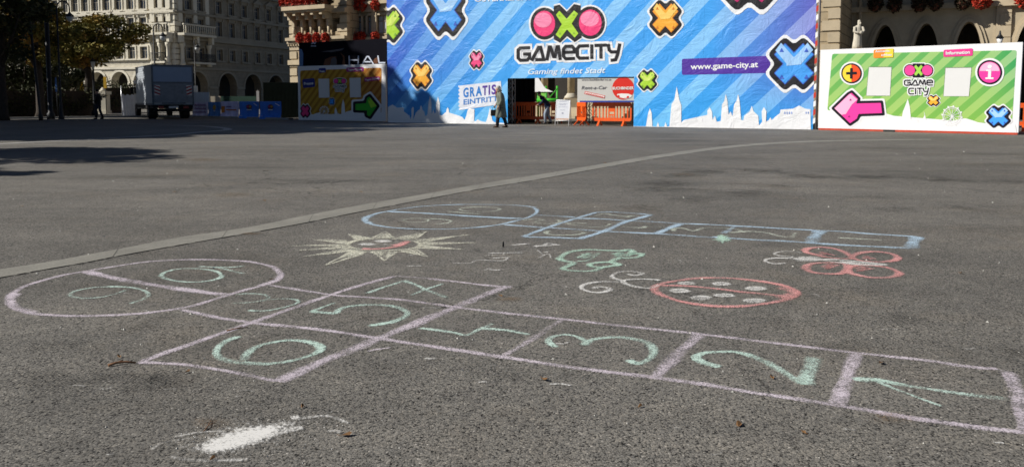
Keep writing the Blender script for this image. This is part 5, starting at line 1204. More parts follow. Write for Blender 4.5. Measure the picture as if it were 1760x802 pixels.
for a in (.12, tw-.42):
    mb = MB()
    mb.mat(M('warn_white', (.62, .60, .58), .5)); mb.box((a, .10, 1.35), (a+.30, .108, 1.92), TF); mb.mat(M('warn_red', (.32, .02, .02), .5)); sgn = 1 if a < 1 else -1
    for k in range(3):
        z = 1.36+k*.19
        zz = [(a, z), (a+.30, z+.13*sgn if sgn > 0 else z-.0), ]
        z0_, z1_ = (z, z+.12) if sgn < 0 else (z+.12, z)
        mb.face([TF.w(a, z0_-.0, .1095), TF.w(a+.3, z1_, .1095), TF.w(a+.3, min(1.915, z1_+.09), .1095), TF.w(a, min(1.915, z0_+.09), .1095)])
    mb.build('warning_panel', None, trk)
mb = MB(); mb.box((.05, -tl-.2, .62), (tw-.05, -.05, .82), TF); mb.box((.1, -.25, .42), (tw-.1, -.05, .58), TF); mb.tube([TF.w(.15, .5, .02), TF.w(tw-.15, .5, .02)], .05, 8); mb.build('chassis', M('under_black', (.01, .01, .012), .8), trk)
for a in (.30, tw-.6):
    mb = MB(); mb.box((a, -.04, .60), (a+.3, .03, .74), TF); mb.build('tail_light', M('lamp_red', (.22, .01, .01), .3), trk)
tbox(tw/2-.26, tw/2+.26, .03, .045, .62, .74, M('plate_white', (.55, .55, .55), .5), 'number_plate')
mb = MB(); mb.box((.12, -tl-1.75, .55), (tw-.12, -tl-.12, 2.3), TF); cab = mb.build('cab', M('cab_white', (.55, .56, .58), .4), trk)
for a in (.115, tw-.115): tbox(a-.008, a+.008, -tl-1.5, -tl-.6, 1.45, 2.1, M('dark_glass', (.01, .012, .015), .15), 'side_window', cab)
for a in (-.08, tw-.08): tbox(a, a+.16, -tl-1.75, -tl-1.68, 1.5, 1.9, M('under_black'), 'mirror', cab)
def wheel3(a, back, w_, r_=.44):
    mb = MB(); rings = []
    c0 = TF.w(a, r_, back)
    for (o_, rr2) in ((-w_/2, r_*.55), (-w_/2, r_*.93), (-w_/2+.03, r_), (w_/2-.03, r_), (w_/2, r_*.93), (w_/2, r_*.55)):
        rings.append([c0+rv*o_+hv*(rr2*math.cos(2*math.pi*k/24))+Vector((0, 0, rr2*math.sin(2*math.pi*k/24))) for k in range(24)])
    mb.smooth = True; mb.grid(rings); wv = mb.build('wheel', M('tyre', (.012, .012, .012), .9), trk)
    mb = MB(); s_o = -w_/2 if a < tw/2 else w_/2
    mb.smooth = False; rings = [[c0+rv*(s_o*q)+hv*(rr2*math.cos(2*math.pi*k/20))+Vector((0, 0, rr2*math.sin(2*math.pi*k/20))) for k in range(20)] for q, rr2 in ((.9, r_*.54), (1.02, r_*.50), (.8, r_*.22), (1.05, r_*.16))]
    mb.grid(rings); mb.build('rim', M('rim_grey', (.18, .18, .19), .5, metal=.4), wv)
for a, bk_, w_ in ((.24, -1.5, .46), (tw-.24, -1.5, .46), (.2, -tl-.85, .24), (tw-.2, -tl-.85, .24)): wheel3(a, bk_, w_)
for a in (.24, tw-.24):
    mb = MB(); mb.box((a-.2, -.95, .22), (a+.2, -.94, .6), TF); mb.build('mud_flap', M('under_black'), trk)

# ------------------------------------------------------------------ banner-hung crowd barriers left of the ochre board
def fence_banner(xa, xb, yt, yb, col, label, art=None, wav=.04):
    pa, pb = G(xa, yb), G(xb, yb); fr_ = Frame(pa, pb-pa); Wf = (pb-pa).length; zt_ = fr_.px(xa, yt)[1]
    t = framed(fr_, 'banner_barrier', label, 'banner barrier', 'crowd barriers hung with printed banners')
    mb = MB(); zt_ = max(.8, zt_)
    for a in (.05, Wf-.05): mb.tube([(a, .05, 0), (a, .05, zt_)], .018, 6); mb.tube([(a, -.25, .015), (a, .3, .015)], .018, 6)
    mb.tube([(.05, .05, zt_), (Wf-.05, .05, zt_)], .018, 6); mb.tube([(.05, .05, .2), (Wf-.05, .05, .2)], .014, 6)
    for k in range(9): mb.tube([(.05+(Wf-.1)*(k+1)/10, .05, .2), (.05+(Wf-.1)*(k+1)/10, .05, zt_)], .007, 5)
    o = mb.build('rack', alu); o.parent = t
    mb = MB(); mb.smooth = True; rings = []
    for k in range(17):
        a = Wf*k/16; rings.append([(a, wav*math.sin(k*1.1+z*2)*(1.2-z)-(.16 if z < .12 else 0), max(.012, z)) for z in (0.0, .10, .3, .55, .8, zt_+.01)])
    mb.grid(rings, closed=False); ph = ph_mat(col); o = mb.build('cloth', ph); o.parent = t
    if art:
        pf = Print(fr_, t, clip=(0, Wf, 0, zt_)); pf._off = lambda layer: .075+layer*.004
        pf.begin(); art(pf, xa, xb, yt, yb); pf.end('print')
    return t
def ph_mat(col): return M('cloth_%02d%02d%02d' % tuple(int(v*99) for v in col), col, .5, .22, 2.5, bump=.6, bscale=3.5, spec=.5)
inkp = M('ink_purple', (.16, .05, .22), .6); inko = M('ink_orange', (.55, .18, .03), .6); inkw = M('ink_white', (.6, .65, .75), .6); inkr = M('ink_dark', (.12, .04, .05), .6); inky = M('ink_gold', (.45, .30, .05), .6)
def art_script(P_, a, b_, t_, u_):
    for r_ in range(3):
        y = t_+5+r_*6.0; q = [(a+3+k*(b_-a-6)/22, y+1.6*math.sin(k*2.1+r_)) for k in range(23)]; P_.line(q, .9, inkp, 1)
def art_orange(P_, a, b_, t_, u_):
    P_.poly([(a+1, t_+8), (a+7, t_+8), (a+7, u_-9), (a+1, u_-9)], inko, 1); P_.line([(a+9, t_+14), (b_-4, t_+14.5)], 2.0, inko, 1); P_.line([(a+9, t_+9), (a+18, t_+9)], 1.5, inkp, 1)
def art_emblem(P_, a, b_, t_, u_):
    cx = (a+b_)/2; P_.disc(cx, t_+9, 4.8, 4.2, inkr, 1); P_.disc(cx-2, t_+8.5, 1.8, 1.8, M('ink_pink', (.4, .04, .15), .6), 2); P_.disc(cx+2, t_+8.5, 1.8, 1.8, inky, 2); P_.line([(cx-4, t_+14), (cx+4, t_+14)], 1.6, inkw, 1)
    P_.line([(cx+8, t_+3), (b_-3, t_+7)], 1.4, inkw, 1)
    P_.poly([(a, u_), (a, u_-5), (a+6, u_-6), (a+10, u_-3), (cx, u_-5), (b_-8, u_-4), (b_, u_-6), (b_, u_)], inkw, 1)
def art_small(P_, a, b_, t_, u_): P_.disc((a+b_)/2, t_+9, 2.6, 4.5, inky, 1); P_.line([(a+9, t_+15), (b_-9, t_+15)], 1.2, inkw, 1)
fence_banner(332, 358, 175.8, 201.5, (.58, .57, .78), 'lilac white banner with purple script beside the truck', art_script)
fence_banner(358.3, 380, 175.8, 201.9, (.06, .20, .50), 'narrow deep blue banner between the two lilac banners', art_small)
fence_banner(380.3, 411, 174.6, 202.3, (.60, .56, .78), 'lilac white banner with an orange square', art_orange)
fence_banner(412, 445.5, 174.8, 203.9, (.03, .18, .66), 'blue banner with a round emblem, left one of the wide blue pair', art_emblem)
fence_banner(447, 484, 174.8, 204.8, (.03, .17, .64), 'blue banner with a round emblem, next to the dark slatted fence', art_emblem)
def plain_board(xa, xb, yt, yb, depth, m_, name, label, cat, th=.05, slats=0):
    a, b_ = AT(xa, 190, depth), AT(xb, 190, depth); a.z = b_.z = 0; fr_ = Frame(a, b_-a); Wf = (b_-a).length; z1 = fr_.px((xa+xb)/2, yt)[1]
    z0 = max(0, fr_.px((xa+xb)/2, yb)[1]); t = framed(fr_, name, label, cat)
    mb = MB(); mb.box((0, -th, z0), (Wf, 0, z1))
    o = mb.build('panel', m_); o.parent = t
    if slats:
        mb = MB()
        for k in range(slats): mb.box((Wf*(k+.15)/slats, -th-.04, z0+.03), (Wf*(k+.75)/slats, -th, z1-.03))
        o = mb.build('slats', m_); o.parent = t
    mb = MB()
    for a_ in (.06, Wf-.1): mb.box((a_, 0, 0), (a_+.05, .06, z1-.05))
    o = mb.build('post', M('post_grey', (.12, .12, .12), .7)); o.parent = t
    return t
plain_board(329, 361, 158.6, 176.5, 52, M('pale_blue_panel', (.52, .60, .70), .6, .08), 'white_screen', 'pale plain screen standing behind the script banner', 'screen')
plain_board(363, 380, 165.5, 178, 53, M('cream_panel', (.50, .44, .34), .6, .08), 'cream_screen', 'low cream board behind the narrow blue banner', 'board')
plain_board(380.5, 441, 165.5, 178, 54, M('dark_green_panel', (.03, .07, .05), .6, .2), 'green_screen', 'low dark green board behind the orange square banner', 'board')
plain_board(453.6, 513, 141.8, 206, 50.5, M('slat_black', (.008, .011, .009), .9, .2, spec=.03), 'slatted_fence', 'tall black green slatted fence left of the ochre board', 'fence', slats=26)
# white creased sheet left of the truck
pa, pb = G(210.5, 200.3), G(238, 200.0); fr_ = Frame(pa, pb-pa); Wf = (pb-pa).length; t = framed(fr_, 'white_sheet', 'creased white tarpaulin sheet hung between the arches and the truck', 'tarpaulin')
mb = MB(); mb.smooth = True; rings = []
for k in range(25):
    a = Wf*k/24; zt2 = fr_.px(212, 163)[1]*(1+.03*math.sin(k*.9)) if k < 19 else fr_.px(237, 161)[1]
    rings.append([(a, .07*math.sin(k*1.7+j*.5)*(1-j/9), .02+(zt2-.02)*j/7) for j in range(8)])
mb.grid(rings, closed=False); o = mb.build('cloth', M('tarp_white', (.60, .63, .70), .6, .1)); o.parent = t
mb = MB(); mb.tube([(0, .1, 0), (0, .1, 2.0)], .03, 6); mb.tube([(Wf, .1, 0), (Wf, .1, 2.0)], .03, 6); o = mb.build('post', alu); o.parent = t

# ------------------------------------------------------------------ lamps, poles and small signs
pm = M('lamp_iron', (.02, .022, .025), .5); glassm = M('lamp_glass', (.45, .47, .48), .2)
def arc_lamp(px_, ptop, depth, reach_px, label, r=.06):
    b_ = AT(px_, 190, depth); b_.z = 0; t = thing('street_lamp', label, 'street lamp', b_, 'iron street lamps')
    zt_ = AT(px_, ptop, depth).z; k = reach_px/1434*depth; h = zt_-.55*abs(k)
    mb = MB(); mb.lathe((0, 0, 0), [(.16, 0), (.16, .12), (.11, .2), (.09, .8), (r, 1.0), (r*.75, h)], 10)
    arc = [(k/2-k/2*math.cos(R(a)), 0, h+abs(k)*.55*math.sin(R(a))) for a in range(0, 181, 20)]; mb.tube([(0, 0, h-.02)]+arc+[(k, 0, h-.25)], r*.6, 6); o = mb.build('post', pm); o.parent = t
    mb = MB(); mb.lathe((k, 0, h-.75), [(.05, .52), (.08, .45), (.20, .36), (.22, .30), (.20, .27)], 12); o = mb.build('shade', pm); o.parent = t
    mb = MB(); mb.lathe((k, 0, h-.75), [(.19, .27), (.17, .12), (.08, .0)], 12); o = mb.build('glass', glassm); o.parent = t
    return t
arc_lamp(268.5, 41, 53, 16, 'dark hanging arc lamp rising behind the truck')
arc_lamp(105, 2, 47, 22, 'thin dark lamp pole in the trees at the left, bell lamp at its top')
t = arc_lamp(337.5, 68, 62, 5, 'thin grey lamp pole before the shaded house corner', r=.045)
def pole(px_, top, depth, r, label, name='pole', lean=0.0, m_=pm):
    b_ = AT(px_, 190, depth); b_.z = 0; t = thing(name, label, 'pole', b_)
    zt_ = AT(px_, top, depth).z; mb = MB(); mb.lathe((0, 0, 0), [(r*1.6, 0), (r*1.6, .3), (r, .4), (r*.85, zt_)], 10); o = mb.build('shaft', m_); o.parent = t; o.rotation_euler = (0, lean, 0)
    mb = MB(); mb.ball((0, 0, 0), (r*1.3, r*1.3, r*1.3), 10, 6); o = mb.build('finial', m_); o.parent = t; o.location = (math.sin(lean)*zt_, 0, math.cos(lean)*zt_)
    return t
pole(87, -60, 47, .13, 'thick black pole crossing the autumn tree at the left'); pole(4, -60, 46, .13, 'black pole at the far left photo edge')
pole(70, 40, 44, .07, 'short leaning dark pole among the left trees', lean=R(-4))
b_ = AT(163, 190, 55); b_.z = 0; t = thing('street_lamp', 'ornate lamp with pale glass lantern in front of the tree trunk', 'street lamp', b_, 'iron street lamps')
mb = MB(); mb.lathe((0, 0, 0), [(.2, 0), (.2, .3), (.1, .5), (.07, 2), (.06, 3.0), (.12, 3.05), (.03, 3.1)], 10); o = mb.build('post', pm); o.parent = t
mb = MB(); mb.lathe((0, 0, 3.1), [(.07, 0), (.15, .45), (.15, .5)], 8); o = mb.build('glass', glassm); o.parent = t
mb = MB(); mb.lathe((0, 0, 3.6), [(.18, 0), (.05, .2), (.03, .35), (.005, .4)], 8); o = mb.build('cap', pm); o.parent = t
def small_sign(x0, x1, y0, y1, depth, m_, label, pole_top=None, name='road_sign'):
    a = AT(x0, y0, depth); b_ = AT(x1, y1, depth); t = thing(name, label, 'sign', ((a.x+b_.x)/2, depth, 0)); w_ = (b_.x-a.x)/2
    mb = MB(); q = roundpoly([(-w_, b_.z), (w_, b_.z), (w_, a.z), (-w_, a.z)], .06, 3); mb.grid([[(x, -.06, z) for x, z in q], [(x, -.04, z) for x, z in q]]); o = mb.build('plate', m_); o.parent = t
    mb = MB(); mb.tube([(0, 0, 0), (0, 0, a.z+.1)], .03, 6); mb.box((-.04, -.05, (a.z+b_.z)/2-.03), (.04, 0, (a.z+b_.z)/2+.03)); o = mb.build('post', pm); o.parent = t; return t
small_sign(333, 340.5, 147.6, 158.5, 57, M('sign_white', (.75, .74, .70), .5), 'small white sign plate on a post above the pale screen')
small_sign(441, 446, 156, 175, 55, M('sign_grey', (.45, .43, .42), .5), 'narrow upright grey marker above the left wide blue banner')
small_sign(178, 184, 132, 152, 62, M('sign_yellow', (.62, .38, .03), .6), 'yellow sign between the tree trunk and the first sunlit arch'); small_sign(138, 144, 140, 158, 66, M('sign_yellow'), 'half hidden yellow sign left of the tree trunk')
small_sign(95, 99, 133, 158, 50, M('sign_blue', (.03, .10, .30), .6), 'small blue sign in the dark under the left trees')
# ------------------------------------------------------------------ facade tools
def stone_mat(name, col, bw=.9, bh=.42, mortar=.02, var=.12, bump=.5, dark=.55, rot=0.0):
    m, nt, b = newmat(name); geo = N(nt, 'ShaderNodeTexCoord')
    mp = N(nt, 'ShaderNodeMapping'); mp.inputs['Rotation'].default_value = (0, 0, -rot); L(nt, geo.outputs['Object'], mp.inputs['Vector'])
    sx = N(nt, 'ShaderNodeSeparateXYZ'); L(nt, mp.outputs['Vector'], sx.inputs[0]); cb = N(nt, 'ShaderNodeCombineXYZ'); L(nt, math_(nt, 'ADD', sx.outputs['X'], sx.outputs['Y']), cb.inputs[0]); L(nt, sx.outputs['Z'], cb.inputs[1])
    br = N(nt, 'ShaderNodeTexBrick', i_Scale=1.0); br.inputs['Brick Width'].default_value = bw; br.inputs['Row Height'].default_value = bh; br.inputs['Mortar Size'].default_value = mortar; br.inputs['Mortar Smooth'].default_value = .3
    br.inputs['Color1'].default_value = (*[v*(1-var) for v in col], 1); br.inputs['Color2'].default_value = (*[v*(1+var) for v in col], 1); br.inputs['Mortar'].default_value = (*[v*dark for v in col], 1)
    L(nt, cb.outputs[0], br.inputs['Vector'])
    n1 = N(nt, 'ShaderNodeTexNoise', i_Scale=1.2, i_Detail=7.0, i_Roughness=.7); L(nt, geo.outputs['Object'], n1.inputs['Vector'])
    c = mixc(nt, 1.0, br.outputs['Color'], ramp(nt, n1.outputs['Fac'], [(.3, (.72, .71, .70)), (.7, (1.15, 1.14, 1.12))]), 'MULTIPLY')
    L(nt, c, b.inputs['Base Color']); b.inputs['Roughness'].default_value = .85
    bp = N(nt, 'ShaderNodeBump', i_Strength=bump, i_Distance=.05); L(nt, math_(nt, 'SUBTRACT', 1.0, br.outputs['Fac']), bp.inputs['Height']); L(nt, bp.outputs['Normal'], b.inputs['Normal'])
    return m
def wall_grid(mb, fr, x0, x1, z0, z1, holes, depth=.35, out=0.0):
    """flat wall with rectangular openings and their reveals; holes = (x0, x1, z0, z1)"""
    xs = sorted({x0, x1, *[h[0] for h in holes], *[h[1] for h in holes]}); zs = sorted({z0, z1, *[h[2] for h in holes], *[h[3] for h in holes]})
    xs = [x for x in xs if x0 <= x <= x1]; zs = [z for z in zs if z0 <= z <= z1]
    for i in range(len(xs)-1):
        for j in range(len(zs)-1):
            cx, cz = (xs[i]+xs[i+1])/2, (zs[j]+zs[j+1])/2
            if any(h[0] < cx < h[1] and h[2] < cz < h[3] for h in holes): continue
            mb.face([fr.w(xs[i], zs[j], out), fr.w(xs[i+1], zs[j], out), fr.w(xs[i+1], zs[j+1], out), fr.w(xs[i], zs[j+1], out)])
    for a, b_, c_, d in holes:
        for q in (((a, c_), (a, d)), ((a, d), (b_, d)), ((b_, d), (b_, c_)), ((b_, c_), (a, c_))):
            mb.face([fr.w(q[0][0], q[0][1], out), fr.w(q[1][0], q[1][1], out), fr.w(q[1][0], q[1][1], out-depth), fr.w(q[0][0], q[0][1], out-depth)])
def arch_pts(cx, w_, zs, za, pointed=False, n=12):
    """outline of an arch opening from left springing to right springing"""
    h = za-zs; out = []
    for k in range(n+1):
        t = k/n
        if pointed:
            s2 = abs(2*t-1); x = (2*t-1); z = math.sqrt(max(0, 1-(s2*.5+.5-.5*0)**2*0-(s2)**2.0*.0)) if False else (1-s2**2.1)**.72 if s2 < 1 else 0
            out.append((cx+x*w_/2, zs+h*z))
        else:
            a = math.pi*(1-t); out.append((cx+math.cos(a)*w_/2, zs+math.sin(a)*h))
    return out
def arch_bay(mb, fr, x0, x1, z0, z1, cx, w_, zs, za, depth=.9, pointed=False, out=0.0, back=None):
    """wall bay x0..x1 with one arch; spandrel, piers and the soffit"""
    A = arch_pts(cx, w_, zs, za, pointed)
    mb.face([fr.w(x0, z0, out), fr.w(cx-w_/2, z0, out), fr.w(cx-w_/2, zs, out), fr.w(x0, zs, out)]); mb.face([fr.w(cx+w_/2, z0, out), fr.w(x1, z0, out), fr.w(x1, zs, out), fr.w(cx+w_/2, zs, out)])
    mb.face([fr.w(x0, zs, out), fr.w(cx-w_/2, zs, out), fr.w(cx-w_/2, z1, out), fr.w(x0, z1, out)]); mb.face([fr.w(cx+w_/2, zs, out), fr.w(x1, zs, out), fr.w(x1, z1, out), fr.w(cx+w_/2, z1, out)])
    for i in range(len(A)-1):
        (a, za_), (b_, zb_) = A[i], A[i+1]; mb.face([fr.w(a, za_, out), fr.w(b_, zb_, out), fr.w(b_, z1, out), fr.w(a, z1, out)])
    B = [(cx-w_/2, z0)]+A+[(cx+w_/2, z0)]
    for i in range(len(B)-1): mb.face([fr.w(*B[i], out), fr.w(*B[i], out-depth), fr.w(*B[i+1], out-depth), fr.w(*B[i+1], out)])
def arch_mould(mb, fr, cx, w_, zs, za, th, proud, pointed=False, down=0.0, out=0.0):
    A = arch_pts(cx, w_, zs, za, pointed); Bo = arch_pts(cx, w_+2*th, zs, za+th, pointed)
    if down: A = [(cx-w_/2, zs-down)]+A+[(cx+w_/2, zs-down)]; Bo = [(cx-w_/2-th, zs-down)]+Bo+[(cx+w_/2+th, zs-down)]
    rings = [[fr.w(*a, out+.003), fr.w(*a, out+proud), fr.w(*b_, out+proud), fr.w(*b_, out+.003)] for a, b_ in zip(A, Bo)]
    mb.grid(rings, closed=False)
glass = M('window_glass', (.05, .06, .075), .12, .3, .8, spec=.6)
def make_window(w_, h, surround, root, loc, rot, head=None, sashes=(.5,), pane_m=None, sill=True, double=False, depth=.22):
    """window part: stone surround; sub-parts frame and pane; local x across, -y out, origin at bottom centre"""
    mb = MB(); s = .16
    mb.box((-w_/2-s, -.08, 0), (-w_/2, .06, h)); mb.box((w_/2, -.08, 0), (w_/2+s, .06, h)); mb.box((-w_/2-s, -.08, h), (w_/2+s, .06, h+s))
    if sill: mb.box((-w_/2-.3, -.26, -.16), (w_/2+.3, .06, -.003))
    if head:
        mb.box((-w_/2-.32, -.30, h+.34), (w_/2+.32, .05, h+.46)); mb.box((-w_/2-.2, -.12, h+s+.003), (w_/2+.2, .05, h+.337))
        if head == 'tri': 
            for q in ((-1, 1),): mb.grid([[(-w_/2-.32, y, h+.463), (w_/2+.32, y, h+.463), (0, y, h+.95)] for y in (-.28, .04)])
        if head == 'seg':
            A = [(-w_/2-.30+(w_+.6)*k/8, h+.463+.42*math.sin(math.pi*k/8)) for k in range(9)]; mb.grid([[(x, y, z) for x, z in A] for y in (-.28, .04)])
        for sx_ in (-1, 1): mb.box((sx_*(w_/2+.10)-.07, -.22, h+.02), (sx_*(w_/2+.10)+.07, -.083, h+.337))
    win = mb.build('window', surround)
    mb = MB(); y = depth
    mb.box((-w_/2, y-.05, 0), (-w_/2+.07, y, h)); mb.box((w_/2-.07, y-.05, 0), (w_/2, y, h)); mb.box((-w_/2+.07, y-.05, 0), (w_/2-.07, y, .08)); mb.box((-w_/2+.07, y-.05, h-.08), (w_/2-.07, y, h))
    mb.box((-.035, y-.06, .08), (.035, y-.003, h-.08)); mb.box((-w_/2+.07, y-.055, h*.66), (-.035, y-.002, h*.66+.07)); mb.box((.035, y-.055, h*.66), (w_/2-.07, y-.002, h*.66+.07))
    f = mb.build('frame', M('sash_paint', (.30, .27, .22), .5)); f.parent = win
    mb = MB(); mb.face([(-w_/2, y-.01, 0), (w_/2, y-.01, 0), (w_/2, y-.01, h), (-w_/2, y-.01, h)]); p = mb.build('pane', pane_m or glass); p.parent = win
    win.parent = root; win.location = loc; win.rotation_euler = (0, 0, rot); return win
def copy_part(src, root, loc):
    c = src.copy(); COL.objects.link(c); c.parent = root; c.location = loc
    for ch in src.children:
        d = ch.copy(); COL.objects.link(d); d.parent = c
    return c
# ------------------------------------------------------------------ corner house behind the trees
Cn = AT(305, 190, 90); Cn.z = 0
u2 = Vector((.335, .942, 0)).normalized(); u1 = Vector((.942, -.335, 0)).normalized()
FL = Frame(Cn-u1*60, u1)      # sunlit face, a = 60 at the corner
FRr = Frame(Cn, u2)           # shaded face, a = 0 at the corner
hou = thing('corner_house', 'tall cream arcaded corner house with pedimented windows, one face sunlit and one shaded', 'building', Cn)
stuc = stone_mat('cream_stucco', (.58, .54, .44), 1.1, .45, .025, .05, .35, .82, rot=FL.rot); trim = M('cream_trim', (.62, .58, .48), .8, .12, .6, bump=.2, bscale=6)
trim_shaded = M('cream_trim_shaded', (.30, .27, .21), .8, .12, .6, bump=.2, bscale=6)  # darker copy of the cream trim, side face shade put into the colour
stuc_shaded = stone_mat('cream_stucco_shaded', (.26, .23, .175), 1.1, .45, .025, .05, .35, .82, rot=FRr.rot)  # same cream stucco, darkened in its colour for the face in shade
zr = lambda y: FRr.px(400, y)[1]; zl = lambda y: FL.px(225, y)[1]
HH = 24.0
ZA = zr(126.5)      # crown of the arches
# window rows from the photo
rowL = (zl(101.5), zl(81)); rowM = (zl(58.5), zl(31)); rowT = (zl(17), zl(-6))
rowU = (rowT[1]+2.2, rowT[1]+4.0)
def ar(x): return FRr.px(x, 100)[0]
def al(x): return FL.px(x, 100)[0]
rw = [ar(x) for x in (377.5, 399.4, 421, 442.5, 462.5, 482.5)]; pair_r = [ar(x) for x in (325.6, 345.6)]
d_ = rw[-1]-rw[-2]; rw += [rw[-1]+d_*(k+1) for k in range(5)]
lw = [al(x) for x in (248, 227, 206.5, 186, 167, 149.5)]; d_ = lw[-2]-lw[-1]; lw += [lw[-1]-d_*(k+1) for k in range(13)]
pair_l = [al(274.5), al(286)]
xr1 = rw[-1]+1.5
ww = 1.0
hol_r = []; hol_l = []
spots = []
for row, head in ((rowL, None), (rowM, 'seg'), (rowT, 'tri'), (rowU, None)):
    h = row[1]-row[0]
    for a in rw+pair_r: hol_r.append((a-ww/2, a+ww/2, row[0], row[1])); spots.append((FRr, a, row, head, 'r'))
    for a in lw+pair_l: hol_l.append((a-ww/2, a+ww/2, row[0], row[1])); spots.append((FL, a, row, 'tri' if head == 'seg' else ('seg' if head == 'tri' else head), 'l'))
Zs0 = rowL[0]-1.0
mb = MB(); wall_grid(mb, FRr, 0, xr1, Zs0, HH, hol_r)
arr = [ar(x) for x in (338.7, 390.6, 433.7, 473)]; da = (arr[-1]-arr[-2]); arr += [arr[-1]+da*(k+1) for k in range(3)]
wa = abs(ar(406)-ar(375.5)); edges = [0]+[(arr[i]+arr[i+1])/2 for i in range(len(arr)-1)]+[xr1]
for i, a in enumerate(arr): arch_bay(mb, FRr, edges[i], edges[i+1], 0, Zs0, a, wa, ZA-wa/2, ZA, 1.0)
mb.build('side_wall', stuc_shaded, hou)
mb = MB(); wall_grid(mb, FL, 60-58, 60, Zs0, HH, hol_l)
all_ = [al(x) for x in (243.5, 204.7, 167)]; dl = all_[1]-all_[0]
arl = [al(243.5), al(204.7)]; arl += [arl[-1]+(arl[1]-arl[0])*(k+1) for k in range(8)]; arl = sorted([a for a in arl if a > 4]); arl.append(al(285))
edges = [2]+[(arl[i]+arl[i+1])/2 for i in range(len(arl)-1)]+[60]; wl = abs(al(219)-al(190))
for i, a in enumerate(arl): arch_bay(mb, FL, edges[i], edges[i+1], 0, Zs0, a, wl, ZA-wl/2, ZA, 1.0)
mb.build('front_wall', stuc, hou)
mb = MB()
for i, a in enumerate(arr): arch_mould(mb, FRr, a, wa, ZA-wa/2, ZA, .22, .07, down=.0)
for i in range(len(arr)-1): mb.box(((arr[i]+arr[i+1])/2-.7, .003, ZA-wa/2-.25), ((arr[i]+arr[i+1])/2+.7, .12, ZA-wa/2), FRr)
mb.build('arch_moulding', trim_shaded, hou); mb = MB()
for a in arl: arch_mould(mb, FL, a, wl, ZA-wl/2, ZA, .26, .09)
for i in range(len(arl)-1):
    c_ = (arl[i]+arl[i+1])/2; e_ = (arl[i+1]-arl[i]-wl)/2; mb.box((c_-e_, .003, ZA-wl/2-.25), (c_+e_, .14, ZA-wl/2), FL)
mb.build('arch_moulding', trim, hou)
mb = MB(); mb2 = MB(); zc = zr(107.5)
for z, h, p_ in ((Zs0-.12, .22, .18), (rowL[1]+.75, .25, .35), (rowL[1]+1.05, .45, .20), (rowM[0]-.45, .22, .22), (rowT[0]-.5, .25, .3), (rowT[1]+1.15, .3, .4), (HH-1.2, .5, .8), (HH-.7, .7, 1.1)):
    mb2.box((-.002, .003, z), (xr1, p_, z+h), FRr); mb.box((2, .003, z), (60.002+p_*.35, p_, z+h), FL)
    if z < 9:
        pass
n_d = 60
for k in range(n_d): mb.box((2+k*.95, .003, rowL[1]+.55), (2+k*.95+.3, .25, rowL[1]+.74), FL)
mb.build('cornice', trim, hou); mb2.build('cornice', trim_shaded, hou)
# back, roof and dark arcade inside
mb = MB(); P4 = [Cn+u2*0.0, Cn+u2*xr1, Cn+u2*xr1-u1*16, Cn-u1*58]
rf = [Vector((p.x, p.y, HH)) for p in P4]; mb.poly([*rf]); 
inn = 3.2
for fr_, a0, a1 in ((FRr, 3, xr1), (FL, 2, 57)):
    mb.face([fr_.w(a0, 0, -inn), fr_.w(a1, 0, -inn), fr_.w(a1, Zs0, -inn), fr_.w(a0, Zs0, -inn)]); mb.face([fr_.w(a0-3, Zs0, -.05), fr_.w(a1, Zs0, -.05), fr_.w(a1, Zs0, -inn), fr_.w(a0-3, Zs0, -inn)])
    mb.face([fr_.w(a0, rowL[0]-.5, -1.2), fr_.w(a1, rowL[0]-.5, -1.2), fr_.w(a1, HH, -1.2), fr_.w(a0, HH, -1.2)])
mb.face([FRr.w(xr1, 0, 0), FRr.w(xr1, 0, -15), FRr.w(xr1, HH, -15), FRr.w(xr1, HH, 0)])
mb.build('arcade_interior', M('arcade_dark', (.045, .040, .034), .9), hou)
mb = MB(); mb.grid([[Vector((p.x, p.y, HH+.01)) for p in P4], [Vector((p.x, p.y, HH+4)) + (Vector((sum(q.x for q in P4)/4, sum(q.y for q in P4)/4, 0))-Vector((p.x, p.y, 0)))*.25 for p in P4]]); mb.build('roof', M('roof_slate', (.10, .10, .11), .7), hou)
# corner bay with balconies, pilasters
mb = MB(); b0, b1 = 0, ar(358)
zb0, zb1 = zr(67), zr(52)
c0 = al(262)
for fr_, a0, a1 in ((FRr, .0, b1), (FL, c0, 60.0)):
    mb.box((a0 if fr_ is FRr else a0, .36, zb0-.25), (a1, 1.25, zb0), fr_); mb.box((a0, 1.0, zb0+.85), (a1, 1.2, zb0+1.0), fr_)
    k = int((a1-a0)/.32)
    for i in range(k): mb.tube([fr_.w(a0+.15+i*(a1-a0)/k, zb0, 1.1), fr_.w(a0+.15+i*(a1-a0)/k, zb0+.4, 1.1), fr_.w(a0+.15+i*(a1-a0)/k, zb0+.85, 1.1)], [.09, .05, .07], 6)
    for a in (a0+.2, a1-.2, (a0+a1)/2): mb.box((a-.18, .36, zb0-1.0), (a+.18, .9, zb0-.253), fr_)
mb.build('balcony', trim, hou)
mb = MB(); zz = rowL[0]-.35
for fr_, a0, a1 in ((FRr, ar(322), ar(360)), (FL, al(269), al(293))):
    mb.box((a0, .01, zz-.2), (a1, .9, zz), fr_)
mb.build('lower_balcony', trim, hou)
for fr_, a0, a1 in ((FRr, ar(322), ar(360)), (FL, al(269), al(293))):
    mb = MB(); mb.tube([fr_.w(a0, zz+.9, .86), fr_.w(a1, zz+.9, .86)], .04, 5)
    k = int((a1-a0)/.13)
    for i in range(k+1): mb.tube([fr_.w(a0+(a1-a0)*i/k, zz, .86), fr_.w(a0+(a1-a0)*i/k, zz+.9, .86)], .028, 4)
    mb.build('railing', pm, hou)
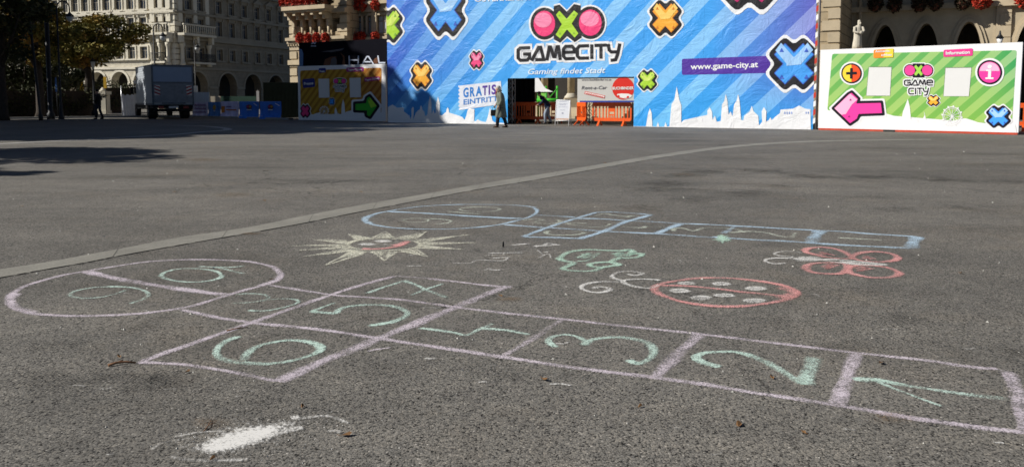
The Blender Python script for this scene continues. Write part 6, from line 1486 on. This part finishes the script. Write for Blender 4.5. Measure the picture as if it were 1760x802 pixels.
for fr_, cs in ((FRr, (.7, ar(335.5), ar(356))), (FL, (al(266), al(280), 59.3))):
    for a in cs:
        mb = MB(); mb.lathe(fr_.w(a, 0, .30), [(.30, Zs0+.2), (.30, Zs0+.5), (.22, Zs0+.6), (.20, zb0-1.6), (.32, zb0-1.3), (.34, zb0-1.02)], 12); mb.build('bay_column', trim, hou); mb = MB()
        mb.box((a-.3, .003, zb1+.2), (a+.3, .22, rowT[1]+.9), fr_); mb.build('pilaster', trim, hou)
mb = MB()
for k in range(28): mb.box((-.003 if k % 2 else .0, .003, Zs0+.3+k*.6), (.9 if k % 2 else .6, .06, Zs0+.78+k*.6), FRr); mb.box((59.1 if k % 2 else 59.4, .003, Zs0+.3+k*.6), (60.05, .06, Zs0+.78+k*.6), FL)
mb.build('corner_quoins', trim, hou)
protos = {}
for fr_, a, row, head, s in spots:
    key = (s, row, head)
    p = fr_.w(a, row[0], 0)-Cn
    if key not in protos: protos[key] = make_window(ww, row[1]-row[0], trim_shaded if s == 'r' else trim, hou, p, fr_.rot, head)
    else:
        protos[key] = protos[key]; copy_part(protos[key], hou, p)
# hedge planters in front of the arches, pedestal
def leaf_cloud(mb, centers, n, size, flat=.6):
    for _ in range(n):
        c_, r_ = random.choice(centers); c_ = Vector(c_)
        d = Vector((random.gauss(0, 1), random.gauss(0, 1), random.gauss(0, 1))); d.normalize(); rr3 = r_ if isinstance(r_, tuple) else (r_, r_, r_)
        q = (random.random()**.45); p = c_+Vector((d.x*rr3[0], d.y*rr3[1], d.z*rr3[2]))*q
        s2 = size*random.uniform(.6, 1.3); a = Vector((random.gauss(0, 1), random.gauss(0, 1), random.gauss(0, .6))).normalized(); b_ = a.cross(Vector((random.gauss(0, 1), random.gauss(0, 1), random.gauss(0, 1)))).normalized()
        mb.face([p-a*s2, p+b_*s2*flat*.8, p+a*s2, p-b_*s2*flat*.8])
def foliage_mat(name, stops, scale=.55):
    m, nt, b = newmat(name); geo = N(nt, 'ShaderNodeNewGeometry'); n1 = N(nt, 'ShaderNodeTexNoise', i_Scale=scale, i_Detail=3.0, i_Roughness=.6); L(nt, geo.outputs['Position'], n1.inputs['Vector'])
    n2 = N(nt, 'ShaderNodeTexNoise', i_Scale=scale*14, i_Detail=2.0); L(nt, geo.outputs['Position'], n2.inputs['Vector'])
    f = math_(nt, 'ADD', math_(nt, 'MULTIPLY', n1.outputs['Fac'], .72), math_(nt, 'MULTIPLY', n2.outputs['Fac'], .28)); L(nt, ramp(nt, f, stops), b.inputs['Base Color'])
    b.inputs['Roughness'].default_value = .65; b.inputs['Specular IOR Level'].default_value = .25
    return m
autumn = foliage_mat('autumn_leaves', [(.30, (.06, .07, .018)), (.46, (.13, .12, .024)), (.55, (.23, .17, .03)), (.64, (.33, .15, .03)), (.75, (.40, .22, .05))])
darkgreen = foliage_mat('dark_leaves', [(.3, (.018, .026, .010)), (.6, (.045, .050, .016)), (.75, (.10, .065, .018))])
bark = M('bark', (.045, .035, .028), .9, .3, 6, bump=.8, bscale=12)
def tree(name, label, base, H, crown, n, size, m_, trunk_r=.25, lean=(0, 0), group='trees of the park', limbs=7, ncl=26):
    base = Vector(base); t = thing(name, label, 'tree', base, group)
    cx, cy, cz, rx, ry, rz = crown        # relative centre and radii of the crown
    rnd = random.Random(int(abs(base.x*31+base.y*17)))
    cl = []
    for k in range(ncl):
        d = Vector((rnd.gauss(0, 1), rnd.gauss(0, 1), rnd.gauss(0, 1))).normalized(); q = rnd.uniform(.35, .95)
        cl.append((Vector((cx+d.x*rx*q, cy+d.y*ry*q, cz+d.z*rz*q)), (rx*rnd.uniform(.22, .40), ry*rnd.uniform(.22, .40), rz*rnd.uniform(.18, .34))))
    mb = MB(); top = Vector((cx*.8, cy*.8, cz)); mid = Vector((lean[0], lean[1], (cz-rz)*.8 if cz-rz > 1 else cz*.4))
    mb.tube([(0, 0, 0), (0.02, 0, .4), mid, (mid+top)/2, top], [trunk_r*1.4, trunk_r, trunk_r*.8, trunk_r*.6, trunk_r*.25], 9)
    for k in range(limbs):
        e = cl[k % len(cl)][0]; s_ = mid.lerp(top, .1+.6*k/limbs); m2 = s_.lerp(e, .5)+Vector((0, 0, -.3)); mb.tube([s_, m2, e], [trunk_r*.45, trunk_r*.3, trunk_r*.1], 6)
        for j in range(2): e2 = e+Vector((rnd.gauss(0, .8), rnd.gauss(0, .8), rnd.gauss(.2, .5))); mb.tube([m2.lerp(e, .6), e2], [trunk_r*.14, trunk_r*.05], 4)
    o = mb.build('trunk', bark); o.parent = t
    mb = MB(); leaf_cloud(mb, cl, n, size); o = mb.build('crown', m_); o.parent = t
    return t
def T(px_, depth): p = AT(px_, 190, depth); return (p.x, p.y, 0)
# ------------------------------------------------------------------ trees
k58 = 56/1434
tree('autumn_tree', 'orange brown autumn tree spreading in front of the sunlit arches', T(150, 56), 8, (-2*k58*0+.1, 0, 5.2, 3.9, 3.0, 2.1), 13000, .15, autumn, .30, lean=(.2, 0), ncl=34)
tree('autumn_tree', 'olive autumn tree left of the thick black pole, crown lit on top', T(70, 50), 9, (-.2, 0, 5.4, 2.6, 2.4, 2.2), 8000, .15, autumn, .26, ncl=24)
tree('autumn_tree', 'dark tree at the left photo edge with sparse orange leaves overhead', T(5, 44), 9, (.3, 0, 5.6, 2.4, 2.4, 2.6), 5500, .15, darkgreen, .25, ncl=24)
tree('park_tree', 'dark leafy tree low behind the leaning pole', T(40, 58), 7, (0, 0, 3.6, 3.6, 2.4, 2.3), 5500, .16, darkgreen, .22, ncl=24)
tree('park_tree', 'small dark tree low behind the autumn tree trunk', T(118, 66), 7, (0, 0, 3.0, 2.6, 2.4, 2.0), 3500, .16, darkgreen, .2, ncl=18)
# tall park trees beyond the left edge, whose shade lies over the square
shade = [(-28, 22.8, 13), (-27.5, 26.5, 14.5), (-27.5, 30.5, 16.8), (-28.5, 34.3, 19.2), (-30.5, 38.5, 20.7), (-33, 42.5, 22), (-35, 32, 21), (-37, 36.5, 23), (-38, 41, 24.5)]
for k, (x, y, h) in enumerate(shade): tree('park_tree', 'tall park tree outside the left photo edge that shades the square', (x, y, 0), h, (0, 0, h*.56, 4.0, 3.4, h*.44), 9500, .40, darkgreen, .4, ncl=44, limbs=8)
tree('park_tree', 'smaller tree left of the camera throwing the streaky shadow', (-17.6, 13.5, 0), 8, (0, 0, 4.4, 2.5, 5.0, 3.2), 12000, .18, darkgreen, .2, ncl=22)
tree('park_tree', 'small tree left of the camera throwing the nearest bit of leaf shade', (-14.6, 10.4, 0), 5, (0, 0, 3.0, 1.7, 2.0, 1.9), 4500, .13, darkgreen, .12, ncl=16)
b_ = thing('street_lamp', 'lamp post outside the left edge throwing the thin shadow', 'street lamp', (-19, 21.2, 0)); mb = MB(); mb.lathe((0, 0, 0), [(.12, 0), (.08, .8), (.06, 4.0)], 8); mb.tube([(0, 0, 4.0), (0, 0, 4.2)], .2, 8); o = mb.build('post', pm); o.parent = b_
# dark clipped hedge and shrubs along the park edge
def hedge(x0, x1, d0, d1, z, label, n=5200, m_=None):
    a, b2_ = Vector(T(x0, d0)), Vector(T(x1, d1)); t = thing('hedge', label, 'hedge', a)
    mb = MB(); cl = []
    for k in range(40):
        q = a.lerp(b2_, k/39)-a; cl.append((q+Vector((random.uniform(-.3, .3), random.uniform(-.3, .6), z*random.uniform(.25, .85))), (.8, .7, z*.3)))
    leaf_cloud(mb, cl, n, .10); o = mb.build('leaves', m_ or darkgreen); o.parent = t
    mb = MB(); w_ = (b2_-a); mb.grid([[Vector((q.x, q.y+s2, zz)) for s2, zz in ((-.45, 0), (.45, 0), (.40, z*.8), (-.40, z*.8))] for q in (w_*(k/12) for k in range(13))]); o = mb.build('branches', bark); o.parent = t
hedge(-70, 160, 49, 56, 2.1, 'dark hedge under the left trees, against the kerb'); hedge(186, 232, 68, 70, 2.6, 'dark bush in front of the first sunlit arches', 2200)
hedge(-60, 100, 58, 60, 3.4, 'taller dark shrubbery behind the front hedge', 5000)
# stone gate pillar beside the bush
p = Vector(T(178, 64)); t = thing('stone_pillar', 'pale square stone pillar between tree trunk and dark bush', 'pillar', p); mb = MB(); z1 = AT(178, 157, 64).z
mb.box((-.42, -.42, 0), (.42, .42, .25)); mb.box((-.36, -.36, .25), (.36, .36, z1-.25)); mb.box((-.45, -.45, z1-.25), (.45, .45, z1)); o = mb.build('shaft', trim); o.parent = t
mb = MB(); mb.lathe((0, 0, z1), [(.3, 0), (.2, .1), (.05, .3)], 10); o = mb.build('cap', trim); o.parent = t

# ------------------------------------------------------------------ town hall
tu = Vector((2650, -1434, 0)).normalized()
A0 = AT(502, 190, 62); A0.z = 0
TH = Frame(A0, tu)
hall = thing('town_hall', 'sandstone neo-gothic town hall with flower balconies, pointed arcade and quoined corners behind the boards', 'building', A0)
sand_s = stone_mat('hall_stone', (.42, .335, .215), 1.2, .52, .028, .12, .8, .45, rot=TH.rot); sand_p = M('hall_ashlar', (.46, .385, .27), .85, .16, .8, bump=.3, bscale=7); sand_d = M('hall_trim', (.46, .38, .265), .85, .14, 1.5, bump=.3, bscale=10)
def tx(x, out=0.0): 
    fr_ = Frame(TH.w(0, 0, out), tu); return fr_.px(x, 100)[0]
def tz_(x, y, out=0.0): fr_ = Frame(TH.w(0, 0, out), tu); return fr_.px(x, y)[1]
HT = 17.0
aL1 = tx(597); aM1 = tx(668); aC = tx(1440.5)
# left pavilion (proud plane), recessed window bay, wall behind the sheet, right corner block
OUTL = 0.0; INB = -1.4
zrow0, zrow1 = tz_(640, 58.5, INB), tz_(640, 27, INB)       # windows of the recessed bay
wx = [tx(621.5, INB), tx(634.5, INB), tx(656, INB)]
wb = .95
zu0 = zrow0+5.6; hole_b = [(a-wb/2, a+wb/2, zrow0, zrow1) for a in wx]+[(a-wb/2, a+wb/2, zrow1+2.0, zrow1+4.6) for a in wx]
FBk = Frame(TH.w(0, 0, INB), tu)
nz0, nz1 = tz_(540, 56), tz_(540, 33); nix = [tx(x) for x in (517, 531.5, 546.5, 562, 578.5)]
mb = MB(); wall_grid(mb, TH, 0, aL1, 0, HT, [(a-.33, a+.33, nz0, nz1) for a in nix]+[(tx(524)-.4, tx(524)+.4, tz_(540, 12)+.0, tz_(540, 12)+2.8), (tx(545)-.4, tx(545)+.4, tz_(540, 12), tz_(540, 12)+2.8)], .9)
mb.face([TH.w(aL1, 0, 0), TH.w(aL1, 0, INB), TH.w(aL1, HT, INB), TH.w(aL1, HT, 0)]); mb.face([TH.w(0, 0, 0), TH.w(0, 0, -14), TH.w(0, HT, -14), TH.w(0, HT, 0)])
wall_grid(mb, FBk, aL1, aM1+1.0, 0, HT, hole_b, .45)
mb.build('left_wall', sand_s, hall)
pa_, pb_ = tx(908, INB), tx(1040, INB); mb = MB(); wall_grid(mb, FBk, aM1+1.0, aC-7.0, 0, HT, [(pa_, pb_, .95, 5.6)], 1.3, out=-.01)
mb.build('middle_wall', sand_s, hall)
mb = MB(); mb.face([FBk.w(pa_-.1, .9, -1.2), FBk.w(pb_+.1, .9, -1.2), FBk.w(pb_+.1, 5.7, -1.2), FBk.w(pa_-.1, 5.7, -1.2)]); mb.build('portal_shade_back', M('portal_dark', (.03, .026, .022), .8), hall)  # dark backing added so the view through the entrance reads as shade
mb = MB(); mb.face([TH.w(.35, 0, -.95), TH.w(aL1-.3, 0, -.95), TH.w(aL1-.3, HT, -.95), TH.w(.35, HT, -.95)]); mb.build('niche_back', sand_p, hall)
RIN = -5.6
mb = MB(); mb.box((aC-7.0, -9, 0), (aC, 0, HT), TH); mb.build('corner_block', sand_s, hall)
# stair steps behind the entrance
mb = MB()
for k in range(6): mb.box((tx(860), .6+(5-k)*.38-.001*k, .0), (tx(1100), .6+(6-k)*.38, .16*(k+1)), TH)
mb.build('steps', sand_p, hall)
# quoins
for cq in range(3):
    mb = MB()
    for k in range(24):
        z = .4+k*.62; w_ = .95 if k % 2 else .62
        if cq == 0: mb.box((-.06, -.6, z), (w_, .075, z+.52), TH)
        elif cq == 1: mb.box((aL1-w_*.9, -.3, z), (aL1+.06, .06, z+.52), TH)
        else: mb.box((aC-w_*.9, -.4, z), (aC+.05, .055, z+.52), TH)
    mb.build('quoins', sand_d, hall)
# cornices
mb = MB(); zf = tz_(540, 66); zbal = tz_(540, 20)
for z, h, p_ in ((zbal-.2, .3, .35), (HT-.6, .6, .8), (tz_(505, 112), .35, .2), (zf-.35, .16, .25), (zf-.15, .22, .42)):
    mb.box((-.15, .003, z), (aL1+.1, p_, z+h), TH)
    mb.build('cornice', sand_d, hall); mb = MB()
for k in range(34): mb.box((-.1+k*.25, .003, zf-.52), (-.1+k*.25+.12, .2, zf-.36), TH)
mb.build('cornice', sand_d, hall); mb = MB()

for z, h, p_ in ((zrow0-.55, .3, .35), (zrow0-.85, .28, .22)): mb.box((aL1+.3, .003, z), (aM1+.9, p_, z+h), FBk)
mb.build('window_sill_course', sand_d, hall); mb = MB()
for z, h, p_ in ((zrow1+.25, .5, .22), (zrow1+.76, .22, .45), (zrow1+1.4, .2, .3)): mb.box((aL1+.3, .003, z), (aM1+.9, p_, z+h), FBk)
for a in [(wx[1]+wx[2])/2, wx[0]-.85, wx[2]+.85]: mb.box((a-.22, .003, zrow0-.2), (a+.22, .14, zrow1+.25), FBk)
mb.build('cornice', sand_d, hall)
gl2 = M('hall_glass_reflection', (.58, .64, .72), .6, .15, .8)  # pale sky reflection put into the base colour of the panes
for a in wx:
    for z0_, z1_ in ((zrow0, zrow1), (zrow1+2.0, zrow1+4.6)): make_window(wb, z1_-z0_, sand_d, hall, FBk.w(a, z0_, 0)-A0, TH.rot, None, pane_m=gl2, sill=False, depth=.30)
# balcony with corbels on the pavilion
mb = MB(); x0b, x1b = tx(503)+.25, tx(581)
mb.box((x0b, .36, zbal), (x1b, 1.35, zbal+.28), TH); mb.box((x0b+.1, .36, zbal-.14), (x1b-.1, 1.2, zbal-.003), TH); bal = mb.build('balcony', sand_d, hall)
for x in (510, 524.5, 539.5, 554.5, 569.5):
    mb = MB(); a = tx(x); mb.box((a-.13, .003, zbal-1.1), (a+.13, .34, zbal-.145), TH); mb.box((a-.13, .345, zbal-.62), (a+.13, .75, zbal-.145), TH); mb.box((a-.12, .755, zbal-.36), (a+.12, 1.1, zbal-.145), TH)
    mb.tube([TH.w(a, zbal-1.1, .22), TH.w(a, nz0-.3, .22)], [.12, .09], 8); mb.lathe(TH.w(a, 0, .22), [(.10, nz0-.7), (.2, nz0-.5), (.22, nz0-.3), (.12, nz0-.1)], 8); mb.build('corbel', sand_d, hall)
# geraniums
redf = foliage_mat('geranium', [(.3, (.05, .06, .02)), (.42, (.35, .03, .015)), (.6, (.52, .045, .02)), (.75, (.62, .10, .05))], 6.0)
darkf = foliage_mat('hanging_plant', [(.35, (.03, .035, .015)), (.6, (.06, .03, .02)), (.75, (.20, .03, .02))], 5.0)
terr = M('terracotta', (.20, .07, .04), .8)
def flowers(p, rx, ry, rz, n, m_, label, name='flower_pot', cat='flower pot', box=False, group='geraniums on the town hall'):
    t = thing(name, label, cat, p, group); mb = MB(); cl = [(Vector((0, 0, 0)), (rx, ry, rz))] if not box else [(Vector((k/6*rx*2-rx, 0, 0)), (rx*.3, ry, rz)) for k in range(7)]
    leaf_cloud(mb, cl, n, .085, .9); o = mb.build('blossoms', m_); o.parent = t; 
    mb = MB()
    if box: mb.box((-rx*.95, -.14, -rz*.9), (rx*.95, .14, -rz*.3))
    else: mb.lathe((0, 0, 0), [(rx*.35, -rz*.85), (rx*.55, -rz*.3), (rx*.6, -rz*.1)], 10)
    o = mb.build('pot', terr); o.parent = t
    if box: t.rotation_euler = (0, 0, TH.rot)
    return t
nm = ['leftmost', 'second', 'third', 'fourth']
for k, x in enumerate((523.5, 537.5, 552.5, 568)): flowers(TH.w(tx(x), tz_(x, 65.5, .5), .5), .33, .30, .40, 420, redf, f'{nm[k]} red geranium ball from the left on the ledge under the balcony')
for k, x in enumerate((617, 628.5, 652.5)): flowers(FBk.w(tx(x, INB), tz_(x, 64, INB+.5), .5), .36, .30, .44, 420, redf, ['left', 'middle', 'right'][k]+' red geranium ball below the three pale windows')
for k, x in enumerate((617, 629, 653)): flowers(FBk.w(tx(x, INB), tz_(x, 7.5, INB+.4), .4), .42, .30, .50, 520, redf, ['left', 'middle', 'right'][k]+' red geranium ball above the three pale windows')
for k, (xa, xb) in enumerate(((507, 527), (528, 541), (542, 553), (554, 565))): 
    a = (tx(xa)+tx(xb))/2; flowers(TH.w(a, zbal+.75, 1.22), (tx(xb)-tx(xa))/2, .28, .48, 1500, redf, f'{nm[k]} box of red geraniums from the left along the balcony front', 'flower_box', 'flower box', True)
flowers(TH.w(tx(575), zbal+.8, .95), .75, .45, .62, 1300, darkf, 'dark shaded hanging plant at the right end of the balcony', 'hanging_plant', 'plant')
# right wing: recessed arcade of pointed arches
RB = Frame(TH.w(0, 0, RIN), tu)
rx = lambda x: RB.px(x, 60)[0]
xs_ = [rx(x) for x in (1521, 1592, 1665, 1770)]
za = RB.px(1592, 41)[1]; zs = za-2.1; wA = rx(1613)-rx(1571); wA = (xs_[1]-xs_[0])*.68
mb = MB(); x_end = xs_[-1]+8
ed = [aC-.2, (xs_[0]+xs_[1])/2, (xs_[1]+xs_[2])/2, (xs_[2]+xs_[2]+(xs_[1]-xs_[0]))/2, ]
for i in range(3): arch_bay(mb, RB, ed[i], ed[i+1], 0, HT, xs_[i], wA, zs, za, 1.1, True)
pb0, pb1 = rx(1711), rx(1737)
mb.face([RB.w(ed[3], 0, 0), RB.w(pb1, 0, 0), RB.w(pb1, HT, 0), RB.w(ed[3], HT, 0)])
arch_bay(mb, RB, pb1, x_end, 0, HT, xs_[3], wA, zs-.1, za-.1, 1.1, True)
mb.build('arcade_wall', sand_p, hall)
mb = MB()
for i in range(4):
    for th, pr_ in ((.18, .20), (.40, .10)): arch_mould(mb, RB, xs_[i], wA-.02+(0 if th < .3 else .36), zs-(.1 if i == 3 else 0), za+(0 if th < .3 else .18)-(.1 if i == 3 else 0), th-.005 if th < .3 else .18, pr_, True, down=zs-.2)
mb.build('arch_moulding', sand_d, hall)
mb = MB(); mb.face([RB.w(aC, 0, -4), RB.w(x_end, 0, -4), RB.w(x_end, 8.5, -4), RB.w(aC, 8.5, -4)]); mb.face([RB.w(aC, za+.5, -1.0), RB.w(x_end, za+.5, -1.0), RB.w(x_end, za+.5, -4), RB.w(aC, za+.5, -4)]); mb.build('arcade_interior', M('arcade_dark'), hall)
zled = RB.px(1600, 17)[1]
mb = MB(); mb.box((aC-.1, .003, HT-.6), (x_end, .8, HT), RB); mb.build('cornice', sand_d, hall)
mb = MB(); mb.box((aC-.1, .003, zled), (x_end, .35, zled+.3), RB); mb.build('ledge', sand_d, hall)
mb = MB(); mb.box((aC-.1, .003, zled+1.6), (x_end, .6, zled+1.9), RB)
for k in range(40): mb.box((aC+k*.5, .003, zled+1.25), (aC+k*.5+.22, .3, zled+1.59), RB)
mb.build('ledge', sand_d, hall)
mb = MB()
for k in range(26): z = k*.64; mb.box((pb0 if k % 2 else pb0+.18, .003, z), (pb1, .16, z+.6), RB)
mb.box((pb0, .003, 0), (pb1-.004, .12, HT), RB); mb.build('buttress', sand_d, hall)
mb = MB()
for k, x in enumerate((1457, 1478)):
    mb = MB(); mb.tube([RB.w(rx(x), 0, .25), RB.w(rx(x), HT-1, .25)], .11, 8); mb.build('shaft', sand_d, hall)
roofm = M('roof_slate'); mb = MB(); mb.grid([[TH.w(-.3, HT, .5), TH.w(x_end, HT, .5), TH.w(x_end, HT, -14), TH.w(-.3, HT, -14)], [TH.w(3, HT+5, -5), TH.w(x_end-3, HT+5, -5), TH.w(x_end-3, HT+5, -9), TH.w(3, HT+5, -9)]]); mb.build('roof', roofm, hall)
for k, (x, y) in enumerate(((1505, 8), (1537, 9), (1579, 8), (1606, 6), (1652, 5))): flowers(RB.w(rx(x), RB.px(x, y)[1], .75), .42, .38, .52, 600, darkf, ['leftmost dark hanging plant above the first pointed arch', 'second dark hanging plant, close right of the leftmost one', 'third dark hanging plant, above the middle pointed arch', 'fourth dark hanging plant, close beside the third', 'fifth dark hanging plant beside the sunlit red one'][k], 'hanging_plant', 'hanging plant', group='hanging plants over the arcade')
flowers(RB.w(rx(1685), RB.px(1685, 4)[1], .75), .52, .42, .50, 800, redf, 'sunlit red hanging geraniums on the bright wall above the arcade', 'hanging_plant', 'hanging plant', group='hanging plants over the arcade')
flowers(RB.w(rx(1757), RB.px(1757, 2)[1], .75), .5, .42, .50, 700, redf, 'red hanging geraniums at the top right photo corner', 'hanging_plant', 'hanging plant', group='hanging plants over the arcade')
# pair of round columns behind the entrance
for k, (x, ww_, lab) in enumerate(((981.5, 12.5, 'round sandstone column on a wide base seen through the entrance'), (936, 12, 'round sandstone column behind the green stall'))):
    CFr = Frame(TH.w(0, 0, 1.2), tu); a = CFr.px(x, 150)[0]; p = CFr.w(a, 0, 0); r = ww_/2*p.y/1434
    z0_ = CFr.px(x, 169)[1]; t = thing('stone_column', lab, 'column', p)
    mb = MB(); mb.lathe((0, 0, 0), [(r, z0_+.3), (r*.97, 4.5), (r*1.0, 6.5)], 18); o = mb.build('shaft', cn); o.parent = t
    mb = MB(); mb.lathe((0, 0, 0), [(r*1.9, z0_), (r*1.8, z0_+.1), (r*1.35, z0_+.2), (r*1.1, z0_+.3)], 18); o = mb.build('base', M('column_base', (.50, .46, .38), .8)); o.parent = t
    mb = MB(); mb.box((-r*1.9, -r*1.9, 0), (r*1.9, r*1.9, z0_)); o = mb.build('pedestal', sand_d); o.parent = t
# statue on its pedestal
SP = AT(1470, 190, 43.2); SP.z = 0
zb_ = AT(1470, 86, 43.2).z; ztp = AT(1474, 34.5, 43.2).z; hs_ = ztp-zb_
st = thing('statue', 'pale stone statue of a robed man in front of the dark wall', 'statue', SP); stm = M('statue_stone', (.52, .48, .40), .85, .2, 5, bump=.5, bscale=9)
k = hs_/1.8
rr = []
for (x, z, a, b_) in [(-.02, 0, .30, .26), (-.02, .3, .27, .23), (0, .7, .23, .20), (.0, .95, .22, .19), (.02, 1.15, .24, .19), (.0, 1.35, .25, .17), (.02, 1.45, .15, .12), (.05, 1.50, .075, .07), (.06, 1.56, .09, .10), (.07, 1.66, .105, .11), (.06, 1.76, .085, .09), (.06, 1.80, .03, .03)]:
    rr.append([((x+a*math.cos(2*math.pi*q/24)*(1+(.08*math.sin(q*3.2+z) if z < 1.2 else 0)))*k, b_*math.sin(2*math.pi*q/24)*(1+(.1*math.cos(q*2.7) if z < 1.2 else 0))*k, z*k+zb_) for q in range(24)])
mb = MB(); mb.smooth = True; mb.grid(rr)
V3 = lambda x, y, z: (x*k, y*k, z*k+zb_)
mb.tube([V3(-.22, -.08, 1.36), V3(-.28, -.15, 1.10), V3(-.12, -.26, 1.0), V3(.05, -.27, 1.02)], [.09*k, .085*k, .07*k, .045*k], 10); mb.tube([V3(.22, -.06, 1.36), V3(.30, -.16, 1.12), V3(.20, -.27, 1.04), V3(.10, -.28, 1.06)], [.09*k, .08*k, .06*k, .045*k], 10)
mb.ball(V3(.08, -.14, 1.58), (.05*k, .06*k, .09*k), 8, 6); o = mb.build('figure', stm); o.parent = st
mb = MB(); mb.ball(V3(.08, -.33, 1.02), (.12*k, .06*k, .11*k), 10, 6); o = mb.build('held_orb', stm); o.parent = st
mb = MB(); mb.box((-.45, -.4, 0), (.45, .4, .3)); mb.box((-.36, -.32, .3), (.36, .32, zb_-.2)); mb.box((-.44, -.40, zb_-.2), (.44, .40, zb_)); o = mb.build('pedestal', sand_d); o.parent = st
# iron lantern by the buttress
lp = RB.w(rx(1715), 0, 3.0); lz = Frame(lp, tu).px(1715, 78)[1]; t = thing('street_lamp', 'black iron lantern with white glass poking above the green board', 'street lamp', (lp.x, lp.y, 0), 'iron street lamps')
mb = MB(); mb.lathe((0, 0, 0), [(.2, 0), (.12, .5), (.06, 1), (.05, lz)], 10); mb.tube([(-.45, 0, lz-.15), (0, 0, lz-.3), (.45, 0, lz-.15)], .03, 6); mb.ball((-.45, 0, lz-.05), .09, 8, 6); mb.ball((.45, 0, lz-.05), .09, 8, 6); o = mb.build('post', pm); o.parent = t
mb = MB(); mb.lathe((0, 0, lz), [(.08, .0), (.16, .35)], 8); o = mb.build('glass', M('lamp_white', (.7, .7, .7), .4)); o.parent = t
mb = MB(); mb.lathe((0, 0, lz+.35), [(.2, 0), (.06, .2), (.04, .35), (.005, .4)], 8); o = mb.build('cap', pm); o.parent = t
